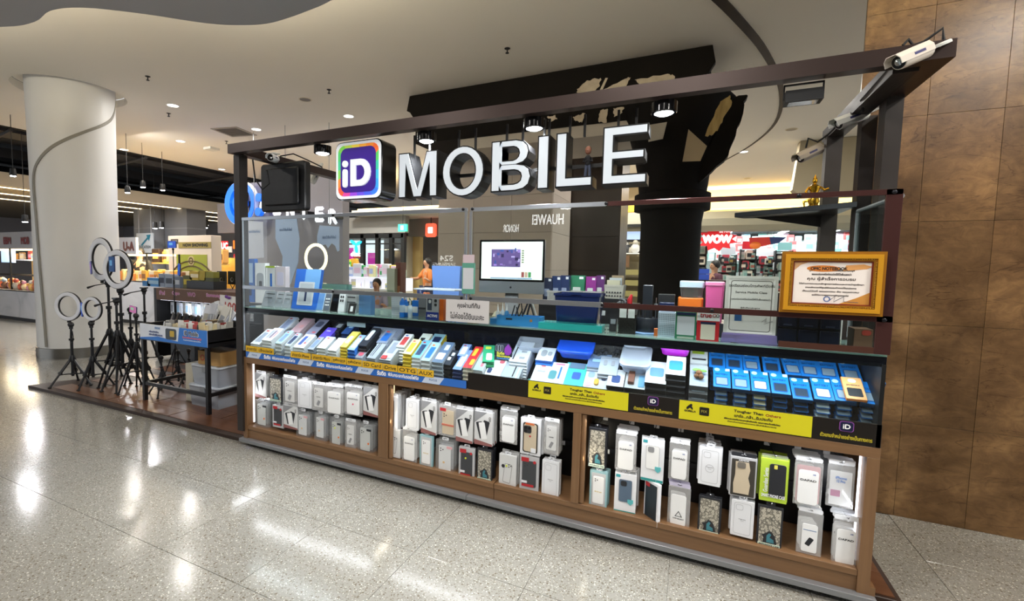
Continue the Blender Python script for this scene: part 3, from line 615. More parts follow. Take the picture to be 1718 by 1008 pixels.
# subdivide the ring so the colour runs around it
def dens(P, n):
    L_ = [0]; 
    for i in range(len(P)): L_.append(L_[-1]+(Vector(P[(i+1) % len(P)])-Vector(P[i])).length)
    out = []
    for k in range(n):
        s_ = L_[-1]*k/n
        for i in range(len(P)):
            if L_[i] <= s_ <= L_[i+1]: t = (s_-L_[i])/max(1e-9, L_[i+1]-L_[i]); out.append(tuple(Vector(P[i]).lerp(Vector(P[(i+1) % len(P)]), t))); break
    return out
RO, RI = dens(ro, 60), dens(ri, 60)
hue = ['#f26a2a', '#ef8a2c', '#f0a63a', '#e8c840', '#b6d24a', '#7ccc4c', '#4fc66a', '#46c48e', '#7fce5a', '#f08a3c', '#e85a3c', '#d848a0', '#9a4ad8', '#6a50e0', '#4a62e6', '#3a7ce6', '#38a0ea', '#3cb8d8', '#3cc4a0', '#58c860']
for k in range(20):
    a, b = 3*k, 3*k+4; P = [RO[i % 60] for i in range(a, b)]+[RI[i % 60] for i in range(b-1, a-1, -1)]
    wpart('rainbow_segment', MB().prism(P, -.0045, -.002), mat(hue[k], .35, 0, .5), lg, label='coloured segment of the rainbow border')
wpart('purple_panel', MB().prism(rrect(lx0+.05, lx1-.048, lz0+.05, lz1-.046, .05, 5), -.006, -.003), mat('#3c1f8c', .3, 0, .35), lg)
wh = mat('#e6eaee', .35, 0, .5)
wpart('letter_i', MB().prism(rrect(lx0+.075, lx0+.115, 2.03, 2.155, .018, 4), -.02, -.005, .002).prism(ell(lx0+.095, 2.19, .023, .023, 16), -.02, -.005, .002), wh, lg, True)
dx0, dx1, dz0, dz1 = lx0+.145, lx0+.31, 2.035, 2.215
def dsh(x0, x1, z0, z1):
    r = (z1-z0)/2; P = [(x0, z0)]
    for i in range(11): t = -PI/2+PI*i/10; P.append((x1-r*.85+r*.85*math.cos(t), (z0+z1)/2+r*math.sin(t)))
    return P+[(x0, z1)]
wpart('letter_d', MB().frame(dsh(dx0, dx1, dz0, dz1), dsh(dx0+.042, dx1-.045, dz0+.04, dz1-.04), -.02, -.005), wh, lg)
wpart('hanging_rod', MB().box(-2.1, -2.08, .1, .12, 2.34, 2.346), BLACK, lg)

# ---- round spot fittings under the beam and the floodlight
SP = mat('#f4fbff', .5, 0, 16)
for u, v, wh_ in [(533, 252, 'left of the logo box'), (709, 232, 'above the letter M'), (892, 210, 'above the letter I'), (1113, 186, 'right of the letter E')]:
    p = aty(u, v-4, -.02); t = thing('spot_fitting', 'black round surface spot lamp under the beam '+wh_, 'spot lamp', (p.x, .03, 2.345-.055), group='round spots under the front beam')
    part('housing', MB().lathe([(.058, 0), (.062, .004), (.062, .053), (.0, .054)], 24, cap=False), GLOSSB, t, True); part('lens', MB().lathe([(.046, .002), (.03, -.006), (0.001, -.008)], 20), SP, t, True)
    part('bracket', MB().box(-.02, .02, -.05, .02, .04, .055), BLACK, t)
    lamp('SPOT', (p.x, .03, 2.27), SPOT_E, (.93, .97, 1), .045, rot=(.3, 0, 0), angle=2.4)
p = aty(1350, 150, -.02); t = thing('floodlight', 'small black square floodlight hanging under the right end of the beam', 'floodlight', (p.x, .0, 2.29))
part('body', MB().box(-.07, .07, -.03, .05, -.03, .02), BLACK, t); part('bracket', MB().box(-.075, -.07, .0, .012, -.01, .055).box(.07, .075, .0, .012, -.01, .055).box(-.075, .075, .0, .012, .05, .056), BLACK, t)
part('glass', MB().box(-.055, .055, -.02, .04, -.031, -.0295), mat('#4a4e55', .1), t)
# ---- fascia banners
def stripe(n, x0, x1, z0, z1, col, lab, cat='banner', es=0):
    t = thing(n, lab, cat, ((x0+x1)/2, -.001, z0)); wpart('board', MB().box(x0, x1, -.003, -.0005, z0, z1), mat(col, .4, 0, es), t); return t
bl = stripe('blue_banner', XL+.045, -1.225, .736, .785, '#2d6cc4', 'long narrow blue banner with white script along the left fascia')
WT = mat('#ffffff', .5); LT = mat('#c9d6ea', .4)
TH = "ฟิล์มกระจกกันรอยโฟกัส"
for i in range(4):
    a = XL+.06+.545*i; P = [(a, .7375), (a+.13, .7375), (a+.165, .7835), (a+.03, .7835)]
    wpart('grey_tab', MB().prism(P, -.0045, -.003), LT, bl)
    wpart('lettering', MB().text('FOCUS', a+.085, .762, .013, y=-.0048, bold=.0006), mat('#4c6c9c', .5), bl)
    if a+.53 < -1.2:
        wpart('lettering', MB().text('รับติด', a+.225, .761, .03, .07, y=-.0036, bold=.0015), WT, bl); wpart('lettering', MB().text(TH, a+.4, .761, .026, .24, y=-.0036, bold=.0008), WT, bl)
# handwritten yellow tags
nt_ = 0
for x0, x1, z0, s_ in [(-3.19, -3.06, .787, 'สายชาร์จ'), (-3.055, -2.88, .787, 'ปลั๊กแปลงไฟ'), (-2.70, -2.50, .787, 'สายชาร์จ iPhone'), (-2.49, -2.30, .787, 'สายชาร์จ Micro'), (-2.295, -2.165, .787, 'หูฟังบลูทูธ'), (-2.16, -2.03, .787, 'หูฟังมีสาย'), (-2.025, -1.855, .785, 'SD Card'), (-1.85, -1.735, .783, 'iDrive'), (-1.73, -1.58, .781, 'OTG'), (-1.575, -1.455, .779, 'AUX')]:
    p = thing('price_tag', 'yellow handwritten tag above the blue banner, '+ordn(nt_)+' from the left', 'tag', ((x0+x1)/2, -.006, z0)); nt_ += 1; z0 += .0125
    wpart('card', MB().box(x0, x1, -.0075, -.006, z0-.013, z0+.033), mat('#e0b21e', .6), p); wpart('lettering', MB().text(s_, (x0+x1)/2, z0+.01, .024, (x1-x0)*.84, y=-.0077, bold=.0007), mat('#1c1a12', .6), p)
for i, (x0, x1, c0, c1) in enumerate([(-.822, -.268, -.263, -.03), (-.022, .53, .535, .775)]):
    t = stripe('yellow_banner', x0, x1, .741, .838, '#d8cf1c', 'yellow banner reading Tougher Than Others on the '+('middle' if i == 0 else 'right')+' of the fascia')
    bx = x0+.05; g_ = [(-.022, 0), (-.02, .012), (-.012, .022), (-.004, .03), (.004, .036), (.01, .034), (.012, .026), (.008, .02), (.014, .012), (.016, 0), (.008, 0), (.004, .008), (-.006, .008), (-.01, 0)]
    wpart('ape_emblem', MB().prism([(bx+a*.8, .797+b*.8) for a, b in g_], -.004, -.0025), BLACK, t); wpart('lettering', MB().text('GORILLA', bx, .788, .009, y=-.0037, bold=.0008), BLACK, t)
    wpart('black_square', MB().prism(rrect(bx+.042, bx+.085, .774, .816, .004, 2), -.004, -.0025), mat('#15130c', .4), t); wpart('lettering', MB().text('FIX', bx+.0635, .795, .013, y=-.0043), mat('#b8a94c', .4), t)
    cx = (x0+x1)/2+.03
    wpart('lettering', MB().text('Tougher Than', cx-.005, .817, .016, .12, y=-.0037, bold=.0008), mat('#231f10', .5), t); wpart('lettering', MB().text('Others', cx+.095, .817, .012, .06, y=-.0037, bold=.0006), mat('#a04a20', .5), t)
    wpart('lettering', MB().text('แกร่ง...กล้า...รับประกัน', cx+.015, .797, .016, .155, y=-.0037, bold=.0007), mat('#231f10', .5), t)
    wpart('lettering', MB().text('ฟิล์มและเคสกันกระแทกอันดับหนึ่ง คุณภาพระดับพรีเมียม', cx+.01, .776, .011, .23, y=-.0037, bold=.0006), mat('#231f10', .5), t)
    wpart('lettering', MB().text('ตัวแทนจำหน่ายอย่างเป็นทางการ มีสินค้าให้เลือกมากมาย', cx+.01, .764, .008, .2, y=-.0037, bold=.0003), mat('#231f10', .5), t)
    t = thing('fascia_badge', 'small iD badge with yellow script on the black fascia, '+('middle' if i == 0 else 'right end'), 'badge', ((c0+c1)/2, -.001, .75))
    cx = (c0+c1)/2
    wpart('coloured_rim', MB().prism(rrect(cx-.026, cx+.026, .79, .836, .01, 4), -.0025, -.0005), mat('#8a4a9c', .4), t); wpart('badge', MB().prism(rrect(cx-.023, cx+.023, .7925, .8335, .009, 4), -.0035, -.002), mat('#141a3c', .3), t)
    wpart('lettering', MB().text('iD', cx, .813, .02, y=-.0038, bold=.0008), WT, t)
    wpart('lettering', MB().text('ตัวแทนจำหน่ายอย่างเป็นทางการ', cx, .765, .02, .185, y=-.0008, bold=.0005), mat('#c8b62a', .5), t)
# ================================================================== HANGING PACKETS
PW = mat('#e4e6ea', .35); PG = mat('#b9babd', .35); PD = mat('#23252b', .35); INK = mat('#26262a', .5); REDP = mat('#b3242c', .45); TEALP = mat('#2b8f8c', .45); LBL = mat('#8fb6bd', .4)
SKET = mat('#d2d3d3', .4); TAN = mat('#c8b9a0', .45); GREYC = mat('#6f6a62', .35); LIME = mat('#b4cf3c', .45); PINKC = mat('#d7a5aa', .4); NAVYC = mat('#54677c', .4); LILAC = mat('#c9c4dc', .4); BAG = thin('packet_bag', '#fcfcfc', 1.6, .2, .08)
CASEW = mat('#eceded', .4); PHO = mat('#8c8d90', .3); PATT = noisemat('armour_pattern', [(0, '#8a8578'), (.45, '#c4beae'), (.55, '#57554e'), (1, '#b4ae9e')], 70, 1, .35, kind='dist')
def phonecase(w, h, cx=0, cz=0, y=0, r=.008): return MB().prism(rrect(cx-w/2, cx+w/2, cz-h/2, cz+h/2, r, 3), y-.003, y, .0008)
def cams(cx, cz, y, s=.005): 
    m = MB()
    for a, b in ((-1, 1), (1, .2), (-1, -.8)): m.prism(circ(cx+a*s, cz+b*s*1.1, s*.55, 8), y-.0012, y)
    return m
def tab(w, top, wide=True, d=.001):
    tw = w*.36 if not wide else w*.96; o = rrect(-tw/2, tw/2, top, top+.02, .006, 2); i = rrect(-.011, .011, top+.008, top+.0125, .0018, 2); return MB().frame(o, i, -d/2, d/2)
def pack(kind, w, h, D=.014):
    """returns list of (name, MB, material, label, [subparts]) in local coords: x width, z 0 (top of card) down to -h, front y=-D/2"""
    f = -D/2-.0002; c = -h/2; R = []
    def A(n, m, mt, lab=None, sub=()): R.append((n, m, mt, lab, sub))
    body = lambda mt, n='card_box', r=.002, lab=None: A(n, MB().prism(rrect(-w/2, w/2, -h, 0, r, 2), -D/2, D/2, .0008), mt, lab)
    T_ = lambda s, x, z, hh, wd=None, bold=.0004, y=f-.0006: MB().text(s, x, z, hh, wd, y=y, bold=bold)
    if kind == 'white':
        body(PW, r=.004); A('hang_tab', tab(w, 0, False), PW)
        o = rrect(-w*.37, w*.37, -h*.93, -h*.07, .01, 3); A('outline_print', MB().frame(o, inset(o, .0009), f-.0004, f+.0002), PHO)
        o = rrect(-w*.29, w*.02, -h*.27, -h*.12, .008, 3); A('outline_print', MB().frame(o, inset(o, .0009), f-.0004, f+.0002), PHO); A('lettering', T_('Magnetic', 0, -h*.52, .006, w*.3, .0002).add(*[MB().text('Case', 0, -h*.56, .005, y=f-.0006).__dict__[k] for k in ('v', 'f')]), PHO)
    elif kind == 'ring':
        for q in pack('white', w, h, D): R.append(q)
        o = circ(0, -h*.55, w*.2, 20); A('outline_print', MB().frame(o, inset(o, .0009), f-.0004, f+.0002), PHO)
    elif kind == 'gorilla':
        body(PD, r=.002); A('hang_tab', tab(w, 0, False), PD); A('patterned_window', MB().prism(rrect(-w*.42, w*.42, -h*.97, -h*.06, .002, 1), f-.0006, f+.0002), PATT)
        A('ape_picture', MB().prism([(-w*.25, -h*.9), (-w*.22, -h*.78), (-w*.3, -h*.72), (-w*.12, -h*.66), (-w*.02, -h*.6), (w*.1, -h*.62), (w*.22, -h*.7), (w*.3, -h*.85), (w*.3, -h*.9)], f-.0012, f-.0004), INK)
        A('ape_highlight', MB().prism([(-w*.1, -h*.88), (-w*.1, -h*.72), (0, -h*.65), (w*.08, -h*.68), (w*.02, -h*.76), (w*.18, -h*.8), (w*.2, -h*.88)], f-.0018, f-.001), mat('#3f7f8c', .4))
        A('footer_strip', MB().prism(rrect(-w*.44, w*.44, -h*.98, -h*.905, .001, 1), f-.0018, f-.0008), mat('#cfe3d2', .5)); A('lettering', T_('ANTI-SHOCK CASE', 0, -h*.943, .008, w*.8, .0004, f-.0022), INK)
    elif kind == 'photo':
        body(SKET); A('hang_tab', tab(w, 0, True), PG)
        A('grey_corner', MB().prism([(-w/2, -.001), (w*.2, -.001), (-w*.5, -h*.35)], f-.0004, f+.0002), PHO)
        for q, (cx, cz, rot, mt) in enumerate(((-.14, -.55, -.28, PD), (.1, -.5, .22, PD), (-.02, -.56, -.2, CASEW))):
            X = TR(cx*w, 0, cz*h) @ Matrix.Rotation(rot, 4, 'Y'); m = MB(X).prism(rrect(-w*.17, w*.17, -h*.25, h*.25, .005, 2), f-.0006-.0004*q, f+.0001); A('phone_picture', m, mt)
        A('footer_strip', MB().prism([(-w/2, -h), (w/2, -h), (w/2, -h*.93), (-w/2, -h*.85)], f-.0004, f+.0001), mat('#8c5a58', .5)); A('lettering', MB(TR(w*.36, f-.0006, -h*.2) @ Matrix.Rotation(-PI/2, 4, 'Y')).text('XO', 0, 0, .014, bold=.0006), INK)
    elif kind in ('clear', 'clearcam', 'spec'):
        body(CLEAR if kind != 'clearcam' else BAG, 'clear_box'); A('hang_tab', tab(w, 0, kind == 'clearcam'), PW)
        A('case', phonecase(w*.66, h*.72, 0, -h*.5, f+.004), CASEW if kind != 'spec' else mat('#d5d7d3', .4)); A('camera_rings', cams(-w*.16, -h*.27, f+.0008, w*.06), INK)
        if kind == 'clearcam':
            A('hook_picture', MB(TR(0, 0, -h*.7) @ Matrix.Rotation(.45, 4, 'Y')).prism(rrect(-w*.09, w*.09, -h*.1, h*.1, .003, 2), f-.0006, f+.0008), PHO); A('lettering', T_('CLEAR', 0, -h*.47, .005, w*.3), INK)
        else:
            A('sticker', MB().prism(rrect(w*.1, w*.4, -h*.22, -h*.15, .001, 1), f-.0008, f+.0002), PD if kind == 'spec' else PINKC); A('sticker', MB().prism(circ(-w*.05 if kind == 'clear' else w*.22, -h*.62, w*.06, 10), f-.0008, f+.0002), mat('#d9b98a', .5) if kind == 'clear' else ORANGE)
    elif kind in ('dapad', 'dapadpink', 'dapadbag'):
        A('packet_bag', MB().prism(rrect(-w/2, w/2, -h, 0, .003, 2), -D/2, D/2, .003), BAG); A('header_card', tab(w, -.001, True, .0015), PW)
        if kind == 'dapadpink': A('pink_card', MB().prism(rrect(-w*.42, w*.42, -h*.93, -h*.1, .008, 3), f+.0045, f+.006), PINKC)
        A('case', phonecase(w*.72, h*.76, 0, -h*.58, f+.002, .012), CASEW); A('lettering', T_('DAPAD', 0, -h*.42, .009, w*.56, .0005, f-.0016), INK); A('lettering', T_('XR', w*.2, -h*.28, .006, None, .0003, f-.0016), mat('#2f4fa0', .5))
    elif kind == 'redtop':
        body(PG if w > .07 else PW, 'clear_box'); A('hang_tab', tab(w, 0, False), PG); A('case', phonecase(w*.74, h*.76, 0, -h*.52, f+.0004), mat('#3c3e42', .35)); A('camera_rings', cams(-w*.16, -h*.27, f-.0026, w*.06), INK)
        A('red_label', MB().prism(rrect(-w*.42, -w*.02, -h*.17, -h*.05, .001, 1), f-.0036, f-.0024), REDP); A('sticker', MB().prism(circ(w*.28, -h*.16, w*.08, 12), f-.0036, f-.0024), REDP); A('red_print', MB().prism(rrect(-w*.38, w*.25, -h*.9, -h*.83, .001, 1), f-.0036, f-.0024), REDP); A('white_label', MB().prism(rrect(-w*.4, -w*.1, -h*.8, -h*.73, .001, 1), f-.0036, f-.0024), PW)
    elif kind == 'redband':
        body(BAG, 'clear_box', .006); A('hang_tab', tab(w, 0, False), PW); A('case', phonecase(w*.66, h*.78, w*.06, -h*.54, f+.003), TAN); A('camera_rings', cams(-w*.1, -h*.33, f-.0002, w*.06), INK)
        A('red_label', MB().prism(rrect(-w*.4, -w*.06, -h*.2, -h*.1, .001, 1), f-.0012, f), REDP); A('red_band', MB().prism(rrect(-w*.3, w*.4, -h*.66, -h*.6, .001, 1), f-.0012, f), mat('#c8705c', .5))
    elif kind == 'dark':
        body(PW); A('hang_tab', tab(w, 0, True), PW); A('case', phonecase(w*.62, h*.8, -w*.1, -h*.5, f), PD); A('sticker', MB().prism(circ(-w*.3, -h*.12, w*.06, 10), f-.004, f-.003), REDP); A('white_label', MB().prism(rrect(-w*.38, -w*.12, -h*.85, -h*.8, .001, 1), f-.0045, f-.003), PW)
    elif kind == 'sketch':
        body(SKET); A('hang_tab', tab(w, 0, False), PW); X = TR(0, 0, -h*.55) @ Matrix.Rotation(.12, 4, 'Y'); o = rrect(-w*.22, w*.22, -h*.3, h*.28, .008, 3); A('outline_print', MB(X).frame(o, inset(o, .0012), f-.0006, f+.0001), INK)
        A('camera_rings', cams(w*.14, -h*.33, f, w*.06), INK); A('black_badge', MB().prism(circ(-w*.26, -h*.36, w*.1, 12), f-.0006, f+.0001), INK)
    elif kind in ('teal', 'tealwhite', 'tealdark'):
        if kind == 'teal': body(LBL, r=.003); A('hang_tab', tab(w, 0, False), PW); A('window', MB().prism(rrect(-w*.4, w*.4, -h*.95, -h*.06, .003, 2), f-.0006, f+.0002), PG); A('case', phonecase(w*.62, h*.74, 0, -h*.52, f-.0006), CASEW); A('camera_rings', cams(-w*.12, -h*.25, f-.0036, w*.06), INK); A('lettering', T_('slim fit case', 0, -h*.56, .007, w*.4, .0003, f-.004), mat('#cdb24a', .5))
        else:
            body(PW); A('hang_tab', tab(w, 0, False), PG); A('case', phonecase(w*.6, h*.56, 0, -h*.42, f), NAVYC if kind == 'tealdark' else CASEW); o = rrect(-w*.3, w*.3, -h*.7, -h*.14, .01, 3); A('outline_print', MB().frame(o, inset(o, .0012), f-.0036, f-.0028), PHO)
            A('camera_block', MB().prism(rrect(-w*.22, w*.06, -h*.3, -h*.17, .008, 3), f-.005, f-.003), PHO if kind == 'tealwhite' else PD)
            A('shield_print', MB().prism([(w*.12, -h*.62), (w*.38, -h*.62), (w*.38, -h*.7), (w*.25, -h*.76), (w*.12, -h*.7)], f-.004, f), mat('#5ab2b8', .5)); A('teal_corner', MB().prism(rrect(-w*.45, -w*.25, -h*.1, -h*.03, .001, 1), f-.0006, f+.0001), mat('#3b9ca6', .5)); A('footer_strip', MB().prism(rrect(-w*.49, w*.49, -h*.99, -h*.93, .001, 1), f-.0006, f+.0001), TEALP)
    elif kind == 'tan':
        body(PW); A('hang_tab', tab(w, 0, False), PW); A('case', phonecase(w*.74, h*.82, 0, -h*.53, f, .012), mat('#2a2622', .4)); A('window', phonecase(w*.62, h*.76, 0, -h*.53, f-.002, .01), TAN); A('camera_block', MB().prism(rrect(-w*.32, w*.06, -h*.4, -h*.2, .01, 3), f-.007, f-.004), PD, sub=(('camera_rings', MB().prism(circ(-w*.22, -h*.26, w*.07, 12), f-.008, f-.006).prism(circ(-w*.04, -h*.26, w*.07, 12), f-.008, f-.006).prism(circ(-w*.22, -h*.35, w*.07, 12), f-.008, f-.006), GLOSSB),))
        A('sticker', MB().prism(circ(0, -h*.48, w*.045, 10), f-.0065, f-.005), REDP); A('header_print', MB().prism(rrect(-w*.24, w*.2, -h*.17, -h*.12, .001, 1), f-.0065, f-.0045), mat('#c86a3a', .5)); A('white_label', MB().prism(rrect(w*.05, w*.3, -h*.92, -h*.8, .001, 1), f-.0065, f-.0045), PW)
    elif kind == 'graycase':
        body(PG); A('hang_tab', tab(w, 0, True), PD); A('window', MB().prism(rrect(-w*.45, w*.45, -h*.98, -h*.06, .003, 2), f-.0006, f+.0002), mat('#3b3833', .3)); A('case', MB().prism([(-w*.3, -h*.12), (w*.2, -h*.12), (w*.26, -h*.3), (w*.2, -h*.5), (w*.28, -h*.68), (w*.24, -h*.92), (-w*.34, -h*.92), (-w*.36, -h*.68), (-w*.3, -h*.45)], f-.004, f), TAN)
        A('camera_block', MB().prism(rrect(-w*.24, w*.08, -h*.27, -h*.12, .008, 3), f-.0065, f-.003), GREYC); A('lettering', T_('ARMOR', 0, -h*.08, .007, w*.4, .0003, f-.002), PW)
    elif kind == 'green':
        body(LIME); A('hang_tab', tab(w, 0, True), CLEAR); A('case', phonecase(w*.6, h*.78, w*.12, -h*.5, f, .01), PD); A('camera_block', MB().prism(rrect(-w*.02, w*.1, -h*.22, -h*.13, .002, 2), f-.0045, f-.002), mat('#d8cf5a', .5))
        A('lettering', MB(TR(-w*.3, f-.0036, -h*.5) @ Matrix.Rotation(-PI/2, 4, 'Y')).text('Guardian Series', 0, 0, .018, h*.56, bold=.0005), PW); A('lettering', T_('SMART PHONE CASE', .0, -h*.86, .016, w*.86, .0005, f-.004), PW)
    elif kind == 'book':
        body(PW, r=.003); A('hang_tab', tab(w, 0, False), PG); A('case', MB().prism(rrect(-w*.4, w*.4, -h*.94, -h*.06, .002, 2), f-.002, f), mat('#1d2b33', .35)); A('red_label', MB().prism(rrect(-w*.4, -w*.1, -h*.15, -h*.06, .001, 1), f-.003, f-.0015), REDP)
    elif kind == 'bagclear':
        A('packet_bag', MB().prism(rrect(-w/2, w/2, -h, 0, .003, 2), -D/2, D/2, .003), BAG); A('header_card', tab(w, -.001, True, .0015), PW); A('case', phonecase(w*.62, h*.66, 0, -h*.6, f+.002, .008), CASEW); A('colour_bar', MB().prism(rrect(-w*.26, w*.26, -h*.42, -h*.405, .0005, 1), f-.0016, f-.001), mat('#4a6fa0', .5)); A('phone_picture', MB(TR(0, 0, -h*.68) @ Matrix.Rotation(.45, 4, 'Y')).prism(rrect(-w*.1, w*.1, -h*.1, h*.1, .003, 2), f-.0018, f-.001), PD)
    elif kind == 'bagpurple':
        A('packet_bag', MB().prism(rrect(-w/2, w/2, -h, 0, .003, 2), -D/2, D/2, .003), BAG); A('header_card', tab(w, -.001, True, .0015), PW); A('inner_card', MB().prism(rrect(-w*.4, w*.4, -h*.95, -h*.15, .003, 2), f+.002, f+.004), PW); A('violet_print', MB().prism(rrect(-w*.35, w*.0, -h*.75, -h*.6, .002, 1), f+.001, f+.002), mat('#b04a8c', .5)); A('handwriting', T_('iPhone', 0, -h*.3, .012, w*.4, .0004, f-.001), mat('#5a7fc0', .5)); A('handwriting', T_('12 Pro', 0, -h*.38, .012, w*.3, .0004, f-.001), mat('#5a7fc0', .5))
    elif kind == 'bagtri':
        A('packet_bag', MB().prism(rrect(-w/2, w/2, -h, 0, .003, 2), -D/2, D/2, .003), BAG); A('header_card', tab(w, -.001, True, .0015), LILAC); A('case', phonecase(w*.68, h*.74, -w*.02, -h*.56, f+.002, .01), CASEW); o = [(0, -h*.58), (-w*.17, -h*.72), (w*.17, -h*.72)]; A('triangle_mark', MB().frame(o, inset(o, .003), f-.0016, f-.001), INK); A('lettering', T_('OFF-BODY', 0, -h*.77, .006, w*.5, .0004, f-.0016), INK)
    return R
DESC = {'white': 'white card box with a fine phone outline', 'ring': 'white card box with phone outline and magnet ring', 'gorilla': 'black-edged packet with patterned window and teal ape picture', 'photo': 'grey card box picturing tilted phones', 'clear': 'clear box holding a transparent phone case', 'clearcam': 'clear packet with camera rings and small phone picture', 'spec': 'clear box with speckled pale case and dark sticker',
        'dapad': 'clear packet with plain white phone case', 'dapadpink': 'clear packet with white phone case on pink card', 'dapadbag': 'crinkled clear bag with white phone case', 'redtop': 'packet with dark case and red corner label', 'redband': 'clear packet with beige case and red band', 'dark': 'white packet holding a black phone case', 'sketch': 'pale card with black outline drawing of a phone', 'teal': 'pale teal framed box with white case', 'tealwhite': 'white box with teal footer and pale phone case', 'tealdark': 'white box with teal footer and slate phone case', 'tan': 'white box with tan case and big camera block', 'graycase': 'dark window packet with rugged tan case', 'green': 'lime green packet with black phone case', 'book': 'turned white box holding a dark folding case', 'bagclear': 'clear bag with white case and colour bar', 'bagpurple': 'crinkled clear bag with violet print and handwriting', 'bagtri': 'clear bag with triangle mark printed on white case'}
BAYS = [('left', [[(428,626,446,667,'photo',5),(452,633,472.6,674,'gorilla',5),(474,634,498,680,'clearcam',6),(500,638,522,684,'white',4),(523.5,645,545,689,'clearcam',5),(546,648,575,695,'dapad',6),(578,649,607,697,'dapad',5),(609,650,635,698,'photo',3)],
                  [(428,672,449,719,'spec',6),(457.5,680,475,717,'redtop',4),(476,681,499,719,'photo',4),(497,690,518,736,'clear',6),(527,694,546,740,'clear',4),(553,701,574,752,'spec',5),(579,707,596,752,'clearcam',4),(600,711,625,763,'spec',4)]]),
        ('middle', [[(648,665,667,721,'dark',7),(681,670,702,721,'white',3),(706,673,732,728,'photo',5),(735,680,765,732,'redband',6),(765,687,793,742,'photo',4),(796,691,826,747,'photo',5),(838,689,868,744,'dapad',3),(873,702,907,763,'tan',3),(912,707,938,763,'clearcam',5)],
                    [(650,720,671,767,'sketch',2),(674,722,699,774,'dapad',5),(704,730,726,783,'teal',1),(731,739,761,798,'clear',6),(769.6,751,796,803.5,'redtop',2),(800,753.5,825.5,807,'gorilla',4),(837,763,866,818,'sketch',4),(872,765,903.5,822,'redtop',2),(909,773,938,834,'white',2)]]),
        ('right', [[(987,718,1017,785,'gorilla',5),(1032,728,1068,790,'dapad',6),(1076,737,1114,808.6,'tealwhite',2),(1122,743,1157,806,'dapad',2),(1172,751,1210,814.5,'ring',6),(1224,767,1269,833.5,'graycase',6),(1275,770,1322,842.5,'green',6),(1332,774,1380,849,'dapadpink',6),(1387,780,1434,852,'bagpurple',5)],
                   [(989,790,1018.6,851,'teal',3),(1030.5,795,1067,862,'tealdark',5),(1080.5,808,1108,879,'book',1),(1120,817,1158,886,'bagtri',3),(1171,834,1209,897,'gorilla',2),(1226,840,1265,900.5,'white',3),(1270,849,1313,918.5,'gorilla',1),(1337,860,1380,931.5,'bagclear',5),(1396,873,1442,950,'dapadbag',5)]])]
HK = mat('#9da0a6', .25, .9); YF = .035; npk = 0
for bay, rows in BAYS:
    for ri_, row in enumerate(rows):
        rn = ('upper', 'lower')[ri_]
        for hi, (u0, v0, u1, v1, kind, n) in enumerate(row):
            vm = (v0+v1)/2; um = (u0+u1)/2; a, b = aty(u0, vm, YF), aty(u1, vm, YF); t_, bt = aty(um, v0, YF), aty(um, v1, YF)
            w_ = b.x-a.x; h_ = t_.z-bt.z; cx = (a.x+b.x)/2; zt = t_.z
            if kind == 'book': w_ *= 1.25
            pos = ORD[hi]+' '+rn+' hook, '+bay+' bay'
            D = .02 if kind in ('white', 'ring', 'dark', 'teal', 'tealwhite', 'tealdark', 'book', 'clear', 'spec') else .013
            hz = zt+.0105
            if ri_ == 0 or True:
                hk = thing('display_hook', 'chrome display hook, '+pos, 'hook', (cx, .325, hz+.002), group='chrome display hooks')
                part('wire', MB().tube([(0, 0, 0), (0, -.29, 0), (0, -.305, .004), (0, -.31, .012)], .0022, 6), HK, hk, True); part('back_plate', MB().box(-.014, .014, -.004, .0, -.012, .014), PW, hk)
                if ri_ == 0: part('price_holder', MB(TR(.0, -.02, .588-hz)).prism(rrect(-.014, .014, -.013, .013, .002, 1), -.0015, 0).box(-.012, .012, -.0022, -.0015, -.004, .004), mat('#f4f5f8', .4), hk)
            R = pack(kind, w_, h_, D); r_ = random.Random(npk*7+3)
            rz = r_.uniform(-.06, .06) if kind != 'book' else -.75
            lab = DESC[kind]+', front of '+pos
            if hi == 6 and bay == 'left' and ri_ == 0: R.append(('sticker', MB().prism(circ(0, -h_*.6, .006, 10), -D/2-.003, -D/2-.0016), mat('#e03a6a', .5), None, ()))
            if (bay, ri_, hi) in (('middle', 1, 4), ('middle', 1, 6), ('left', 1, 5)): R.append(('sticker', MB().prism(circ(-w_*.05, -h_*.33, .006, 10), -D/2-.0055, -D/2-.003), mat('#d6e03a', .5), None, ()))
            t = thing('phone_case_packet', lab, 'phone case', (cx, YF+D/2, zt), rz=rz, group='phone case packets on the hooks')
            for nm, mb, mt, l2, sub in R:
                o = part(nm, mb, mt, t, False, label=l2)
                for s_ in sub: part(s_[0], s_[1], s_[2], o)
            npk += 1
            y = YF+D/2
            for q in range(1, n):
                y += D+.004+r_.uniform(0, .004)
                if y+D/2 > .315: break
                if kind == 'book': break
                alt = q >= 2 and r_.random() < .45
                d = t.copy(); COL.objects.link(d); d.location = (cx+r_.uniform(-.005, .007), y, zt+r_.uniform(-.003, .005)); d.rotation_euler = (0, 0, r_.uniform(-.08, .08))
                d['label'] = ORD[q-1]+' packet behind the front one, '+pos; d['group'] = 'spare packets behind, '+pos
                for ch in t.children[:3]:
                    c = ch.copy(); COL.objects.link(c); c.parent = d
                npk += 1

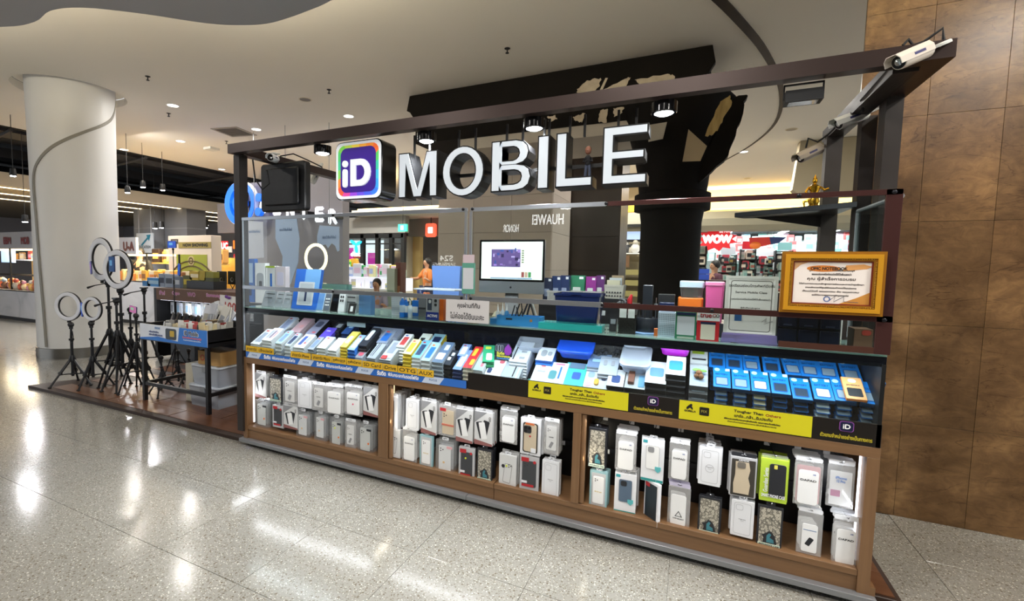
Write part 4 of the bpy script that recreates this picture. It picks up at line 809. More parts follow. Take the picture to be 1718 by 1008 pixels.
# ================================================================== BOXED GOODS IN THE TRAY
def R2(th): return Matrix.Rotation(th, 4, 'X')
def boxgood(name, label, cat, u, v, yf, w, l, t, side, top=None, n=None, rz=0, group=None, prints=(), tilt=math.radians(31), lid=None, maxn=9, minn=1, free=False):
    """a stack of flat boxes; (u,v) = middle of the top front edge of the topmost box, at depth yf"""
    p = aty(u, v, yf); zt = p.z; zb = trayz(yf)
    step = t/math.cos(tilt)
    if n is None: n = max(minn, min(maxn, round((zt-zb)/step)))
    if not free:
        zt = max(zt, zb+t*1.02) if n == 1 and zt < zb+t else zt
        zt = min(zt, zb+(n+.6)*step)
    dz = (zt-zb)/n if not free else t*1.05
    first = None
    for k in range(n):
        z = zt-k*dz
        jx = rnd.uniform(-.002, .002) if k else 0
        lb = label if n == 1 else (label+', '+(ordn(k)+' from stack top' if k else 'top of stack'))
        if k == 0:
            o = thing(name, lb, cat, (p.x, yf, z), group=group)
            o.rotation_euler = (tilt, 0, rz); o.rotation_mode = 'XYZ'
            part('box', MB().prism(rrect(-w/2, w/2, 0, l, .0015, 1), 0, min(t, dz*.98), .0007, FLAT), side, o)
            f0 = .0006
            if top: part('printed_top', MB().box(-w/2+.001, w/2-.001, .001, l-.001, .0, f0), top, o)
            for pr in prints:
                nm, sh, mt = pr[:3]; x0, x1, y0, y1 = [a for a in sh[:4]]; hh = sh[4] if len(sh) > 4 else .0012
                part(nm, MB().prism(rrect(x0*w, x1*w, y0*l, y1*l, sh[5] if len(sh) > 5 else .002, 3), -(f0+hh), -f0*.5, 0, FLAT), mt, o)
            first = o
        else:
            o = first.copy(); COL.objects.link(o); o.location = (p.x+jx, yf, z); o['label'] = lb; o['group'] = (group or name.replace('_', ' '))+' stack'
            for ch in first.children[:(1 if not top else 2)]: c = ch.copy(); COL.objects.link(c); c.parent = o
    return first
# battery boxes: two rows of stacks at the right
BB = mat('#1a7ad0', .35); BBS = mat('#123a63', .4); BATW = mat('#7f93a4', .25); BATD = mat('#2b3a4c', .3)
def battery(i, row, u, v, yf, bat, w=.078, l=.15, t=.021, rz=0, lab='', n=None):
    o = boxgood('battery_box', 'blue battery box '+lab, 'battery box', u, v, yf, w, l, t, BBS, BB, n=n, rz=rz, group='blue battery boxes in the tray', maxn=6, tilt=math.radians(30),
                prints=[('battery_window', (-.36, .36, .1, .52, .0008, .008), mat('#0f4f96', .3)), ('battery', (-.31, .31, .14, .48, .0014, .004), bat), ('round_seal', (-.42, -.1, .8, .97, .0008, .012), mat('#a8d2ee', .4)), ('corner_label', (.22, .46, .84, .96, .0008, .001), mat('#d7e6ee', .5))])
    part('lettering', MB(FLAT).text('BATTERY', 0, l*.66, l*.09, w*.7, y=-.001, bold=.0004), mat('#0b3566', .4), o)
    return o
fr_u = [(1212, 640), (1244, 648), (1277, 655), (1311, 661), (1347, 670), (1384, 671), (1420, 672), (1462, 677)]
for i, (u, v) in enumerate(fr_u): battery(i, 0, u, v, .045, [BATW, BATW, mat('#c9c7a8', .4), BATD, BATD, mat('#c5d6de', .2), BATW, BATW][i], lab='in the front row, '+ORD[i]+' from the left', rz=.0)
bk_u = [(1202, 604), (1231, 606), (1261, 612), (1295, 616), (1332, 622), (1360, 620), (1391, 625), (1430, 628), (1468, 630)]
for i, (u, v) in enumerate(bk_u): battery(i, 1, u+2, v, .2, [BATD, BATD, BATW, BATD, BATW, BATW, BATW, BATW, BATD][i], lab='in the back row, '+ORD[i]+' from the left', rz=[0, 0, .02, 0, .1, 0, -.03, 0, 0][i])
o = boxgood('battery_box', 'orange and white battery box lying on the blue battery boxes', 'battery box', 1438, 670, .035, .075, .14, .014, mat('#d98a4a', .45), mat('#e3a468', .45), n=1, rz=.0, free=True, tilt=math.radians(33), prints=[('battery_window', (-.36, .36, .12, .5, .0008, .006), mat('#37393c', .2)), ('round_seal', (-.2, .2, .75, .92, .0008, .01), mat('#e8d7d0', .4))])
part('lettering', MB(FLAT).text('JAMEMAX', 0, .088, .011, .05, y=-.001, bold=.0004), INK, o)
# general goods; kind tuples (name,label,u,v,yf,w,l,t,side,top,rz,prints)
WB = mat('#dfe2e6', .4); GB = mat('#9aa0a8', .4); LB = mat('#9cc4e0', .35); KB = mat('#1a1c22', .4); YB = mat('#e2c63a', .4); GRB = mat('#2f8a5c', .4); RB = mat('#cf2a34', .4); BLB = mat('#2e6fc4', .4); PKB = mat('#dca8ae', .4); VB = mat('#5a4ac0', .4); TB = mat('#3fb4a4', .4); TRB = MILK
def ph(m1=None, m2=None): return [('picture', (-.3, .3, .15, .75, .0008, .004), m1 or mat('#6d7f9c', .4)), ('small_print', (-.3, .0, .82, .9, .0006, .0005), m2 or mat('#c83a3a', .5))]
G = [
 ('cable_box', 'flat white cable box at the far left of the tray', 427, 577, .03, .1, .16, .012, WB, mat('#d9dce2', .4), -.05, ph(mat('#8f9bb0', .4))),
 ('phone_box', 'white box with three small phone pictures near the left tray end', 446, 571, .035, .095, .13, .02, WB, mat('#e4e7ea', .4), 0, [('picture', (-.35, -.1, .2, .8, .0008, .003), GB), ('picture', (-.05, .2, .2, .8, .0008, .003), mat('#7b6a80', .4)), ('picture', (.25, .42, .25, .7, .0008, .003), mat('#cc8888', .4))]),
 ('cable_box', 'narrow white and blue cable box second from the left front', 466, 576, .035, .06, .13, .02, WB, LB, 0, ph()),
 ('cable_box', 'narrow navy pictured cable box left of the charger box', 481, 580, .035, .055, .13, .018, WB, mat('#a8b4c6', .4), 0, ph(NAVY)),
 ('charger_box', 'white charger box showing a blue adapter and a red dot', 500, 583, .03, .1, .13, .022, WB, mat('#e6e9ec', .4), 0, [('picture', (-.32, 0, .2, .85, .0008, .003), mat('#2f4f9c', .4)), ('picture', (.08, .36, .3, .8, .0008, .003), GB), ('dot', (.14, .28, .3, .42, .0012, .006), RED)]),
 ('charger_box', 'grey blister charger box over the yellow iPhone tag', 520, 586, .035, .055, .12, .02, GB, TRB, 0, ph()),
 ('charger_box', 'white box over a green one above the yellow cable tag', 538, 584, .035, .08, .11, .018, WB, mat('#cfe0d8', .4), 0, ph(WHITE, RED)),
 ('charger_box', 'white box with round picture left of the blue box', 556, 588, .035, .075, .12, .018, WB, WB, 0, [('picture', (-.25, .25, .3, .75, .0008, .02), mat('#b8c0c8', .4))]),
 ('charger_box', 'yellow topped box with white plug picture', 574, 582, .08, .07, .15, .018, YB, mat('#ddd06a', .4), -.05, [('picture', (-.2, .25, .25, .7, .0012, .01), WHITE)]),
 ('adapter_box', 'blue box with white adapter picture', 588, 587, .045, .06, .14, .02, BLB, mat('#8fb0da', .4), 0, ph(WHITE)),
 ('adapter_box', 'black box with long white adapter', 607, 580, .08, .07, .17, .02, KB, mat('#2a2d36', .3), 0, [('picture', (-.25, .2, .3, .85, .003, .012), WHITE)]),
 ('card_blister', 'clear blister with red memory card reader', 601, 600, .035, .06, .09, .014, TRB, CLEAR, 0, [('picture', (-.3, .3, .2, .5, .0015, .006), mat('#c0405a', .4))]),
 ('cable_blister', 'long clear blister with thin black cables', 622, 601, .035, .07, .2, .01, GB, TRB, .0, [('cable', (-.3, -.25, .1, .9, .002, .001), BLACK), ('cable', (-.1, -.05, .1, .9, .002, .001), BLACK)]),
 ('drive_blister', 'grey blister with red and white flash drive', 645, 604, .035, .09, .17, .012, GB, mat('#b8bfc8', .3), 0, [('picture', (-.3, .25, .35, .9, .0012, .006), mat('#8f98a6', .4)), ('drive', (-.4, .05, .04, .2, .006, .003), RED), ('drive', (.1, .42, .1, .3, .006, .003), WHITE)]),
 ('drive_box', 'white box with small flag coloured picture above the memory card tag', 671, 582, .14, .065, .12, .016, WB, mat('#e4e6e6', .4), 0, ph(mat('#c84a4a', .4), BLB)),
 ('drive_box', 'yellow and white adapter box above the AUX tag side', 682, 594, .06, .062, .13, .02, YB, mat('#e8e2a8', .4), 0, ph(mat('#d8b83a', .4))),
 ('adapter_box', 'sky blue adapter box with dark plug picture', 697, 600, .05, .062, .15, .02, WB, mat('#6fb4dc', .35), 0, ph(mat('#2a3c5c', .4))),
 ('adapter_box', 'white and turquoise adapter box with orange dot', 713, 605, .045, .062, .15, .02, WB, mat('#a6d4e2', .35), 0, ph(BLB, ORANGE)),
 ('adapter_box', 'navy and white audio adapter box', 733, 608, .045, .075, .17, .02, mat('#9aa4b2', .4), mat('#5d7390', .3), 0, [('picture', (-.35, .3, .15, .45, .001, .004), WHITE), ('picture', (-.1, .3, .6, .85, .001, .004), mat('#c9d3dc', .4))]),
 ('adapter_blister', 'dark blister with white plugs right of the navy audio box', 749, 612, .06, .05, .12, .016, KB, mat('#2e3440', .3), 0, [('picture', (-.3, .1, .3, .5, .003, .004), WHITE), ('picture', (-.1, .3, .6, .8, .003, .004), WHITE)]),
 ('card_box', 'blue and white card box left of the red box', 766, 620, .05, .06, .16, .018, mat('#2a3a6a', .4), mat('#7f9fd0', .35), -.04, ph(WHITE, YEL)),
 ('toy_charger_box', 'crimson cable box with yellow number print', 783, 617, .04, .06, .17, .02, mat('#c4bfb0', .5), RB, -.05, [('picture', (-.3, .1, .55, .9, .0008, .004), mat('#e0b83a', .4)), ('picture', (.0, .4, .15, .4, .0008, .006), mat('#e8d23a', .4))]),
 ('toy_charger_box', 'sky blue and white box with pink pictures beside the crimson box', 801, 621, .04, .06, .14, .022, WB, mat('#a8d3e8', .4), 0, [('picture', (-.3, .1, .5, .8, .0008, .006), PKB), ('picture', (.05, .35, .2, .45, .0008, .006), mat('#e07a8a', .4))]),
 ('earphone_box', 'wide white box with red script and a tangled blue charm', 823, 634, .035, .1, .17, .022, WB, mat('#e4e7ec', .4), 0, [('picture', (-.4, -.15, .2, .4, .004, .008), mat('#2a3c6a', .4)), ('small_print', (.1, .4, .65, .8, .0008, .01), mat('#c86070', .4)), ('small_print', (-.1, .2, .82, .92, .0008, .002), RED)]),
 ('earphone_box', 'silver grey box with a black stick picture', 851, 640, .03, .115, .15, .024, GB, mat('#a9b4c0', .3), 0, [('picture', (.1, .16, .25, .75, .001, .001), BLACK), ('picture', (.3, .36, .2, .8, .001, .001), mat('#dfe6ee', .3))]),
 ('earphone_box', 'white card with dotted icons behind the grey box', 868, 607, .14, .11, .16, .014, WB, mat('#cdd6e4', .35), 0, [('small_print', (-.35, -.28, .1, .9, .0006, .001), INK), ('small_print', (.0, .3, .15, .25, .0006, .001), GB), ('small_print', (.0, .3, .45, .55, .0006, .001), GB)]),
 ('earphone_box', 'blue edged white box with grey round buds', 912, 605, .15, .1, .1, .018, BLB, mat('#dbe2ea', .3), 0, [('picture', (-.3, .05, .3, .8, .001, .02), GB), ('picture', (.1, .35, .4, .7, .001, .01), GB)]),
 ('power_bank_box', 'white small-print box above the left end of middle yellow banner', 901, 640, .03, .085, .15, .022, WB, mat('#dde2ea', .4), 0, [('small_print', (-.1, .2, .7, .8, .0008, .001), mat('#c8606a', .4)), ('small_print', (-.25, .3, .45, .52, .0008, .001), GB)]),
 ('power_bank_box', 'white box with blue pen and green cable picture', 928, 644, .03, .105, .15, .022, WB, mat('#e3e8ea', .4), 0, [('picture', (-.4, .0, .2, .6, .0008, .015), mat('#4a8a94', .4)), ('picture', (.1, .2, .25, .8, .0008, .002), BLB), ('small_print', (-.2, .3, .88, .95, .0008, .001), mat('#d87a9a', .4))]),
 ('power_bank_box', 'turquoise box with blue earphone case picture', 958, 648, .03, .115, .16, .022, TB, mat('#45b8aa', .35), 0, [('picture', (-.1, .3, .3, .6, .001, .01), mat('#3a5fae', .35)), ('picture', (-.35, .4, .75, 1.0, .0008, .002), mat('#5f7690', .35))]),
 ('trinket_blister', 'pale pink and white charm card right of the turquoise box', 985, 652, .035, .07, .15, .012, WB, mat('#d6dbe2', .35), 0, [('picture', (-.3, .2, .1, .3, .001, .01), PKB), ('picture', (-.2, .3, .5, .75, .001, .012), mat('#8fa8c8', .4))]),
 ('trinket_blister', 'clear blister with grey buds and a yellow charm', 1005, 654, .035, .08, .2, .014, TRB, mat('#c3ccd8', .3), 0, [('picture', (-.2, .2, .5, .8, .001, .02), GB), ('charm', (-.42, -.12, .12, .3, .012, .012), mat('#d8a43c', .5)), ('picture', (.0, .3, .3, .45, .003, .008), NAVY)]),
 ('earbuds_box', 'black sided white box with dark blue earbuds case picture', 1031, 648, .035, .085, .11, .024, KB, mat('#cfd4da', .35), 0, [('picture', (-.25, .25, .2, .65, .001, .012), mat('#3a4f86', .3))]),
 ('earbuds_box', 'glassy box with a small brown charm', 1064, 652, .035, .1, .12, .026, KB, mat('#b8bfc6', .2), 0, [('charm', (-.35, -.05, .2, .8, .02, .002), mat('#6a4030', .5)), ('picture', (.15, .45, .1, .7, .003, .004), mat('#6fa8d0', .3))]),
 ('earbuds_box', 'black sided white box right of the brown charm', 1099, 643, .045, .1, .14, .024, KB, mat('#dfe3e8', .35), 0, [('picture', (-.3, .35, .3, .7, .001, .012), mat('#6f9ec8', .3))]),
 ('earbuds_box', 'tall stacked white and black box with blue case picture', 1133, 629, .06, .09, .12, .022, KB, mat('#e2e6ea', .35), 0, [('picture', (-.35, .35, .25, .75, .001, .012), mat('#3a8acc', .3))]),
 # back row
 ('earphone_case_box', 'pale translucent box in the back row at the far left', 470, 554, .19, .085, .15, .02, WB, mat('#b6bfd0', .3), 0, ph(mat('#8a93b0', .3))),
 ('earphone_case_box', 'pale rose box in the back row', 494, 557, .19, .1, .16, .02, mat('#c8aeb4', .4), mat('#c7a4ac', .35), 0, [('picture', (-.1, .3, .3, .5, .001, .01), mat('#d8a0a0', .4))]),
 ('earphone_case_box', 'mauve grey box with dark ring in the back row', 520, 561, .19, .1, .16, .022, KB, mat('#8d8ea4', .3), 0, [('picture', (-.3, .3, .5, .85, .001, .02), mat('#4a4f66', .3)), ('small_print', (.0, .3, .1, .2, .001, .001), mat('#c85a6a', .4))]),
 ('violet_box', 'bright violet box behind the white round pictured box', 543, 566, .17, .095, .1, .02, VB, mat('#6250d0', .3), 0, [('small_print', (-.3, .1, .6, .7, .001, .001), LILAC)]),
 ('dark_box', 'black box with grey charger picture at the back', 560, 556, .24, .09, .1, .018, KB, mat('#22252e', .3), 0, [('picture', (-.2, .3, .4, .8, .001, .004), GB)]),
 ('dark_box', 'dark blue box with light stripes at the back', 578, 560, .22, .07, .12, .018, NAVY, mat('#2f4f8c', .3), 0, [('picture', (-.2, .3, .5, .7, .001, .004), LB)]),
 ('striped_blister', 'clear striped blister lid lying flat at the back', 640, 560, .24, .26, .09, .012, TRB, mat('#8b93a6', .25), 0, [('slot', (-.4, -.35, .2, .8, .001, .001), GB), ('slot', (-.1, -.05, .2, .8, .001, .001), GB), ('slot', (.2, .25, .2, .8, .001, .001), GB)]),
 ('striped_blister', 'grey clear blister box in front of the striped lid', 640, 572, .17, .09, .12, .012, TRB, mat('#8f9ab0', .25), 0, ph(BLB)),
 ('adapter_box', 'white box with black bars behind the sky blue box', 705, 578, .2, .075, .1, .016, WB, mat('#dfe6dc', .35), 0, [('picture', (-.35, .1, .3, .6, .001, .002), INK)]),
 ('adapter_box', 'dark screen picture box with yellow edge behind the navy box', 728, 577, .22, .09, .09, .016, YB, mat('#8fb5c4', .35), 0, [('picture', (-.3, .3, .2, .7, .001, .002), NAVY)]),
 ('blue_card_box', 'slim blue card box standing behind the crimson box', 773, 597, .16, .06, .1, .014, BLB, mat('#8faad8', .3), 0, ph(WHITE)),
 ('green_box', 'leaning green box with white earphones by the small standee', 819, 607, .1, .07, .13, .02, GRB, mat('#2fa072', .35), .35, [('picture', (-.2, .3, .1, .5, .001, .01), WHITE), ('small_print', (-.3, .2, .75, .9, .001, .004), mat('#c8d84a', .4))]),
 ('stick_box', 'blue grey blister behind the turquoise box', 1003, 607, .15, .12, .1, .012, TRB, mat('#6f86a8', .25), 0, [('picture', (-.3, .1, .4, .6, .002, .004), LB)]),
 ('stick_box', 'clear blister with grey ear tips behind the yellow charm', 1018, 628, .1, .1, .12, .012, TRB, mat('#b2bccb', .25), 0, [('picture', (-.3, -.1, .5, .8, .002, .01), GB), ('picture', (.1, .3, .5, .8, .002, .01), GB)]),
 ('card_box', 'white and lime label box behind the bagged toy box', 1173, 601, .22, .08, .1, .016, WB, mat('#dfe4e2', .35), 0, [('small_print', (-.4, .3, .6, .8, .001, .001), LIME), ('small_print', (-.4, .4, .2, .3, .001, .001), INK)]),
]
for (nm, lab, u, v, yf, w_, l_, t_, sd, tp_, rz, prs) in G:
    boxgood(nm, lab, 'boxed accessory', u, v, yf, w_*1.06, l_*1.25, t_*1.15, sd, tp_, rz=rz, prints=prs, maxn=7)
# bagged toy box
o = boxgood('bagged_box', 'clear bagged box with a green and brown toy tied on top', 'boxed accessory', 1172, 648, .035, .085, .16, .03, mat('#5a5c60', .3), MILK, prints=[('inner_card', (-.38, .38, .1, .9, .001, .01), mat('#9aa8ba', .3))], maxn=4)
part('toy', MB().ball((0, .08, .02), .016, 10, 6).ball((.01, .055, .018), .014, 10, 6).ball((-.012, .06, .015), .012, 8, 5), mat('#7a5232', .6), o, True, label='brown plush toy'); part('toy_leaf', MB().ball((-.01, .1, .022), .016, 8, 5, 1.4, .7, .4).ball((.02, .095, .022), .013, 8, 5, 1.3, .7, .4), mat('#6aa83c', .6), o, True, label='green leaf of the toy')
# food-box like containers
def tub(lab, u, v, yf, w_, d_, h_, body, lid=None, tilt=0., zt=None, contents=None):
    p = aty(u, v, yf); t = thing('plastic_container', lab, 'container', (p.x, yf, p.z)); t.rotation_euler = (tilt, 0, 0)
    fl_ = lambda z0, z1, P, Q: None
    vs = []; n = 16; rings = []
    for z, sx in ((0, .86), (.0, .88), (h_*.85, .99), (h_*.86, 1.04), (h_, 1.04)): rings.append((z, [(a*sx, b*sx) for a, b in rrect(-w_/2, w_/2, -d_/2, d_/2, min(w_, d_)*.22, 3)]))
    m = MB(); N_ = len(rings[0][1]); vs = [(a, b+d_/2, z) for z, P in rings for a, b in P]; fs = []
    for k in range(len(rings)-1):
        for i in range(N_): j = (i+1) % N_; fs.append((k*N_+i, k*N_+j, (k+1)*N_+j, (k+1)*N_+i))
    fs.append(tuple(range(N_))[::-1]); m.add(vs, fs); part('tub', m, body, t, True)
    if lid:
        m = MB(); P0 = rrect(-w_*.54, w_*.54, -d_*.54, d_*.54, min(w_, d_)*.24, 3); P1 = inset(P0, .012); P2 = inset(P0, .02)
        m.add([(a, b+d_/2, z) for z, P in ((h_-.004, P0), (h_+.01, P0), (h_+.013, inset(P0, .004)), (h_+.013, P1), (h_+.008, P2)) for a, b in P], [(k*N_+i, k*N_+(i+1) % N_, (k+1)*N_+(i+1) % N_, (k+1)*N_+i) for k in range(4) for i in range(N_)]+[tuple(4*N_+i for i in range(N_)), tuple(range(N_))[::-1]]); part('lid', m, lid, t, True)
    if contents:
        for c_ in contents: part(*c_[:3], t, c_[3] if len(c_) > 3 else False)
    return t
BT = mat('#1f55d8', .25); PUR = mat('#c02ad0', .25)
tub('open clear lid-less container leaning at the back left of the blue one', 888, 592, .24, .16, .11, .05, MILK, tilt=.55)
tub('bright blue lidded plastic container tilted at the back of the tray', 964, 603, .2, .2, .13, .05, BT, BT, tilt=.5)
cm = MB(); r_ = random.Random(4)
for i in range(26): cm.ball((r_.uniform(-.07, .07), r_.uniform(.02, .09), .028+r_.uniform(0, .01)), r_.uniform(.006, .012), 6, 4)
c1 = tub('clear open container filled with black earphone parts', 1016, 607, .22, .17, .11, .045, CLEAR, tilt=.4, contents=[('parts_heap', cm, mat('#33363c', .4))])
for ch in c1.children:
    if ch.name.startswith('parts_heap'): ch['kind'] = 'stuff'
tub('large clear upturned container stack in the middle of the tray', 1064, 628, .12, .15, .2, .05, MILK, MILK, tilt=.42)
tub('small clear container on top of the large clear one', 1066, 590, .24, .12, .1, .035, CLEAR, MILK, tilt=.5)
tub('purple lidded plastic container tilted beside the large clear one', 1132, 598, .2, .15, .12, .05, PUR, PUR, tilt=.5)
# key charms and little standee
p = aty(874, 632, .05); t = thing('key_charm', 'black red and white key charm between the grey and white boxes', 'charm', (p.x, .05, trayz(.05)+.0)); part('figure', MB().ball((0, 0, .03), .016, 10, 6).ball((0, .01, .062), .014, 10, 6), mat('#1c1b1d', .5), t, True); part('scarf', MB().ball((0, -.008, .045), .012, 10, 6, 1.2, .8, .5), RED, t, True); part('face_patch', MB().ball((.002, -.002, .066), .008, 8, 5), WHITE, t, True)
p = aty(886, 636, .05); solo('key_charm', 'teal and clear key charm beside the black one', 'charm', MB().ball((p.x, .06, trayz(.06)+.02), .02, 12, 8).ball((p.x+.004, .07, trayz(.06)+.055), .014, 12, 8), mat('#3a9c98', .3), True)
p = aty(846, 590, .17); t = thing('counter_standee', 'small printed standee with three phone glass outlines and yellow script', 'sign', (p.x, .17, trayz(.17)))
zz = trayz(.17); z0 = aty(846, 595, .17).z; X = TR(0, 0, z0-zz)
part('board', MB(X).prism([(-.06, -.03), (.05, -.03), (.055, .04), (.03, .075), (-.05, .07), (-.065, .03)], 0, .002), mat('#1c2030', .4), t)
part('purple_shape', MB(X).prism([(0, .02), (.01, .0), (.035, .0), (.05, .02), (.048, .045), (.026, .07), (.003, .045)], -.002, 0), mat('#7a2f8c', .4), t)
for i in range(3): o_ = rrect(-.058+.018*i, -.044+.018*i, .02, .06, .003, 2); part('phone_outline', MB(X).frame(o_, inset(o_, .0015), -.001, 0), mat('#b8bcc4', .4), t)
part('lettering', MB(X).text('รับติด', -.025, .008, .018, .05, y=-.001, bold=.0008), mat('#e0d84a', .5), t); part('lettering', MB(X).text('ฟิล์มและกระจก', -.005, -.01, .014, .09, y=-.001, bold=.0006), mat('#e0d84a', .5), t); part('lettering', MB(X).text('กันรอยโฟกัส', -.005, -.024, .011, .09, y=-.001, bold=.0006), mat('#5aa0e0', .5), t)
part('prop_rod', MB().box(-.006, .006, .002, .006, 0, z0-zz), CLEAR, t)
# ================================================================== THINGS ON THE COUNTER SHELF
SZ = 1.146
def onshelf(u, v, y=None):   # point on the shelf top seen at a pixel, or at depth y
    if y is None: return atf(u, v, SZ)
    p = aty(u, v, y); return Vector((p.x, y, SZ))
def stdbox(name, lab, cat, u0, v0, u1, v1, y, d, m_, prints=(), rz=0, tilt=0, z0=SZ, bev=.001, group=None):
    """upright box on the shelf whose front face fills the pixel rectangle at depth y"""
    um = (u0+u1)/2; a, b = aty(u0, (v0+v1)/2, y), aty(u1, (v0+v1)/2, y); top = aty(um, v0, y).z; w_ = b.x-a.x; h_ = top-z0
    t = thing(name, lab, cat, ((a.x+b.x)/2, y, z0), rz=rz, group=group); t.rotation_euler = (-tilt, 0, rz)
    part('box', MB().prism(rrect(-w_/2, w_/2, 0, h_, .002, 2), 0, d, bev), m_, t)
    for nm, (x0, x1, y0, y1, th, r), mt in prints: part(nm, MB().prism(rrect(x0*w_, x1*w_, y0*h_, y1*h_, r, 3), -th-.0005, .0003), mt, t)
    t['w'] = w_; t['h'] = h_; return t
# left end: boxes and tablets
stdbox('cable_pack', 'blue and white cable pack at the far left end of the shelf', 'boxed accessory', 413, 434, 427, 510, .34, .04, mat('#2563b8', .35), [('picture', (-.3, .3, .45, .9, .0008, .004), mat('#a8c4e4', .35)), ('picture', (-.15, .15, .15, .4, .001, .01), NAVY)])
stdbox('headset_box', 'white box with a black round cable picture beside the blue cable pack', 'boxed accessory', 428, 441, 445, 507, .33, .05, WB, [('picture', (-.35, .35, .35, .75, .0008, .03), GB), ('picture', (-.1, .2, .38, .55, .001, .01), INK)])
stdbox('headset_box', 'white box with blue script right of the round cable box', 'boxed accessory', 446, 446, 461, 508, .33, .05, WB, [('small_print', (.0, .2, .45, .8, .0008, .001), BLUE), ('green_strip', (-.5, .5, .95, 1, .0008, .001), LIME)])
stdbox('headset_box', 'pale pinkish tall box behind the grey tablet plates', 'boxed accessory', 462, 447, 479, 509, .33, .05, mat('#cfc4cc', .35), [('picture', (-.3, .3, .5, .85, .0008, .01), LILAC)])
for i, (u0, v0, u1, v1, lab) in enumerate([(438, 487, 459, 512, 'wide grey specification plate, leftmost'), (460, 488, 472, 513, 'narrow grey specification plate in the middle'), (473, 489, 487, 515, 'grey specification plate next to the blue tablet box')]):
    stdbox('spec_plate', lab, 'display plate', u0, v0, u1, v1, .12, .004, mat('#8f949c', .3), [('small_print', (-.35, .35, .8, .84, .0006, .0005), INK), ('small_print', (-.35, .2, .55, .58, .0006, .0005), INK), ('picture', (-.1, .2, .3, .45, .0006, .003), GB)], tilt=.35)
t = stdbox('tablet_box', 'tall blue tablet box with a white tablet picture and pen', 'boxed accessory', 488, 450, 530, 516, .1, .03, mat('#2a66c8', .3), [('light_panel', (-.1, .5, .5, 1., .0006, .002), mat('#6fa4e0', .3)), ('tablet_picture', (-.3, .32, .1, .68, .0012, .008), mat('#c9ccd2', .25)), ('tablet_face', (-.24, .26, .14, .64, .002, .004), mat('#b4b9c2', .25)), ('pen_picture', (-.02, .06, .2, .45, .003, .004), NAVY)], tilt=.2)
stdbox('phone_dummy', 'white edged phone on show right of the blue tablet box', 'phone', 527, 490, 541, 518, .1, .008, mat('#a8c2dc', .2), [('screen', (-.42, .42, .04, .96, .0006, .004), mat('#5b84b8', .15, 0, .3))], tilt=.3)
stdbox('phone_dummy', 'grey phone with app icons on its screen', 'phone', 541, 491, 552, 519, .1, .008, GREYP, [('screen', (-.42, .42, .04, .96, .0006, .004), mat('#59616e', .15, 0, .2))]+[('app_icon', (-.3+.22*i, -.16+.22*i, .3+.17*j, .38+.17*j, .0012, .001), WHITE) for i in range(3) for j in range(3)], tilt=.3)
stdbox('phone_dummy', 'plain black phone between the icon phone and the dotted box', 'phone', 553, 492, 565, 521, .1, .008, BLACK, [('screen', (-.44, .44, .03, .97, .0006, .004), GLOSSB)], tilt=.3)
stdbox('camera_glass_box', 'small white box with dotted round lenses', 'boxed accessory', 566, 492, 577, 522, .1, .02, WB, [('lens_picture', (-.3+.3*i, -.08+.3*i, .55+.2*j, .68+.2*j, .0008, .004), INK) for i in range(2) for j in range(2)], tilt=.2)
stdbox('camera_glass_box', 'grey white striped box in front of the dark phone stand', 'boxed accessory', 578, 491, 598, 523, .14, .03, mat('#b4b6ba', .4), [('small_print', (-.4, .4, .75, .8, .0008, .0005), INK), ('small_print', (-.4, .4, .5, .54, .0008, .0005), INK)])
stdbox('phone_dummy', 'small black phone leaning with a white figure picture', 'phone', 583, 508, 594, 528, .06, .008, BLACK, [('picture', (-.2, .2, .2, .7, .0008, .002), WHITE)], tilt=.3)
t = stdbox('stick_holder', 'light blue acrylic holder full of white sticks', 'holder', 602, 494, 622, 530, .06, .05, thin('blue_acrylic', '#9cc6ee', 1.5, .35, .05))
m = MB(); r_ = random.Random(2)
for i in range(9): m.tube([(-.03+.0075*i, .02+r_.uniform(0, .015), .008), (-.03+.0075*i+r_.uniform(-.006, .006), .03, .12+r_.uniform(-.02, .02))], .0025, 5)
part('white_stick', m, WHITE, t, label='bundle of white sticks', kind='stuff')
stdbox('price_card', 'small pale blue card hung under the shelf edge', 'card', 582, 530, 613, 545, .02, .002, mat('#b8d2ea', .4), z0=1.06)
p = onshelf(552, 0, .42); p = aty(552, 480, .42); t = thing('glass_tray', 'long greenish glass box lying on the shelf behind the phones', 'glass box', (p.x, .40, SZ)); part('glass_box', MB().box(-.2, .2, 0, .07, .12, .19), thin('green_glass', '#9fc4ba', 1.3, .25), t); part('stand', MB().box(-.19, .19, .005, .065, 0, .119), mat('#2a2e33', .4), t); part('inner_strip', MB().box(-.16, .0, .01, .06, .125, .15), mat('#c8c86a', .5), t)
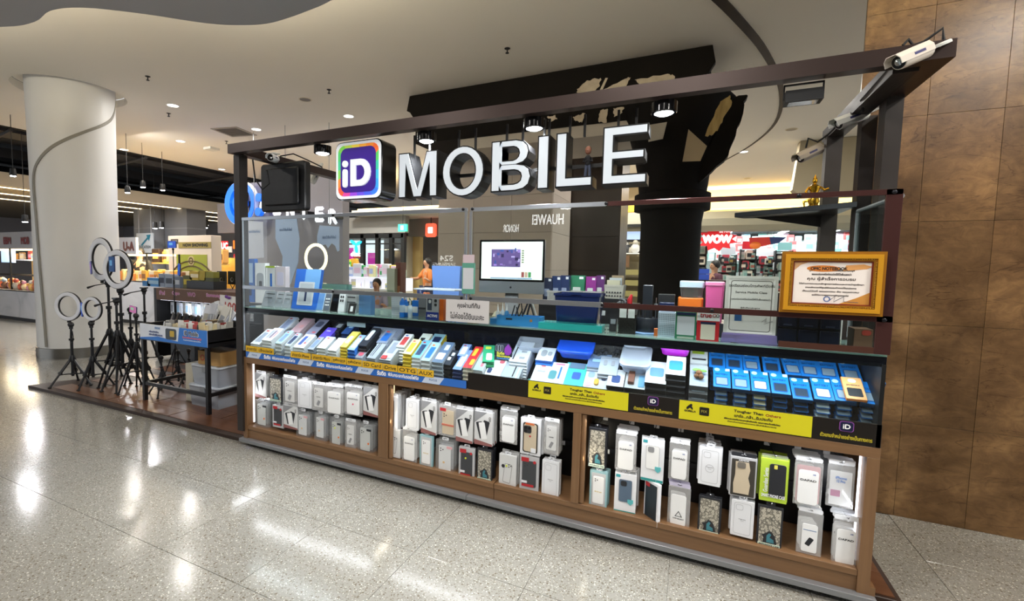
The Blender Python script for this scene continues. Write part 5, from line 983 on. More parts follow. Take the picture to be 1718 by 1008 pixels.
# cup, bottles, boxes
def perf(lab, u0, v0, u1, v1, y, col, rows=9, cols=6, d=.05, flare=1.12, dark='#4a5258'):
    um = (u0+u1)/2; a, b = aty(u0, v1, y), aty(u1, v1, y); top = aty(um, v0, y).z; w_ = b.x-a.x; h_ = top-SZ
    t = thing('perforated_cup', lab, 'cup', ((a.x+b.x)/2, y, SZ)); f_ = w_/2*flare
    m = MB(); m.add([(-w_/2, 0, 0), (w_/2, 0, 0), (w_/2, d, 0), (-w_/2, d, 0), (-f_, 0, h_), (f_, 0, h_), (f_, d, h_), (-f_, d, h_), (-f_+.003, .003, h_), (f_-.003, .003, h_), (f_-.003, d-.003, h_), (-f_+.003, d-.003, h_), (-w_/2+.003, .003, .003), (w_/2-.003, .003, .003), (w_/2-.003, d-.003, .003), (-w_/2+.003, d-.003, .003)],
          [(0, 3, 2, 1), (0, 1, 5, 4), (1, 2, 6, 5), (2, 3, 7, 6), (3, 0, 4, 7), (4, 5, 9, 8), (5, 6, 10, 9), (6, 7, 11, 10), (7, 4, 8, 11), (8, 9, 13, 12), (9, 10, 14, 13), (10, 11, 15, 14), (11, 8, 12, 15), (12, 13, 14, 15)]); part('cup', m, col, t)
    m = MB()
    for i in range(rows):
        for j in range(cols):
            z = h_*(.1+.82*i/(rows-1)); k = 1+(flare-1)*z/h_; x = (-w_/2*.84+w_*.84*j/(cols-1))*k; m.prism(circ(x, z, .0022, 6), -.0006, .0004)
    part('hole_pattern', m, mat(dark, .6), t, kind='stuff'); return t, w_, h_
perf('light grey perforated pen cup left of the blue bottles', 657, 497, 671, 523, .16, mat('#b9bec6', .4))
def bottle(name, lab, u, v0, v1, y, r, col, capc, pump=False, z0=None):
    p = aty(u, v1, y); h_ = aty(u, v0, y).z-SZ; t = thing(name, lab, 'bottle', (p.x, y, SZ))
    part('bottle_body', MB().lathe([(r*.9, 0), (r, .004), (r, h_*.6), (r*.75, h_*.68), (r*.35, h_*.74), (r*.35, h_*.8)], 16), col, t, True)
    part('cap', MB().lathe([(r*.42, h_*.78), (r*.42, h_*.92), (r*.2, h_*.94), (r*.15, h_)], 12), capc, t, True)
    if pump: part('pump_spout', MB().tube([(0, 0, h_), (-r*1.2, 0, h_*1.02), (-r*1.5, 0, h_*.96)], r*.12, 6), capc, t, True)
    part('bottle_label', MB().lathe([(r*1.01, h_*.2), (r*1.01, h_*.5)], 16, cap=False), WHITE if capc is not WHITE else mat('#c6d8ee', .4), t, True)
    return t
BLQ = mat('#1f77e0', .12)
bottle('pump_bottle', 'blue pump bottle nearest the perforated pen cup', 675, 491, 527, .08, .02, BLQ, WHITE, True)
bottle('pump_bottle', 'blue pump bottle second from the pen cup', 681, 494, 527, .11, .02, mat('#2b84e8', .12), mat('#d9e6f4', .3), True)
bottle('squeeze_bottle', 'small white bottle right of the blue pump bottles', 688, 503, 528, .09, .016, mat('#dfeaf6', .25), WHITE)
stdbox('wipe_box', 'small blue and white box behind the white bottle', 'box', 691, 504, 702, 517, .2, .05, BLUE, [('picture', (-.4, .4, .2, .6, .0008, .002), WHITE)])
stdbox('grey_box', 'grey box with a dark stripe behind the striped box', 'box', 702, 500, 714, 523, .18, .05, mat('#6e7074', .4), [('stripe', (-.5, .5, .4, .5, .0008, .001), INK)])
t = stdbox('cleaner_box', 'grey box with navy base reading ACTIVE beside the orange tube', 'boxed accessory', 715, 497, 736, 537, .05, .04, mat('#aeb0b6', .3), [('navy_base', (-.5, .5, 0, .33, .0008, .001), mat('#1c2f80', .35)), ('picture', (-.4, -.05, .4, .95, .0008, .003), mat('#3c4656', .3)), ('picture', (-.3, -.1, .7, .85, .0016, .008), WHITE), ('picture', (.15, .35, .75, .88, .0008, .006), INK), ('picture', (.15, .35, .58, .7, .0008, .006), INK)])
part('lettering', MB().text('ACTIVE', 0, t['h']*.17, .017, t['w']*.8, y=-.0016, bold=.0006), mat('#f0e9e4', .5), t)
stdbox('orange_tube_box', 'narrow orange box right of the navy based one', 'box', 737, 497, 744, 538, .06, .04, mat('#d8641c', .35))
# notice card on the screen
nx0, nz0 = aty(748, 538, -.014).x, aty(748, 538, -.014).z; nx1, nz1 = aty(821, 505, -.014).x, aty(800, 504, -.014).z
t = thing('notice_card', 'white notice card with two lines of black script hung on the lower rail', 'sign', ((nx0+nx1)/2, -.014, nz0)); X = TR((nx0+nx1)/2, -.016, (nz0+nz1)/2, ry=0)
wpart('card', MB(X).prism(rrect(-(nx1-nx0)/2, (nx1-nx0)/2, -(nz1-nz0)/2, (nz1-nz0)/2, .003, 1), 0, .002), mat('#c9c6c6', .5), t)
wpart('lettering', MB(X).text('คุยผ่านที่กั้น', .01, .032, .04, .15, y=-.0006, bold=.0008), INK, t); wpart('lettering', MB(X).text('ไม่ค่อยได้ยินนะคะ', .0, -.03, .04, .23, y=-.0006, bold=.0008), INK, t)
# framed stand (its code square left out) clipped at the middle rails
def stand_card(lab, u0, v0, u1, v1, y, edge, face, z0=None, d=.012, head=None):
    z0 = SZ if z0 is None else z0
    t = stdbox('payment_stand', lab, 'sign', u0, v0, u1, v1, y, d, edge, [('white_face', (-.42, .42, .16, .84, .0008, .003), face)], z0=z0); return t
GREENF = mat('#2f7a5a', .4)
t = stand_card('green framed payment stand clipped at the joint of the middle rails', 775, 441, 796, 493, -.02, mat('#5d9a88', .25), mat('#c7c9cf', .4), z0=aty(785, 493, -.02).z)
part('head_card', MB().prism(rrect(-t['w']*.45, t['w']*.45, t['h'], t['h']+.05, .003, 1), 0, .004), mat('#c9b7be', .4), t)
# blue tool tray with things
t = thing('tool_tray', 'light blue drawer-like tool tray right of the notice card', 'tray', (onshelf(869, 0, .06).x, .06, SZ)); a = aty(833, 550, .06).x-t.location.x; b = aty(905, 550, .06).x-t.location.x
LBM = mat('#3f9ae6', .3)
part('tray_box', MB().box(a, b, 0, .004, 0, .06).box(a, b, .1, .104, 0, .06).box(a, a+.004, .004, .1, 0, .06).box(b-.004, b, .004, .1, 0, .06).box(a, b, .004, .1, 0, .004), LBM, t); part('slot', MB().box(a+.06, a+.1, -.001, 0, .035, .045), INK, t); part('button', MB().box(b-.06, b-.045, -.001, 0, .03, .045), mat('#c98a4a', .4), t)
m = MB(); [m.tube([(x, .05, .006), (x+dx, .06, .1+dz)], .004, 6) for x, dx, dz in ((-.02, .03, .02), (.0, .04, .03), (.02, .04, .0), (.05, -.03, .01), (.07, -.02, .04))]
part('tool_handles', m, mat('#22242a', .3), t, True, kind='stuff')
stdbox('tool_block', 'blue block left of the tool tray', 'box', 822, 534, 838, 549, .08, .08, LBM)
for i, (u, v, lab, c_) in enumerate([(833, 510, 'small white nozzle bottle on the left of the tool block', WHITE), (841, 508, 'middle small nozzle bottle on the tool block', mat('#cfe0ee', .3)), (848, 509, 'right small nozzle bottle with blue liquid', mat('#4aa0e0', .2))]):
    p = aty(u, 536, .12); z_ = aty(u, v, .12).z; t = thing('nozzle_bottle', lab, 'bottle', (p.x, .14, SZ)); h_ = z_-SZ; part('bottle_body', MB().lathe([(.014, 0), (.014, h_*.55), (.006, h_*.65)], 12), c_, t, True); part('nozzle', MB().lathe([(.007, h_*.62), (.003, h_*.85), (.0015, h_)], 10), WHITE, t, True)
m = MB(); t = thing('scissors_stand', 'black crossed tools standing behind the tool tray', 'tools', (onshelf(900, 0, .2).x, .2, SZ)); part('handles', MB().tube([(-.05, 0, 0), (.0, .01, .14)], .006, 6).tube([(-.02, .01, 0), (.02, 0, .15)], .006, 6).tube([(.06, 0, 0), (.01, .01, .14)], .006, 6), mat('#22252c', .3), t, True); part('grey_edge', MB().tube([(.08, -.01, 0), (.03, 0, .13)], .004, 6), ALU, t, True)
# navy bin
p0 = aty(927, 547, .14); p1 = aty(1003, 547, .14); zt = aty(965, 493, .14).z; t = thing('storage_bin', 'large glossy navy blue storage bin in the middle of the shelf', 'bin', ((p0.x+p1.x)/2, .14, SZ)); W_ = (p1.x-p0.x)/2; H_ = zt-SZ
m = MB(); P = [(z, s_) for z, s_ in ((0, .88), (H_*.93, 1.0), (H_*.93, 1.05), (H_, 1.05), (H_, .98), (.01, .85))]; vs = []; fs = []
for z, s_ in P: vs += [(a*s_, .11+b*s_, z) for a, b in rrect(-W_, W_, -.1, .1, .02, 3)]
n_ = 16
for k in range(len(P)-1):
    for i in range(n_): j = (i+1) % n_; fs.append((k*n_+i, k*n_+j, (k+1)*n_+j, (k+1)*n_+i))
fs += [tuple(range(n_))[::-1], tuple(5*n_+i for i in range(n_))]; part('tub', m.add(vs, fs), mat('#1b2c66', .18), t, True); part('handle_slot', MB().box(-.03, .03, -.005+.01, .012, H_*.94, H_*.97), mat('#4a66b0', .3), t)
stdbox('glass_mat', 'stack of turquoise glass sheets under the navy bin', 'glass sheet', 903, 543.5, 1010, 546, .03, .1, mat('#38b8b8', .1), z0=SZ)
# small black cube, woven basket
stdbox('card_reader', 'small black card reader left of the woven basket', 'device', 1022, 533, 1034, 552, .14, .05, KB, [('screen', (-.35, .35, .55, .9, .0008, .001), GB)], tilt=.2)
stdbox('socket_plate', 'small white socket plate on the dark wall behind the navy bin', 'socket', 1004, 521, 1015, 529, .42, .01, WHITE, z0=aty(1010, 529, .42).z)
p0 = aty(1036, 557, .06); p1 = aty(1066, 557, .06); zt = aty(1050, 527, .06).z; W_ = (p1.x-p0.x)/2; t = thing('woven_basket', 'black woven basket holding red handled tools', 'basket', ((p0.x+p1.x)/2, .12, SZ)); H_ = zt-SZ
part('core', MB().box(-W_+.003, W_-.003, -.047, .047, 0, H_-.004), BLACK, t); m = MB()
for i in range(9):
    for j in range(8):
        if (i+j) % 2: continue
        m.box(-W_+2*W_*j/8, -W_+2*W_*(j+1)/8-.002, -.052, -.045, H_*i/9, H_*(i+1)/9-.002); 
for i in range(9):
    for j in range(8):
        if (i+j) % 2 == 0: continue
        m.box(-W_+2*W_*j/8+.001, -W_+2*W_*(j+1)/8-.001, -.049, -.045, H_*i/9, H_*(i+1)/9-.002)
part('weave', m, mat('#1e1c1a', .5), t, kind='stuff')
part('white_tag', MB().box(-W_+.006, -.004, -.056, -.053, H_-.02, H_+.04), WHITE, t); part('white_tag', MB().box(.004, W_-.008, -.056, -.053, H_-.02, H_+.035), WHITE, t)
p = aty(1050, 500, .12); t2 = thing('red_cutter', 'red handled cutter standing in the woven basket', 'tool', (p.x+.02, .12, SZ+H_*.4)); part('handle', MB().tube([(0, 0, 0), (.004, 0, .1), (.0, 0, .14), (.01, 0, .17)], [.008, .01, .014, .006], 8), RED, t2, True)
t2 = thing('chain_coil', 'coil of black and white beaded cord in the woven basket', 'cord', (p.x-.02, .12, SZ+H_*.7)); m = MB(); [m.ball((.022*math.cos(a*.7)*(1-a*.01), .012*math.sin(a*.9), .06+.012*math.sin(a*.7)+.002*a), .007, 6, 4) for a in range(22)]; part('beads', m, mat('#8a8c92', .4), t2, True, kind='stuff'); part('hanger', MB().tube([(0, 0, -.02), (0, 0, .05)], .003, 5), INK, t2)
# dark organiser turret
p = aty(1084, 562, .16); t = thing('tool_carousel', 'dark grey round tool carousel with a tall square post', 'organiser', (p.x, .16, SZ)); h1 = aty(1084, 478, .16).z-SZ
part('base_plate', MB().lathe([(.085, 0), (.085, .008), (.07, .012)], 24), mat('#7d9cc6', .3), t, True); part('drum', MB().lathe([(.06, .01), (.062, .014), (.062, .085), (.058, .09)], 24), mat('#22262e', .35), t, True); part('post', MB().prism(rrect(-.025, .025, .085, h1, .004, 2), -.025, .025, .002), mat('#272b34', .35), t)
m = MB(); [m.tube([(.05*math.cos(a), .05*math.sin(a), .09), (.045*math.cos(a), .045*math.sin(a), .12+.03*math.sin(3*a))], .005, 6) for a in [2*PI*i/11 for i in range(11)]]; part('tool_tips', m, mat('#15171b', .4), t, True, kind='stuff'); part('thin_rod', MB().tube([(.045, -.03, .08), (.045, -.03, h1*.75)], .002, 5).lathe([(.009, h1*.6), (.009, h1*.63)], 10, cx=.045, cy=-.03), ALU, t)
stdbox('orange_can', 'small orange can in front of the perforated organiser', 'can', 1097, 551, 1103, 568, .08, .02, ORANGE)
perf('pale grey perforated desk organiser left of the green payment stand', 1103, 524, 1131, 568, .07, mat('#b9c6d8', .4), 12, 9, .08, 1.03)
t = stdbox('display_tray_lid', 'small blue box on top behind the perforated organiser', 'box', 1106, 508, 1131, 526, .2, .05, NAVY, z0=SZ)
t = stand_card('green framed payment stand on the shelf left of the red one', 1133, 523, 1168, 569, .03, GREENF, mat('#c9ccd6', .4)); part('header_strip', MB().prism(rrect(-t['w']*.46, t['w']*.46, t['h']*.88, t['h']*.97, .002, 1), -.0012, 0), NAVY, t)
part('foot_print', MB().prism(rrect(-t['w']*.4, t['w']*.4, t['h']*.02, t['h']*.1, .002, 1), -.0012, 0), mat('#a8b4a8', .5), t)
t = stdbox('payment_stand', 'red payment stand with white head reading true on the shelf', 'sign', 1169, 522, 1207, 574, .03, .012, mat('#c2242e', .35), [('white_face', (-.32, .32, .05, .62, .0008, .003), mat('#d6cdbf', .4)), ('header_strip', (-.34, .34, .56, .64, .0012, .001), NAVY), ('white_head', (-.5, .5, .68, 1.12, .0008, .002), WHITE)])
part('lettering', MB().text('true', -t['w']*.12, t['h']*.85, .02, t['w']*.5, y=-.0016, bold=.0012), mat('#b01e2c', .4), t); part('ring_print', MB().frame(circ(t['w']*.26, t['h']*.86, .009, 14), circ(t['w']*.26, t['h']*.86, .006, 14), -.0018, -.0006), REDP, t); part('ring_print', MB().frame(circ(t['w']*.4, t['h']*.86, .008, 14), circ(t['w']*.4, t['h']*.86, .005, 14), -.0018, -.0006), INK, t)
# lidded boxes, pink box
def lbox(name, lab, u0, v0, u1, v1, y, d, body, lid, z0, frac=.78):
    a, b = aty(u0, (v0+v1)/2, y), aty(u1, (v0+v1)/2, y); zt = aty((u0+u1)/2, v0, y).z; zb = z0 if z0 is not None else aty((u0+u1)/2, v1, y).z; w_ = b.x-a.x; h_ = zt-zb
    t = thing(name, lab, 'container', ((a.x+b.x)/2, y, zb)); m = MB(); n_ = 16; vs = []
    for z, s_ in ((0, .84), (h_*frac, .96)): vs += [(p_*s_, d/2+q*s_, z) for p_, q in rrect(-w_/2, w_/2, -d/2, d/2, .015, 3)]
    m.add(vs, [(i, (i+1) % n_, n_+(i+1) % n_, n_+i) for i in range(n_)]+[tuple(range(n_))[::-1], tuple(n_+i for i in range(n_))]); part('tub', m, body, t, True)
    part('lid', MB().prism(rrect(-w_/2, w_/2, -d/2, d/2, .018, 3), -h_, -h_*frac, .003, Matrix(((1,0,0,0),(0,0,1,d/2),(0,-1,0,0),(0,0,0,1)))), lid, t, True); return t, zt
_, zt1 = lbox('lidded_box', 'orange lidded clear box under the white lidded one', 1137, 500, 1180, 520, .28, .15, mat('#d9a98a', .3), mat('#e8772c', .3), 1.22, .55)
wpart('riser', MB().box(aty(1100, 500, .2).x, aty(1240, 500, .2).x, .22, .46, SZ, 1.2195), mat('#1a1c22', .4), sh, label='dark riser block at the back of the shelf')
lbox('lidded_box', 'clear box with pale blue white lid on top of the orange lidded one', 1140, 472, 1182, 499, .28, .15, CLEAR, mat('#c3d6e6', .3), None, .6)
lbox('pink_box', 'stacked translucent pink boxes left of the white certificate', 1183, 473, 1216, 520, .26, .15, mat('#d85f9c', .3), mat('#e88ab8', .3), 1.22, .9)
stdbox('black_bag', 'small black zipped pouch behind the perforated organiser', 'pouch', 1104, 494, 1132, 512, .3, .08, mat('#1b1c20', .5), z0=1.22 if False else SZ)
# certificates
t = thing('certificate_frame', 'white bordered certificate standing in a clear acrylic holder', 'certificate', (aty(1256, 580, .04).x, .04, SZ)); a = aty(1215, 525, .04).x-t.location.x; b = aty(1303, 525, .04).x-t.location.x; H_ = aty(1258, 463, .04).z-SZ
part('acrylic_base', MB().prism([(a-.01, 0), (b+.01, 0), (b+.005, .05), (a-.005, .05)], -.01, .05), thin('lilac_acrylic', '#c8b8f0', 1.5, .3, .05), t); part('pale_frame', MB().frame(rrect(a, b, .04, H_, .004, 1), rrect(a+.014, b-.014, .054, H_-.014, .002, 1), -.003, .008), mat('#dcdad6', .35), t); part('paper', MB().box(a+.012, b-.012, .0, .003, .052, H_-.012), mat('#f4f0ee', .5), t)
o_ = rrect(a+.022, b-.022, .062, H_-.022, .012, 3); part('printed_border', MB().frame(o_, inset(o_, .003), -.0008, .0002), mat('#5c5a56', .5), t); mx_ = (a+b)/2
for s_, zf, w2, h2 in [('โรงเรียนซ่อมโทรศัพท์มือถือ', .86, .2, .014), ('Service Mobile Class', .76, .13, .01), ('มอบประกาศนียบัตรนี้ให้ไว้เพื่อแสดงว่า', .66, .16, .009), ('ผู้สำเร็จหลักสูตร', .53, .08, .009), ('ได้ผ่านการอบรม', .44, .09, .009)]: part('lettering', MB().text(s_, mx_, H_*zf, h2, w2, y=-.001, bold=.0003), mat('#4c4a48', .5), t)
part('portrait_photo', MB().box(a+.045, a+.075, -.0015, 0, .11, .145), mat('#2f5f9c', .4), t); part('signature', MB().tube([(mx_+.05, -.001, .11), (mx_+.07, -.001, .13), (mx_+.06, -.001, .1), (mx_+.1, -.001, .12)], .0008, 4), INK, t)
# gold frame
t = thing('gold_framed_certificate', 'certificate in a wide ornate gold frame with orange corner swirls', 'certificate', (aty(1397, 520, -.03).x, -.03, aty(1397, 527, -.03).z)); lx, lz = t.location.x, t.location.z
a = aty(1310, 470, -.03).x-lx; b = aty(1484, 470, -.03).x-lx; H_ = aty(1397, 422, -.03).z-lz
GOLD = mat('#e0a028', .35, .35); GOLD2 = mat('#a8701c', .38, .35)
def fr_(d0, d1, y0, y1): return MB().frame([(a+d0, d0), (b-d0, d0), (b-d0, H_-d0), (a+d0, H_-d0)], [(a+d1, d1), (b-d1, d1), (b-d1, H_-d1), (a+d1, H_-d1)], y0, y1)
part('outer_moulding', fr_(0, .012, -.012, .012), GOLD2, t); part('gold_band', fr_(.012, .03, -.02, .01), GOLD, t); m = MB()
bd = []
n1 = int((b-a-.07)/.008); n2 = int((H_-.07)/.008)
for i in range(n1): m.ball((a+.035+.008*i, -.016, .034), .0032, 6, 4).ball((a+.035+.008*i, -.016, H_-.034), .0032, 6, 4)
for i in range(n2): m.ball((a+.034, -.016, .035+.008*i), .0032, 6, 4).ball((b-.034, -.016, .035+.008*i), .0032, 6, 4)
part('beading', m, mat('#e0b04a', .25, .8), t, True, kind='stuff'); part('inner_moulding', fr_(.03, .042, -.014, .008), GOLD2, t); part('red_slip', fr_(.042, .047, -.009, .006), mat('#7a2a18', .4), t)
part('paper', MB().box(a+.045, b-.045, -.004, .0, .045, H_-.045), mat('#f0e6de', .5), t); part('corner_swirl', MB().prism([(b-.047, .047), (b-.047, .1), (b-.09, .075), (b-.15, .047)], -.005, -.003), mat('#c98a3a', .5), t); part('corner_swirl', MB().prism([(a+.047, H_-.047), (a+.047, H_-.085), (a+.07, H_-.06), (a+.1, H_-.047)], -.005, -.003), mat('#d0a070', .5), t)
part('orange_flash', MB().prism(ell((a+b)/2-.03, H_-.075, .06, .014, 20), -.005, -.003), mat('#cf7a2c', .5), t); part('orange_flash', MB().prism([((a+b)/2+.04, H_-.085), ((a+b)/2+.12, H_-.075), ((a+b)/2+.14, H_-.065), ((a+b)/2+.11, H_-.055), ((a+b)/2+.05, H_-.06)], -.005, -.003), mat('#d89a5a', .5), t)
part('lettering', MB().text('OMC NOTEBOOK', (a+b)/2-.01, H_-.075, .013, .13, y=-.0055, bold=.0008), mat('#2a2018', .5), t)
for s_, zf, w2, h2 in [('ศูนย์ฝึกอบรมซ่อมคอมพิวเตอร์และโน๊ตบุ๊ค', .70, .16, .013), ('ขอมอบประกาศนียบัตรฉบับนี้ให้ไว้เพื่อแสดงว่า', .64, .14, .01), ('คุณ ผู้สำเร็จการอบรม', .56, .17, .018), ('ได้ผ่านการอบรมหลักสูตรการซ่อมและการบำรุงรักษา', .48, .23, .01), ('ตามหลักเกณฑ์ที่ศูนย์ฝึกอบรมกำหนดไว้ทุกประการ', .42, .18, .01), ('ตั้งแต่วันที่ พฤษภาคม ถึง พฤษภาคม', .36, .2, .01), ('ขอให้มีความสุขความเจริญตลอดไป', .30, .13, .01)]: part('lettering', MB().text(s_, (a+b)/2+.0, H_*zf, h2, w2, y=-.0048, bold=.0004), mat('#3a2f28', .5), t)
part('blue_stamp', MB().frame(circ((a+b)/2-.01, H_*.24, .013, 14), circ((a+b)/2-.01, H_*.24, .008, 14), -.005, -.0038), mat('#6a7fb0', .5), t); part('signature', MB().tube([((a+b)/2, -.005, H_*.22), ((a+b)/2+.02, -.005, H_*.3), ((a+b)/2+.015, -.005, H_*.2), ((a+b)/2+.05, -.005, H_*.29), ((a+b)/2+.05, -.005, H_*.21), ((a+b)/2+.1, -.005, H_*.2)], .001, 4), mat('#3a4668', .5), t)
part('hanging_strap', MB().box(-.01, .01, .002, .018, H_*.5, H_+.0), INK, t)
# dark drawer cabinet and things at the right end
t = thing('drawer_cabinet', 'black small-parts drawer cabinet under the gold framed certificate', 'cabinet', (aty(1355, 590, .12).x, .12, SZ)); a = aty(1303, 560, .12).x-t.location.x; b = aty(1410, 560, .12).x-t.location.x; H_ = .25
part('cabinet_body', MB().box(a, b, 0, .15, 0, H_), mat('#0d0e12', .35), t)
for i in range(3):
    for j in range(3): o = part('drawer', MB().prism(rrect(a+(b-a)*i/3+.004, a+(b-a)*(i+1)/3-.004, H_*j/3+.005, H_*(j+1)/3-.005, .004, 2), -.008, 0, .002), mat('#191d2c', .2), t); part('drawer_lip', MB().box(a+(b-a)*(i+.3)/3, a+(b-a)*(i+.7)/3, -.014, -.008, H_*j/3+.012, H_*j/3+.018), mat('#2c3246', .3), o)
t = stdbox('parts_box', 'brown open box with papers at the right end of the shelf', 'box', 1432, 552, 1464, 590, .14, .1, mat('#6a4a34', .6), [('red_print', (-.1, .4, .7, .95, .0008, .01), mat('#a83a2c', .5))])
t = thing('cable_loop', 'thin black cable lying along the shelf under the certificate', 'cable', (aty(1350, 592, .03).x, .03, SZ+.002)); part('wire', MB().tube([(-.3, 0, 0), (-.15, .01, .002), (0, 0, .0), (.12, .012, .003), (.25, .0, 0)], .0025, 6), INK, t, True)
# tissue: small tag stickers on panes
for i, (u, v, c_, lab) in enumerate([(740, 493, '#1c2f80', 'navy')][:0]): pass

# ---- security cameras
def cctv(lab, u, v, y, rz, tilt, sc=1., col=None, mount=None):
    p = aty(u, v, y); t = thing('security_camera', lab, 'camera', tuple(p)); t.rotation_euler = (tilt, 0, rz); c_ = col or OFFW
    L_ = .15*sc; R_ = .031*sc; Xc = Matrix.Rotation(PI/2, 4, 'X')   # lathe axis -> -y forward
    part('housing', MB(Xc).lathe([(R_*.8, -L_*.55), (R_, -L_*.5), (R_, L_*.4), (R_*.96, L_*.45)], 20), c_, t, True)
    part('sun_shield', MB().prism([(-R_*1.1, -R_*.2), (-R_*1.05, R_*.6), (-R_*.6, R_*1.15), (R_*.6, R_*1.15), (R_*1.05, R_*.6), (R_*1.1, -R_*.2), (R_*1.02, -R_*.2), (R_*.97, R_*.55), (R_*.55, R_*1.07), (-R_*.55, R_*1.07), (-R_*.97, R_*.55), (-R_*1.02, -R_*.2)], -L_*.65, L_*.5), c_, t)
    part('lens_plate', MB(Xc).lathe([(R_*.85, L_*.42), (R_*.85, L_*.462)], 20), GLOSSB, t); part('lens_ring', MB(Xc).lathe([(R_*.45, L_*.45), (R_*.45, L_*.475), (R_*.2, L_*.47)], 16), CHROME, t, True)
    part('maker_plate', MB().box(R_*1.06, R_*1.1, -R_*.9, R_*.9, R_*.1, R_*.45), mat('#3a3a6a', .4), t)
    mx_ = mount or (0, .1, .03); part('bracket_arm', MB().tube([(0, L_*.5, 0), (mx_[0]*.4, L_*.5+mx_[1]*.4, mx_[2]*.2), mx_], .008*sc, 8), c_, t, True); return t, p
def mountplate(t, o, axis='x'):
    part('mount_plate', MB(TR(*o) @ (Matrix.Rotation(PI/2, 4, 'Y') if axis == 'x' else Matrix.Rotation(0, 4, 'X'))).lathe([(.034, -.005), (.034, .004), (.03, .007)], 20), OFFW, t, True)
t, p = cctv('large white bullet camera on the front right corner of the steel frame', 1530, 95, -.13, -.95, .42, .95, mat('#cfc6ba', .4), (.02, .11, .0)); mountplate(t, (.02, .11, 0), 'z')
t, p = cctv('white bullet camera on the right side beam in front of the wide post', 1428, 200, .62, -1.15, .38, 1.0, OFFW, (.02, .16, .02)); mountplate(t, (.02, .16, .02), 'z')
t, p = cctv('beige bullet camera on the rear right post above the gold figure', 1358, 258, 1.05, -1.0, .45, 1.0, mat('#b8ac9c', .4), (.0, .16, .05)); mountplate(t, (.0, .16, .05), 'z')
t, p = cctv('small white bullet camera behind the top left corner of the frame', 458, 266, .18, .5, .1, .9, WHITE, (0, .08, .05)); mountplate(t, (0, .08, .05), 'z')
t, p = cctv('white bullet camera pointing down at the far end of the left side beam', 529, 295, 1.0, -.1, 1.05, 1.1, OFFW, (0, .13, .0)); mountplate(t, (0, .13, .0), 'z')
for nm, lab, P in [('camera_cable', 'black cable looping above the front right corner of the frame', [aty(1515, 76, -.04), aty(1524, 66, -.04), aty(1532, 76, -.03), aty(1550, 70, -.04), aty(1582, 47, -.05), aty(1583, 68, -.05)]),
                   ('camera_cable', 'black cable running along the right side beam', [aty(1500, 118, .0)+Vector((0, 0, .03)), aty(1445, 168, .42), aty(1448, 186, .5), aty(1425, 190, .7), aty(1390, 225, .95), aty(1372, 238, 1.02), aty(1356, 232, 1.05), aty(1352, 248, 1.05)]),
                   ('camera_cable', 'black cable sagging below the left end of the front beam', [aty(424, 268, .1), aty(428, 300, .1), aty(440, 318, .1), aty(452, 308, .1), aty(448, 285, .1)]),
                   ('camera_cable', 'black cable tangle at the left side beam', [aty(470, 262, .5), aty(492, 258, .6), aty(515, 268, .8), aty(540, 280, 1.), aty(541, 296, 1.)])]:
    m = MB().tube(smooth_path([(q.x, q.y) for q in P], 1) and [tuple(q) for q in P], .006, 6); solo(nm, lab, 'cable', m, RUB, True)
# black screen hanging under the left beam
t = thing('hanging_screen', 'black flat screen seen from behind hanging under the left side beam', 'screen', (aty(474, 310, .35).x, .35, aty(474, 354, .35).z)); lx, lz = t.location.x, t.location.z
a = aty(437, 310, .35).x-lx; b = aty(512, 310, .35).x-lx; H_ = aty(474, 272, .35).z-lz
part('screen_back', MB().prism(rrect(a, b, 0, H_, .03, 4), 0, .07, .01), mat('#060607', .5), t, True); part('back_bulge', MB().prism(rrect(a+.06, b-.06, .05, H_-.05, .02, 3), -.02, 0, .008), mat('#0b0b0d', .5), t); part('hanger_arm', MB().box(-.02, .02, .02, .05, H_*.5, 2.345-lz), BLACK, t)
# figurine on the letter L
p = aty(985, 298, .04); t = thing('figurine', 'small standing figurine in dark shirt and jeans on the foot of the letter L', 'figurine', (p.x, .045, 2.0)); z = 0
part('trousers', MB().tube([(-.012, 0, .0), (-.01, 0, .04), (-.006, 0, .07)], .008, 8).tube([(.012, 0, .0), (.01, 0, .04), (.006, 0, .07)], .008, 8), mat('#3a4256', .7), t, True); part('shirt', MB().lathe([(.012, .065), (.017, .08), (.02, .105), (.008, .118)], 12).tube([(-.018, 0, .1), (-.024, -.004, .085), (0, -.016, .085)], .005, 6).tube([(.018, 0, .1), (.024, -.004, .085), (0, -.016, .09)], .005, 6), mat('#141316', .7), t, True)
part('head', MB().ball((0, 0, .145), .02, 14, 10, .85, .9, 1.15).ball((0, -.018, .143), .004, 6, 4), mat('#8c5c48', .6), t, True); part('hair', MB().ball((0, .005, .152), .0195, 12, 8, .9, .85, 1.0), mat('#4a4038', .7), t, True); part('base', MB().lathe([(.024, -.003), (.024, .002)], 16), mat('#a89070', .5), t)
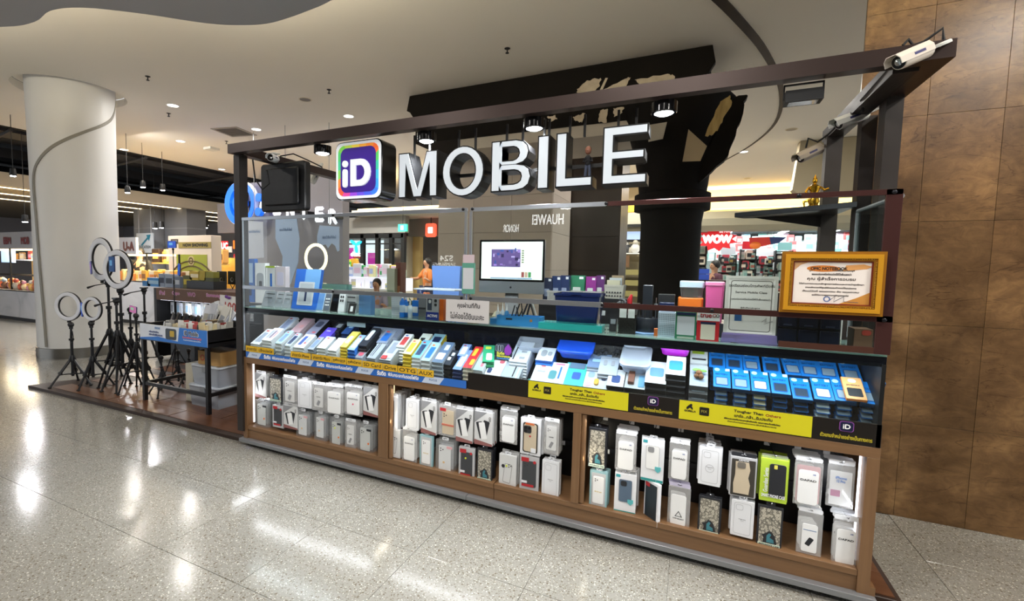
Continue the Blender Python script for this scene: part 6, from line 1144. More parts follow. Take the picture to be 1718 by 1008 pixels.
# ---- corner shelf with gold statuette
p = aty(1435, 350, 1.0); SHZ = aty(1380, 352, 1.0).z
t = thing('corner_shelf', 'black triangular corner shelf on the rear right post', 'shelf', (.6, 1.0, SHZ-.05)); P = [(.78, .62), (.78, 1.12), (.3, 1.12), (.24, 1.02)]
wpart('board', MB().prism(P, -.0, .03, .002, Matrix(((1,0,0,0),(0,1*0,1,0),(0,-1,0,SHZ),(0,0,0,1)))), mat('#15161a', .3), t); wpart('gusset', MB().prism([(.71, SHZ-.1), (.71, SHZ-.03), (.35, SHZ-.03)], 1.06, 1.075), mat('#1a1413', .4), t)
p = aty(1366, 350, .95); GS = mat('#c9982a', .22, .9); t = thing('gold_statuette', 'golden standing deity statuette on the black corner shelf', 'statuette', (p.x, .98, SHZ)); k_ = .19/.2
part('pedestal', MB().lathe([(.04, 0), (.042, .008), (.03, .014), (.032, .024), (.022, .03)], 16), GS, t, True); part('body', MB().lathe([(.022, .03), (.03, .05), (.022, .08), (.018, .1), (.028, .125), (.03, .14), (.01, .155), (.008, .162)], 16).ball((0, 0, .175), .015, 12, 8, .9, .9, 1.2).lathe([(.012, .188), (.006, .2), (.001, .215)], 10), GS, t, True)
part('arm', MB().tube([(.028, 0, .138), (.05, -.005, .118), (.07, -.01, .125)], .007, 8), GS, t, True); part('arm', MB().tube([(-.028, 0, .138), (-.045, -.01, .11), (-.03, -.02, .09)], .007, 8), GS, t, True); part('sash', MB().tube([(-.02, 0, .06), (-.05, 0, .05), (-.045, 0, .02)], [.01, .008, .004], 8), GS, t, True)
for i in range(3): solo('offering_cup', 'small red glass offering cup by the gold statuette, '+ORD[i]+' from it', 'cup', MB().lathe([(.012, 0), (.015, .025), (.013, .025), (.01, .003)], 12, cx=p.x+.055+.034*i, cy=.97).add([], []), mat('#7a1420', .15), True, group='red offering cups').location.z = SHZ
# ================================================================== INSIDE THE KIOSK: back counter with computer, baskets
BCZ = 1.02
bc2 = thing('back_counter', 'black back counter inside the kiosk carrying the computer and baskets', 'counter', (-1.2, 1.5, .03))
wpart('counter_box', MB().box(-3.05, .55, 1.28, 1.9, .035, BCZ-.03), mat('#0e0f13', .4), bc2); wpart('counter_top', MB().prism(rrect(-3.08, .58, BCZ-.03, BCZ, .003, 1), 1.25, 1.92), mat('#1b1c22', .25), bc2)
wpart('counter_wing', MB().box(-3.18, -2.75, .56, 1.24, .035, BCZ), mat('#14151a', .4), bc2)
y_ = 1.3; a = aty(806, 436, y_).x; b = aty(913, 436, y_).x; zt = aty(860, 402, y_).z; zb = aty(860, 492, y_).z; zm = aty(860, 472, y_).z
t = thing('desktop_computer', 'silver all-in-one computer with a white page open on its screen', 'computer', ((a+b)/2, y_+.08, BCZ)); X = Matrix.Translation(((a+b)/2, y_, 0)) @ Matrix.Rotation(.06, 4, 'Z'); W_ = (b-a)/2
wpart('casing', MB(X).prism(rrect(-W_, W_, zb, zt, .01, 3), 0, .025, .002), ALU, t); wpart('black_bezel', MB(X).prism(rrect(-W_, W_, zm, zt, .008, 3), -.002, 0), GLOSSB, t)
sx0, sx1, sz0, sz1 = -W_+.018, W_-.018, zm+.018, zt-.018; SCR = lambda c_, e=1.: mat(c_, .4, 0, e, .2)
wpart('screen', MB(X).box(sx0, sx1, -.003, -.002, sz0, sz1), SCR('#dfe8e2', .75), t); sw, shh = sx1-sx0, sz1-sz0
wpart('video_picture', MB(X).box(sx0+sw*.17, sx0+sw*.65, -.0036, -.003, sz0+shh*.33, sz0+shh*.8), SCR('#5a4a7c', .6), t)
r_ = random.Random(3)
for i in range(22):
    x = sx0+sw*(.18+.44*r_.random()); z = sz0+shh*(.35+.4*r_.random()); wpart('picture_detail', MB(X).box(x, x+sw*r_.uniform(.02, .06), -.0042-.0001*i, -.0036, z, z+shh*r_.uniform(.03, .1)), SCR(r_.choice(['#2c2448', '#8a70b8', '#a89ac8', '#3a4a8c', '#6a5a8c']), .6), t)
for i in range(6): wpart('side_thumbnail', MB(X).box(sx0+sw*.67, sx0+sw*.705, -.0036, -.003, sz0+shh*(.44+.06*i), sz0+shh*(.48+.06*i)), SCR('#7a8a6c', .5), t)
for i, c_ in enumerate(['#8c4a4a', '#b8a08a', '#4a8c5a']): wpart('thumbnail', MB(X).box(sx0+sw*(.67+.055*i), sx0+sw*(.715+.055*i), -.0036, -.003, sz0+shh*.06, sz0+shh*.2), SCR(c_, .5), t)
wpart('dock_bar', MB(X).box(sx0+sw*.16, sx0+sw*.84, -.0036, -.003, sz0+shh*.01, sz0+shh*.045), SCR('#7f9cb8', .6), t)
zc = (zb+zm)/2; wpart('fruit_emblem', MB(X).prism(ell(0, zc-.001, .009, .009, 14), -.001, .0005).prism([(.0, zc+.01), (.005, zc+.016), (.003, zc+.01)], -.001, .0005), INK, t)
wpart('stand', MB(X).prism([(-.09, BCZ), (.09, BCZ), (.06, BCZ+.05), (.06, zb+.05), (-.06, zb+.05), (-.06, BCZ+.05)], .04, .055), GREYP, t)
solo('keyboard', 'cream keyboard leaning on the counter below the computer', 'keyboard', MB(TR(aty(852, 498, 1.27).x, 1.27, BCZ+.02, rx=.5) @ FLAT).prism(rrect(-.16, .16, 0, .12, .006, 2), 0, .02, .001), mat('#a8a48a', .5))
def basket(lab, u0, v0, u1, v1, y, col, slots='bars', z0=None, d=.18):
    a = aty(u0, (v0+v1)/2, y).x; b = aty(u1, (v0+v1)/2, y).x; zt = aty((u0+u1)/2, v0, y).z; zb = z0 if z0 is not None else aty((u0+u1)/2, v1, y).z; h_ = zt-zb; w_ = b-a
    t = thing('plastic_basket', lab, 'basket', ((a+b)/2, y, zb)); W_ = w_/2
    part('rim', MB().frame(rrect(-W_, W_, 0, d, .015, 2), rrect(-W_+.01, W_-.01, .01, d-.01, .012, 2), -h_-.0, -h_+.015, Matrix(((1,0,0,0),(0,0,1,0),(0,-1,0,0),(0,0,0,1)))), col, t)
    part('base', MB().box(-W_*.9, W_*.9, .02, d-.02, 0, .015), col, t)
    if slots == 'bars':
        n_ = 22
        for i in range(n_): x = -W_*.9+2*W_*.9*i/(n_-1); part('bar', MB().box(x-.004, x+.004, .004, .012, .0, h_-.005), col, t)
    else:
        part('front_wall', MB().add([(-W_*.86, .012, 0), (W_*.86, .012, 0), (W_, .002, h_), (-W_, .002, h_)], [(0, 1, 2, 3)]).box(-W_*.9, W_*.9, d-.02, d-.012, 0, h_).add([(W_*.86, .012, 0), (W_*.86, d-.015, 0), (W_, d, h_), (W_, .002, h_)], [(0, 1, 2, 3)]).add([(-W_*.86, .012, 0), (-W_*.86, d-.015, 0), (-W_, d, h_), (-W_, .002, h_)], [(3, 2, 1, 0)]), col, t)
        m = MB()
        for i in range(6):
            for j in range(2): m.prism(circ(-W_*.7+W_*1.4*i/5, h_*(.2+.25*j), .007, 8), -.004+.008*(1-(.2+.25*j)), .006)
        part('hole', m, INK, t, kind='stuff')
    return t, (a+b)/2, w_, zb, h_
GRB2 = mat('#a9a8a4', .5); BSK = mat('#6f93d8', .4)
_, bx, bw, bz0, bh = basket('grey slatted basket full of dark boxes right of the computer', 916, 488, 972, 508, 1.28, GRB2, z0=None)
_, bx2, bw2, bz2, bh2 = basket('grey slatted basket with green and purple boxes', 957, 488, 1010, 506, 1.42, GRB2)
wpart('riser', MB().box(bx-.2, bx2+.4, 1.28, 1.75, BCZ, min(bz0, bz2)-.001), mat('#101115', .4), bc2)
kk = 0
for (u0, v0, u1, v1, y, c_, lab) in [(911, 466, 926, 497, 1.36, '#1d2742', 'dark blue box with a white cross band, left in the grey basket'), (926, 463, 941, 496, 1.38, '#23355f', 'dark blue box with grey device picture in the grey basket'), (940, 462, 955, 496, 1.39, '#1f2f5a', 'third dark blue box in the grey basket'), (958, 462, 981, 489, 1.5, '#2f7a5c', 'green box with white round print in the back basket'), (983, 464, 1000, 488, 1.5, '#8a2f86', 'purple box with white diamond in the back basket'), (1000, 462, 1014, 488, 1.53, '#5c2a6a', 'dark purple box at the right of the back basket')]:
    zz_ = (bz0 if u0 < 955 else bz2)+.016
    t = stdbox('device_box', lab, 'box', u0, v0, u1, v1, y, .06, mat(c_, .4), [('white_label', (.1, .4, .85, .95, .0008, .001), WHITE), ('light_picture', (-.35, .2, .15, .5, .0008, .004), mat('#8f9cb8' if u0 < 955 else '#c9d2d0', .4))], z0=zz_)
t, bx3, bw3, bz3, bh3 = basket('beige perforated basket piled with pale boxes', 1013, 478, 1046, 501, 1.3, mat('#b5b2a6', .5), 'holes', z0=None)
wpart('riser', MB().box(bx3-.1, bx3+.12, 1.29, 1.5, BCZ, bz3-.001), mat('#101115', .4), bc2)
for i in range(3): stdbox('pale_box', 'pale box in the beige basket, '+['front', 'middle', 'rear'][i], 'box', 1018+4*i, 470-4*i, 1040+3*i, 495, 1.33+.045*i, .03, mat(['#b8b49c', '#a9b0b4', '#8c7a62'][i], .5), z0=bz3+.016)
basket('pale blue basket with round holes left of the framed stand', 724, 446, 772, 478, 1.15, BSK, 'holes', z0=BCZ+.11, d=.2)
wpart('riser', MB().box(aty(700, 480, 1.15).x, aty(790, 480, 1.15).x, 1.24, 1.5, BCZ, BCZ+.109), mat('#2b2d33', .4), bc2)
solo('white_shelf_board', 'thin white curved edge shelf board behind the green framed stand', 'shelf', MB().prism([(aty(704, 480, .9).x, .8), (aty(772, 480, .9).x, .8), (aty(782, 480, .9).x, 1.0), (aty(704, 480, .9).x, 1.0)], 0, .012, .002, Matrix(((1,0,0,0),(0,0,1,0),(0,-1,0,aty(740, 484, .9).z),(0,0,0,1)))), mat('#dfe6f0', .3))
solo('orange_tub', 'orange round canister on the back counter behind the basket', 'canister', MB().lathe([(.04, BCZ), (.042, BCZ+.2), (.03, BCZ+.22)], 16, cx=aty(716, 470, 1.35).x, cy=1.35), mat('#c86a3a', .4), True)
solo('navy_tub', 'navy round canister left of the orange canister', 'canister', MB().lathe([(.04, BCZ), (.042, BCZ+.24), (.03, BCZ+.26)], 16, cx=aty(705, 470, 1.4).x, cy=1.42), mat('#1d2f66', .4), True)
t = thing('potted_plant', 'small leafy green plant inside the kiosk left of the blue basket', 'plant', (aty(692, 480, 1.5).x, 1.5, BCZ)); part('pot', MB().lathe([(.04, 0), (.055, .08)], 14), BLACK, t, True); r_ = random.Random(9)
for i in range(26):
    a_ = r_.uniform(0, 2*PI); e_ = r_.uniform(.1, 1.2); L_ = r_.uniform(.07, .13); d_ = Vector((math.cos(a_)*math.cos(e_), math.sin(a_)*math.cos(e_), math.sin(e_))); s_ = d_.cross(Vector((0, 0, 1))).normalized()*.018; q0 = Vector((0, 0, .07)); part('leaf', MB().add([q0, q0+d_*L_*.5+s_, q0+d_*L_, q0+d_*L_*.5-s_, q0+d_*L_*.5+Vector((0, 0, .006))], [(0, 1, 4), (1, 2, 4), (2, 3, 4), (3, 0, 4)]), mat('#3f6a38', .5), t)
solo('round_bag', 'black round bag lying on the back counter left of the plant', 'bag', MB().ball((aty(548, 470, .85).x, .85, BCZ+.075), .075, 16, 10, 1.1, .9, 1.0), mat('#0e0e12', .6), True)
# ================================================================== LEFT OF THE COUNTER: cart, tripods, ring lights
TRM = mat('#15161a', .4); RL = mat('#d9dbe2', .45)
def zat(u, v, y): return aty(u, v, y).z
def tripod(lab, uf, vf, vtop, spread=.26, rot=0., apex=.45, thick=.012, head='ball', name='tripod', braces=True, col=TRM):
    thick *= 1.4 if name == 'tripod' else 1
    """uf, vf: floor point under the pole; vtop: pixel row of the head"""
    p = atf(uf, vf, .034); H_ = zat(uf, vtop, p.y)-.034; t = thing(name, lab, 'tripod', (p.x, p.y, .034)); ap = H_*apex
    part('centre_pole', MB().lathe([(thick*.9, ap*.35), (thick*.9, H_*.75), (thick*.7, H_*.75), (thick*.7, H_)], 10), col, t, True)
    for pr_ in ([(thick*2, ap-.02), (thick*2.2, ap), (thick*1.3, ap+.05)], [(thick*1.6, H_*.74), (thick*1.6, H_*.77)], [(thick*2.0, ap*.42), (thick*2.0, ap*.46)]): part('collar', MB().lathe(pr_, 10), col, t, True)
    for k in range(3):
        a = rot+2*PI*k/3; f = Vector((spread*math.cos(a), spread*math.sin(a), 0.006)); tp_ = Vector((.02*math.cos(a), .02*math.sin(a), ap)); md = tp_.lerp(f, .5)
        l = part('leg', MB().tube([tp_, md], thick*.9, 6).tube([md, f], thick*.65, 6).tube([md-(f-tp_)*.03, md+(f-tp_)*.03], thick*1.4, 6), col, t, True); part('foot', MB().ball(f, thick*1.2, 6, 4, sz=.5), RUB, l, True)
        if braces: part('brace', MB().tube([(0, 0, ap*.44), tp_.lerp(f, .55)], thick*.4, 5), col, t)
    part('head', MB().ball((0, 0, H_), thick*2, 8, 6).lathe([(thick*1.2, H_-.05), (thick*1.2, H_)], 8), col, t, True)
    part('knob', MB().tube([(0, 0, H_*.7), (.035, -.01, H_*.7)], thick*.7, 6), col, t, True)
    if head == 'pan': part('pan_handle', MB().tube([(0, 0, H_), (-.12, -.08, H_-.03), (-.2, -.12, H_-.06)], [.006, .006, .014], 8), col, t, True); part('platform', MB().box(-.035, .035, -.03, .03, H_+.02, H_+.035), col, t)
    return t, p, H_
def ringlight(lab, u, v, ru, rv, y, rz, phone=None, x=None):
    p = aty(u, v, y); R_ = abs(aty(u, v-rv, y).z-p.z); t = thing('ring_light', lab, 'ring light', tuple(p), rz=rz); w_ = R_*.2
    X = Matrix.Rotation(PI/2, 4, 'X')
    part('black_housing', MB(X).lathe([(R_*.72, -.012), (R_*1.0, -.012), (R_*1.02, .0), (R_*1.0, .012), (R_*.72, .012), (R_*.7, 0), (R_*.72, -.012)], 40, cap=False), RUB, t, True)
    part('diffuser', MB(X).lathe([(R_*.73, .0122), (R_*.76, .02), (R_*.96, .02), (R_*.99, .0122)], 40, cap=False), RL, t, True)
    part('base_neck', MB().box(-.015, .015, -.012, .012, -R_*1.12, -R_*.98), RUB, t)
    return t, p, R_
# stands: (label, floor pixel, head row...)
s1 = tripod('short light stand carrying the leftmost ring light', 123, 645, 545, .22, .4, .42)
ringlight('leftmost small ring light facing left on the short stand', 115, 514, 17, 24, s1[1].y, .37)
s2 = tripod('short light stand second from the left with a thin ring light', 157, 648, 543, .2, .9, .42)
ringlight('narrow small ring light second from the left', 155, 518, 12, 20, s2[1].y, .23)
s3 = tripod('tall tripod carrying the upper large ring light', 187, 640, 475, .3, .2, .5, .014, 'pan')
ringlight('upper large ring light in front of the column', 170, 435, 15, 36, s3[1].y+.03, .0)
s4 = tripod('tall tripod in the cluster with the nearer large ring light', 207, 647, 488, .28, .8, .52, .014)
ringlight('nearer large ring light right of the upper one', 198, 452, 18, 33, s4[1].y-.05, .15)
tripod('tall black camera tripod in the middle of the cluster', 200, 652, 505, .24, 1.5, .62, .013, 'pan')
tripod('tall thin tripod at the right side of the cluster', 222, 642, 520, .27, .1, .55, .012)
tripod('black tripod just left of the cart leg', 232, 655, 530, .22, .6, .6, .011)
tripod('pan head tripod standing behind the cart banner', 246, 640, 487, .25, .5, .6, .012, 'pan')
tripod('small folded tripod under the cart', 300, 650, 590, .18, .2, .5, .009)
tripod('small open tripod under the cart beside the plastic bins', 318, 646, 588, .2, .9, .5, .009)
tripod('small tripod standing at the left part under the cart', 272, 662, 600, .17, 1.3, .5, .009)
sp = tripod('long thin selfie stand rising behind the cart with a phone on top', 296, 640, 418, .22, .7, .25, .007, name='selfie_stand', braces=False)
def phone(lab, u, v, hw, hh, y, rz, ry, c_, c2):
    p = aty(u, v, y); a = hw*(y-CAM.y)/F_PX*1.25; t = thing('phone', lab, 'phone', tuple(p), rz=rz); t.rotation_euler = (0, ry, rz); W_ = abs(aty(u+hw, v, y).x-p.x)*.8; H_ = abs(aty(u, v-hh, y).z-p.z)
    part('phone_body', MB().prism(rrect(-W_, W_, -H_, H_, .01, 3), 0, .009, .001), mat('#1a2c5c', .3), t); part('screen', MB().prism(rrect(-W_*.92, W_*.92, -H_*.94, H_*.94, .008, 3), -.001, 0), mat(c_, .3, 0, .5), t); part('screen_icon', MB().prism(rrect(-W_*.6, W_*.2, -H_*.2, H_*.5, .004, 2), -.0018, -.001), mat(c2, .3, 0, .5), t)
phone('phone with a purple screen clipped beside the upper large ring light', 152, 449, 4, 11, s3[1].y-.05, -.3, -.1, '#5a5a9c', '#b06aa8')
phone('tablet with a dark blue screen in the nearer large ring light', 187, 443, 10, 13, s4[1].y-.12, -.2, 0, '#20406c', '#5a90b8')
phone('blue phone clipped between the two small ring lights', 137, 519, 4, 12, s2[1].y-.03, -.3, 0, '#2a50b4', '#4aa0d8')
phone('phone with pink and green stripes at the right side of the tripod cluster', 223, 519, 9, 6, s4[1].y-.02, -.1, .1, '#b46a9c', '#8fc09c')
phone('sky blue phone lying sideways on top of the selfie stand', 288, 410, 11, 6, sp[1].y-.02, -.1, 0, '#2a58c8', '#6fb4f0')
phone('small blue phone clipped halfway down the selfie stand', 300, 452, 4, 10, sp[1].y-.04, -.2, .15, '#2a50b4', '#3a70d0')
m = MB(); p = s1[1]; r_ = random.Random(1); z0 = zat(130, 566, p.y); m.tube([(p.x+.03+.035*math.cos(a*.8), p.y-.01, z0+.07*math.sin(a*.8)+.01*math.cos(a*2.1)) for a in range(18)], .004, 5); m.tube([(p.x+.03, p.y, zat(126, 545, p.y)), (p.x+.05, p.y-.01, z0+.1)], .003, 5); solo('power_cable', 'coiled black cable hanging from the leftmost light stand', 'cable', m, RUB, True)

# ---- sales cart
CX0, CX1, CY0, CY1, CZ = -5.12, -4.06, .285, .93, .85
ct = thing('sales_cart', 'black metal sales cart with a blue printed banner front', 'cart', ((CX0+CX1)/2, .6, .034)); CB = mat('#0d0d10', .4)
wpart('tray_bottom', MB().box(CX0, CX1, CY0, CY1, CZ-.13, CZ-.115), CB, ct); wpart('side_board', MB().box(CX1-.012, CX1, CY0, CY1, CZ-.17, CZ), CB, ct); wpart('side_board', MB().box(CX0, CX0+.012, CY0, CY1, CZ-.17, CZ), CB, ct); wpart('back_board', MB().box(CX0, CX1, CY1-.012, CY1, CZ-.17, CZ), CB, ct); wpart('front_board', MB().box(CX0+.012, CX1-.012, CY0+.002, CY0+.012, CZ-.17, CZ), CB, ct)
for x in (CX0+.02, CX1-.03):
    for y in (CY0+.02, CY1-.03): wpart('leg', MB().box(x-.018, x+.018, y-.018, y+.018, .034, CZ-.13), CB, ct)
for y in (CY0+.02, CY1-.03): wpart('lower_rail', MB().box(CX0+.04, CX1-.05, y-.012, y+.012, .2, .235), CB, ct)
for x in (CX0+.02, CX1-.03): wpart('lower_rail', MB().box(x-.012, x+.012, CY0+.04, CY1-.05, .2, .235), CB, ct)
wpart('banner', MB().box(CX0, CX1, CY0-.004, CY0, CZ-.16, CZ+.0), mat('#e2e8f2', .4), ct, label='pale left half of the cart banner'); bxm = CX0+.62
wpart('banner_panel', MB().prism([(bxm, CZ-.16), (CX1, CZ-.16), (CX1, CZ), (bxm+.03, CZ)], CY0-.006, CY0-.004), mat('#2b78d0', .4), ct, label='blue right half of the cart banner')
wpart('banner_wave', MB().prism([(CX0, CZ-.16), (bxm, CZ-.16), (bxm, CZ-.14), (CX0+.3, CZ-.115), (CX0, CZ-.145)], CY0-.0055, CY0-.004), mat('#2b78d0', .4), ct)
wpart('picture', MB().prism(rrect(CX0+.43, CX0+.6, CZ-.13, CZ-.02, .02, 3), CY0-.006, CY0-.004), mat('#2f3a44', .4), ct, label='dark machine picture'); wpart('picture', MB().prism(rrect(CX0+.5, CX0+.57, CZ-.1, CZ-.04, .01, 3), CY0-.007, CY0-.006), mat('#c8a83a', .4), ct)
for s_, x, z, h_, w_, c_ in (('FOCUS', CX0+.3, CZ-.03, .018, .08, '#3a7ab8'), ('พร้อมส่งถึงร้าน', CX0+.24, CZ-.07, .02, .16, '#1c3c7c'), ('บริการติดฟิล์มกระจก', CX0+.27, CZ-.1, .02, .22, '#1c3c7c'), ('ID Mobile', CX0+.83, CZ-.045, .042, .2, '#0e1a30'), ('รับติดฟิล์มกันรอยทุกรุ่น', CX0+.84, CZ-.09, .024, .28, '#e87a7a'), ('โทรศัพท์มือถือทุกรุ่นทุกยี่ห้อ', CX0+.84, CZ-.115, .014, .26, '#cfe0f4'), ('02-1234', CX0+.85, CZ-.14, .001, .01, '#ffffff')):
    if h_ < .005: continue
    wpart('lettering', MB(TR(0, CY0-.0075, 0)).text(s_, x, z, h_, w_, bold=.0012), mat(c_, .5), ct)
wpart('lettering_back', MB(TR(0, CY0-.0065, 0)).text('ID Mobile', CX0+.83, CZ-.045, .046, .21, bold=.004), WHITE, ct, label='white outline of the lettering')
# goods on the cart: each a thing
r_ = random.Random(11); cz = CZ-.114
for i in range(8):   # black folding cases standing at the left
    x = CX0+.2+.055*i; t = thing('tablet_case', 'black tablet case leaning in the left part of the cart, '+ORD[i]+' from the left', 'tablet case', (x, CY0+.16+.02*(i % 2), cz), rz=.3); t.rotation_euler = (-.25, 0, -.5)
    part('cover', MB().prism(rrect(-.085, .085, 0, .23-.012*(i > 4), .008, 2), 0, .014, .001), mat('#141519' if i else '#2a2c31', .45), t)
    if i == 0: part('front_window', MB().prism(rrect(-.06, .06, .03, .19, .004, 2), -.001, 0), mat('#4b4e55', .3), t)
for i in range(16):  # white phone boxes leaning
    x = CX0+.5+.034*(i % 12); y = CY0+.36+.1*(i // 12); t = thing('leaning_packet', 'white packet leaning in the cart heap, '+ordn(i)+' counted from the left', 'phone case', (x, y, cz+.1), rz=.2); t.rotation_euler = (r_.uniform(-.5, -.1), r_.uniform(-.35, .45), r_.uniform(-.6, .3)); t['group'] = 'white packets in the cart heap'
    part('card_box', MB().prism(rrect(-.045, .045, 0, .2+r_.uniform(-.02, .05), .004, 2), 0, .014, .001), r_.choice([WB, mat('#d4d2c8', .4), mat('#c9ccd4', .4)]), t); part('picture', MB().prism(rrect(-.026, .026, .02, .12, .004, 2), -.001, 0), r_.choice([GB, KB, mat('#9c9a90', .4)]), t)
k_ = 0
for row in range(4):  # rows of filed packets towards the front right
    for i in range(22):
        x = CX0+.3+.034*i+r_.uniform(-.004, .004); y = CY0+.05+.085*row
        if row > 1 and i < 8 or x > CX1-.05: continue
        t = thing('filed_packet', 'x', 'phone case', (x, y, cz), group='filed packets on the cart'); t.rotation_euler = (r_.uniform(-.25, .1), 0, r_.uniform(-.12, .12)+(PI/2 if row % 2 else .1))
        c_ = r_.choice(['#d8d4c6', '#c9c4b4', '#e2e0dc', '#8c8a84', '#b04a48', '#4a4c50', '#d9c79c', '#cfd4dc', '#7f6a50', '#dcdad4']); t['label'] = cname(c_)+' packet filed in the '+ORD[row]+' row from the cart front, '+ordn(i)+' from the left'; part('card', MB().prism(rrect(-.035, .035, 0, .155+r_.uniform(-.02, .025), .004, 2), 0, .012, .001), mat(c_, .45), t); k_ += 1
p = aty(385, 515, .9); t = thing('price_sign', 'white card with red number 10 and a purple bow at the back of the cart', 'sign', (-4.42, .8, CZ-.11)); zc = zat(388, 512, .8)-(CZ-.11)
part('card', MB(TR(0, 0, zc, ry=.05)).box(-.14, .16, 0, .003, -.12, .1), mat('#dcdbd8', .5), t); part('lettering', MB(TR(0, -.001, zc, ry=.05)).text('100', .03, -.02, .1, .17, bold=.003), mat('#b04a44', .5), t); part('bow', MB().ball((-.02, -.01, zc+.09), .02, 8, 6, 1.3, .5, .9).ball((.02, -.01, zc+.08), .02, 8, 6, 1.3, .5, .9), mat('#6a3a8c', .5), t, True); part('stick', MB().box(-.005, .005, .003, .01, 0, zc-.09), WHITE, t)
# ---- bins and carton under the cart
def clearbin(lab, x, y, z, w_, d_, h_):
    t = thing('storage_box', lab, 'storage box', (x, y, z)); part('tub', MB().add([(-w_*.46, -d_*.46, 0), (w_*.46, -d_*.46, 0), (w_*.46, d_*.46, 0), (-w_*.46, d_*.46, 0), (-w_/2, -d_/2, h_*.9), (w_/2, -d_/2, h_*.9), (w_/2, d_/2, h_*.9), (-w_/2, d_/2, h_*.9)], [(0, 3, 2, 1), (0, 1, 5, 4), (1, 2, 6, 5), (2, 3, 7, 6), (3, 0, 4, 7)]), thin('bin_plastic_'+str(int(x*10)), '#cdd3dc', 1.2, .6, .2), t)
    part('lid', MB().prism(rrect(-w_*.53, w_*.53, -d_*.53, d_*.53, .03, 3), -h_, -h_*.9, .006, FLAT), mat('#c4cad2', .35), t); part('contents', MB().box(-w_*.4, w_*.4, -d_*.4, d_*.4, .01, h_*.55), mat('#b5b6bc', .6), t); part('clip', MB().box(-.03, .03, -d_*.55, -d_*.5, h_*.7, h_*.96), GREYP, t)
clearbin('lower large clear storage box under the cart', -4.34, .61, .034, .44, .36, .22); clearbin('upper large clear storage box stacked under the carton', -4.32, .61, .257, .42, .34, .2)
t = thing('carton', 'brown cardboard carton with a round red mark on top of the storage boxes', 'carton', (-4.3, .6, .46)); part('carton_box', MB().prism(rrect(-.17, .17, 0, .14, .003, 1), -.13, .13, .002), mat('#b08850', .7), t); part('red_mark', MB().frame(circ(-.1, .07, .03, 16), circ(-.1, .07, .022, 16), -.132, -.13), REDP, t)
stdb = thing('white_carton', 'tall cream carton left of the clear storage boxes', 'carton', (-4.66, .62, .034)); part('carton_box', MB().prism(rrect(-.06, .06, 0, .4, .003, 1), -.12, .12, .002), mat('#c9c3b0', .6), stdb)
# ---- header display behind the cart
HY = 1.75; ha = aty(262, 490, HY).x; hb = aty(400, 500, HY).x; hz1 = aty(300, 485, HY).z; hz0 = aty(300, 505, HY).z
hd = thing('side_display', 'brown topped side display with lit packets behind the cart', 'display', ((ha+hb)/2, HY+.3, .034))
wpart('header_board', MB().prism(rrect(ha, hb, hz0, hz1, .003, 1), HY, HY+.025, .001), mat('#6b4a35', .5), hd); wpart('top_board', MB().box(ha, hb, HY+.025, HY+.6, hz1-.02, hz1), mat('#5a3d2c', .5), hd); wpart('back_panel', MB().box(ha, hb, HY+.4, HY+.42, .04, hz0), BLACK, hd); wpart('side_panel', MB().box(ha-.06, ha-.0, HY, HY+.6, .034, hz1), CB, hd); wpart('lower_shelf', MB().box(ha, hb, HY+.02, HY+.4, .46, .48), mat('#14151a', .4), hd); wpart('base_box', MB().box(ha+.4, hb, HY-.05, HY+.3, .036, .3), mat('#101115', .4), hd)
for s_, u in (('iPad', 272), ('Oppo', 295), ('ViVO', 321), ('Samsung', 358)):
    p = aty(u, 491+(u-272)*.06, HY); wpart('lettering', MB(TR(0, HY-.002, 0)).text(s_, p.x, p.z, .05, None if s_ == 'iPad' else .04*len(s_), bold=.002), mat('#b05a9c', .5), hd); wpart('lettering_back', MB(TR(0, HY-.001, 0)).text(s_, p.x, p.z, .056, None if s_ == 'iPad' else .042*len(s_), bold=.006), mat('#e0c0d4', .5), hd)
wpart('light_strip', MB().box(ha+.05, hb-.05, HY+.03, HY+.045, hz0-.005, hz0+.01), mat('#eef3ff', .5, 0, 6), hd)
lamp('AREA', ((ha+hb)/2, HY+.06, hz0-.03), 7, (.9, .95, 1), 1.2, size_y=.03)
for i in range(24):
    x = ha+.06+(hb-ha-.1)*i/24; t = thing('hanging_packet', 'white packet hanging in the lit recess of the side display, '+ordn(i)+' from the left', 'phone case', (x, HY+.2+.05*(i % 3), hz0-.05), group='white packets in the side display'); h_ = .18+.02*(i % 2); part('card', MB().prism(rrect(-.035, .035, -h_, 0, .004, 2), 0, .012, .001), [WB, mat('#c4cbd8', .4), mat('#dcdad2', .4), mat('#b8bcc6', .4)][i % 4], t); part('picture', MB().prism(rrect(-.022, .022, -h_*.8, -h_*.25, .003, 2), -.001, 0), [GB, LB, WHITE][i % 3], t)
def ybox(name, lab, u0, v0, u1, v1, y, d, c_, cat='boxed accessory', group=None, z0=None, stripe=None):
    a = aty(u0, (v0+v1)/2, y).x; b = aty(u1, (v0+v1)/2, y).x; zt = aty((u0+u1)/2, v0, y).z; zb = z0 if z0 is not None else aty((u0+u1)/2, v1, y).z
    t = thing(name, lab, cat, ((a+b)/2, y, zb), group=group); m_ = c_ if not isinstance(c_, str) else mat(c_, .5)
    part('box', MB().prism(rrect(-(b-a)/2, (b-a)/2, 0, zt-zb, .003, 1), 0, d, .001), m_, t)
    if stripe: part('printed_band', MB().box(-(b-a)*.4, (b-a)*.4, -.001, 0, (zt-zb)*.3, (zt-zb)*.7), mat(stripe, .5), t)
    return t
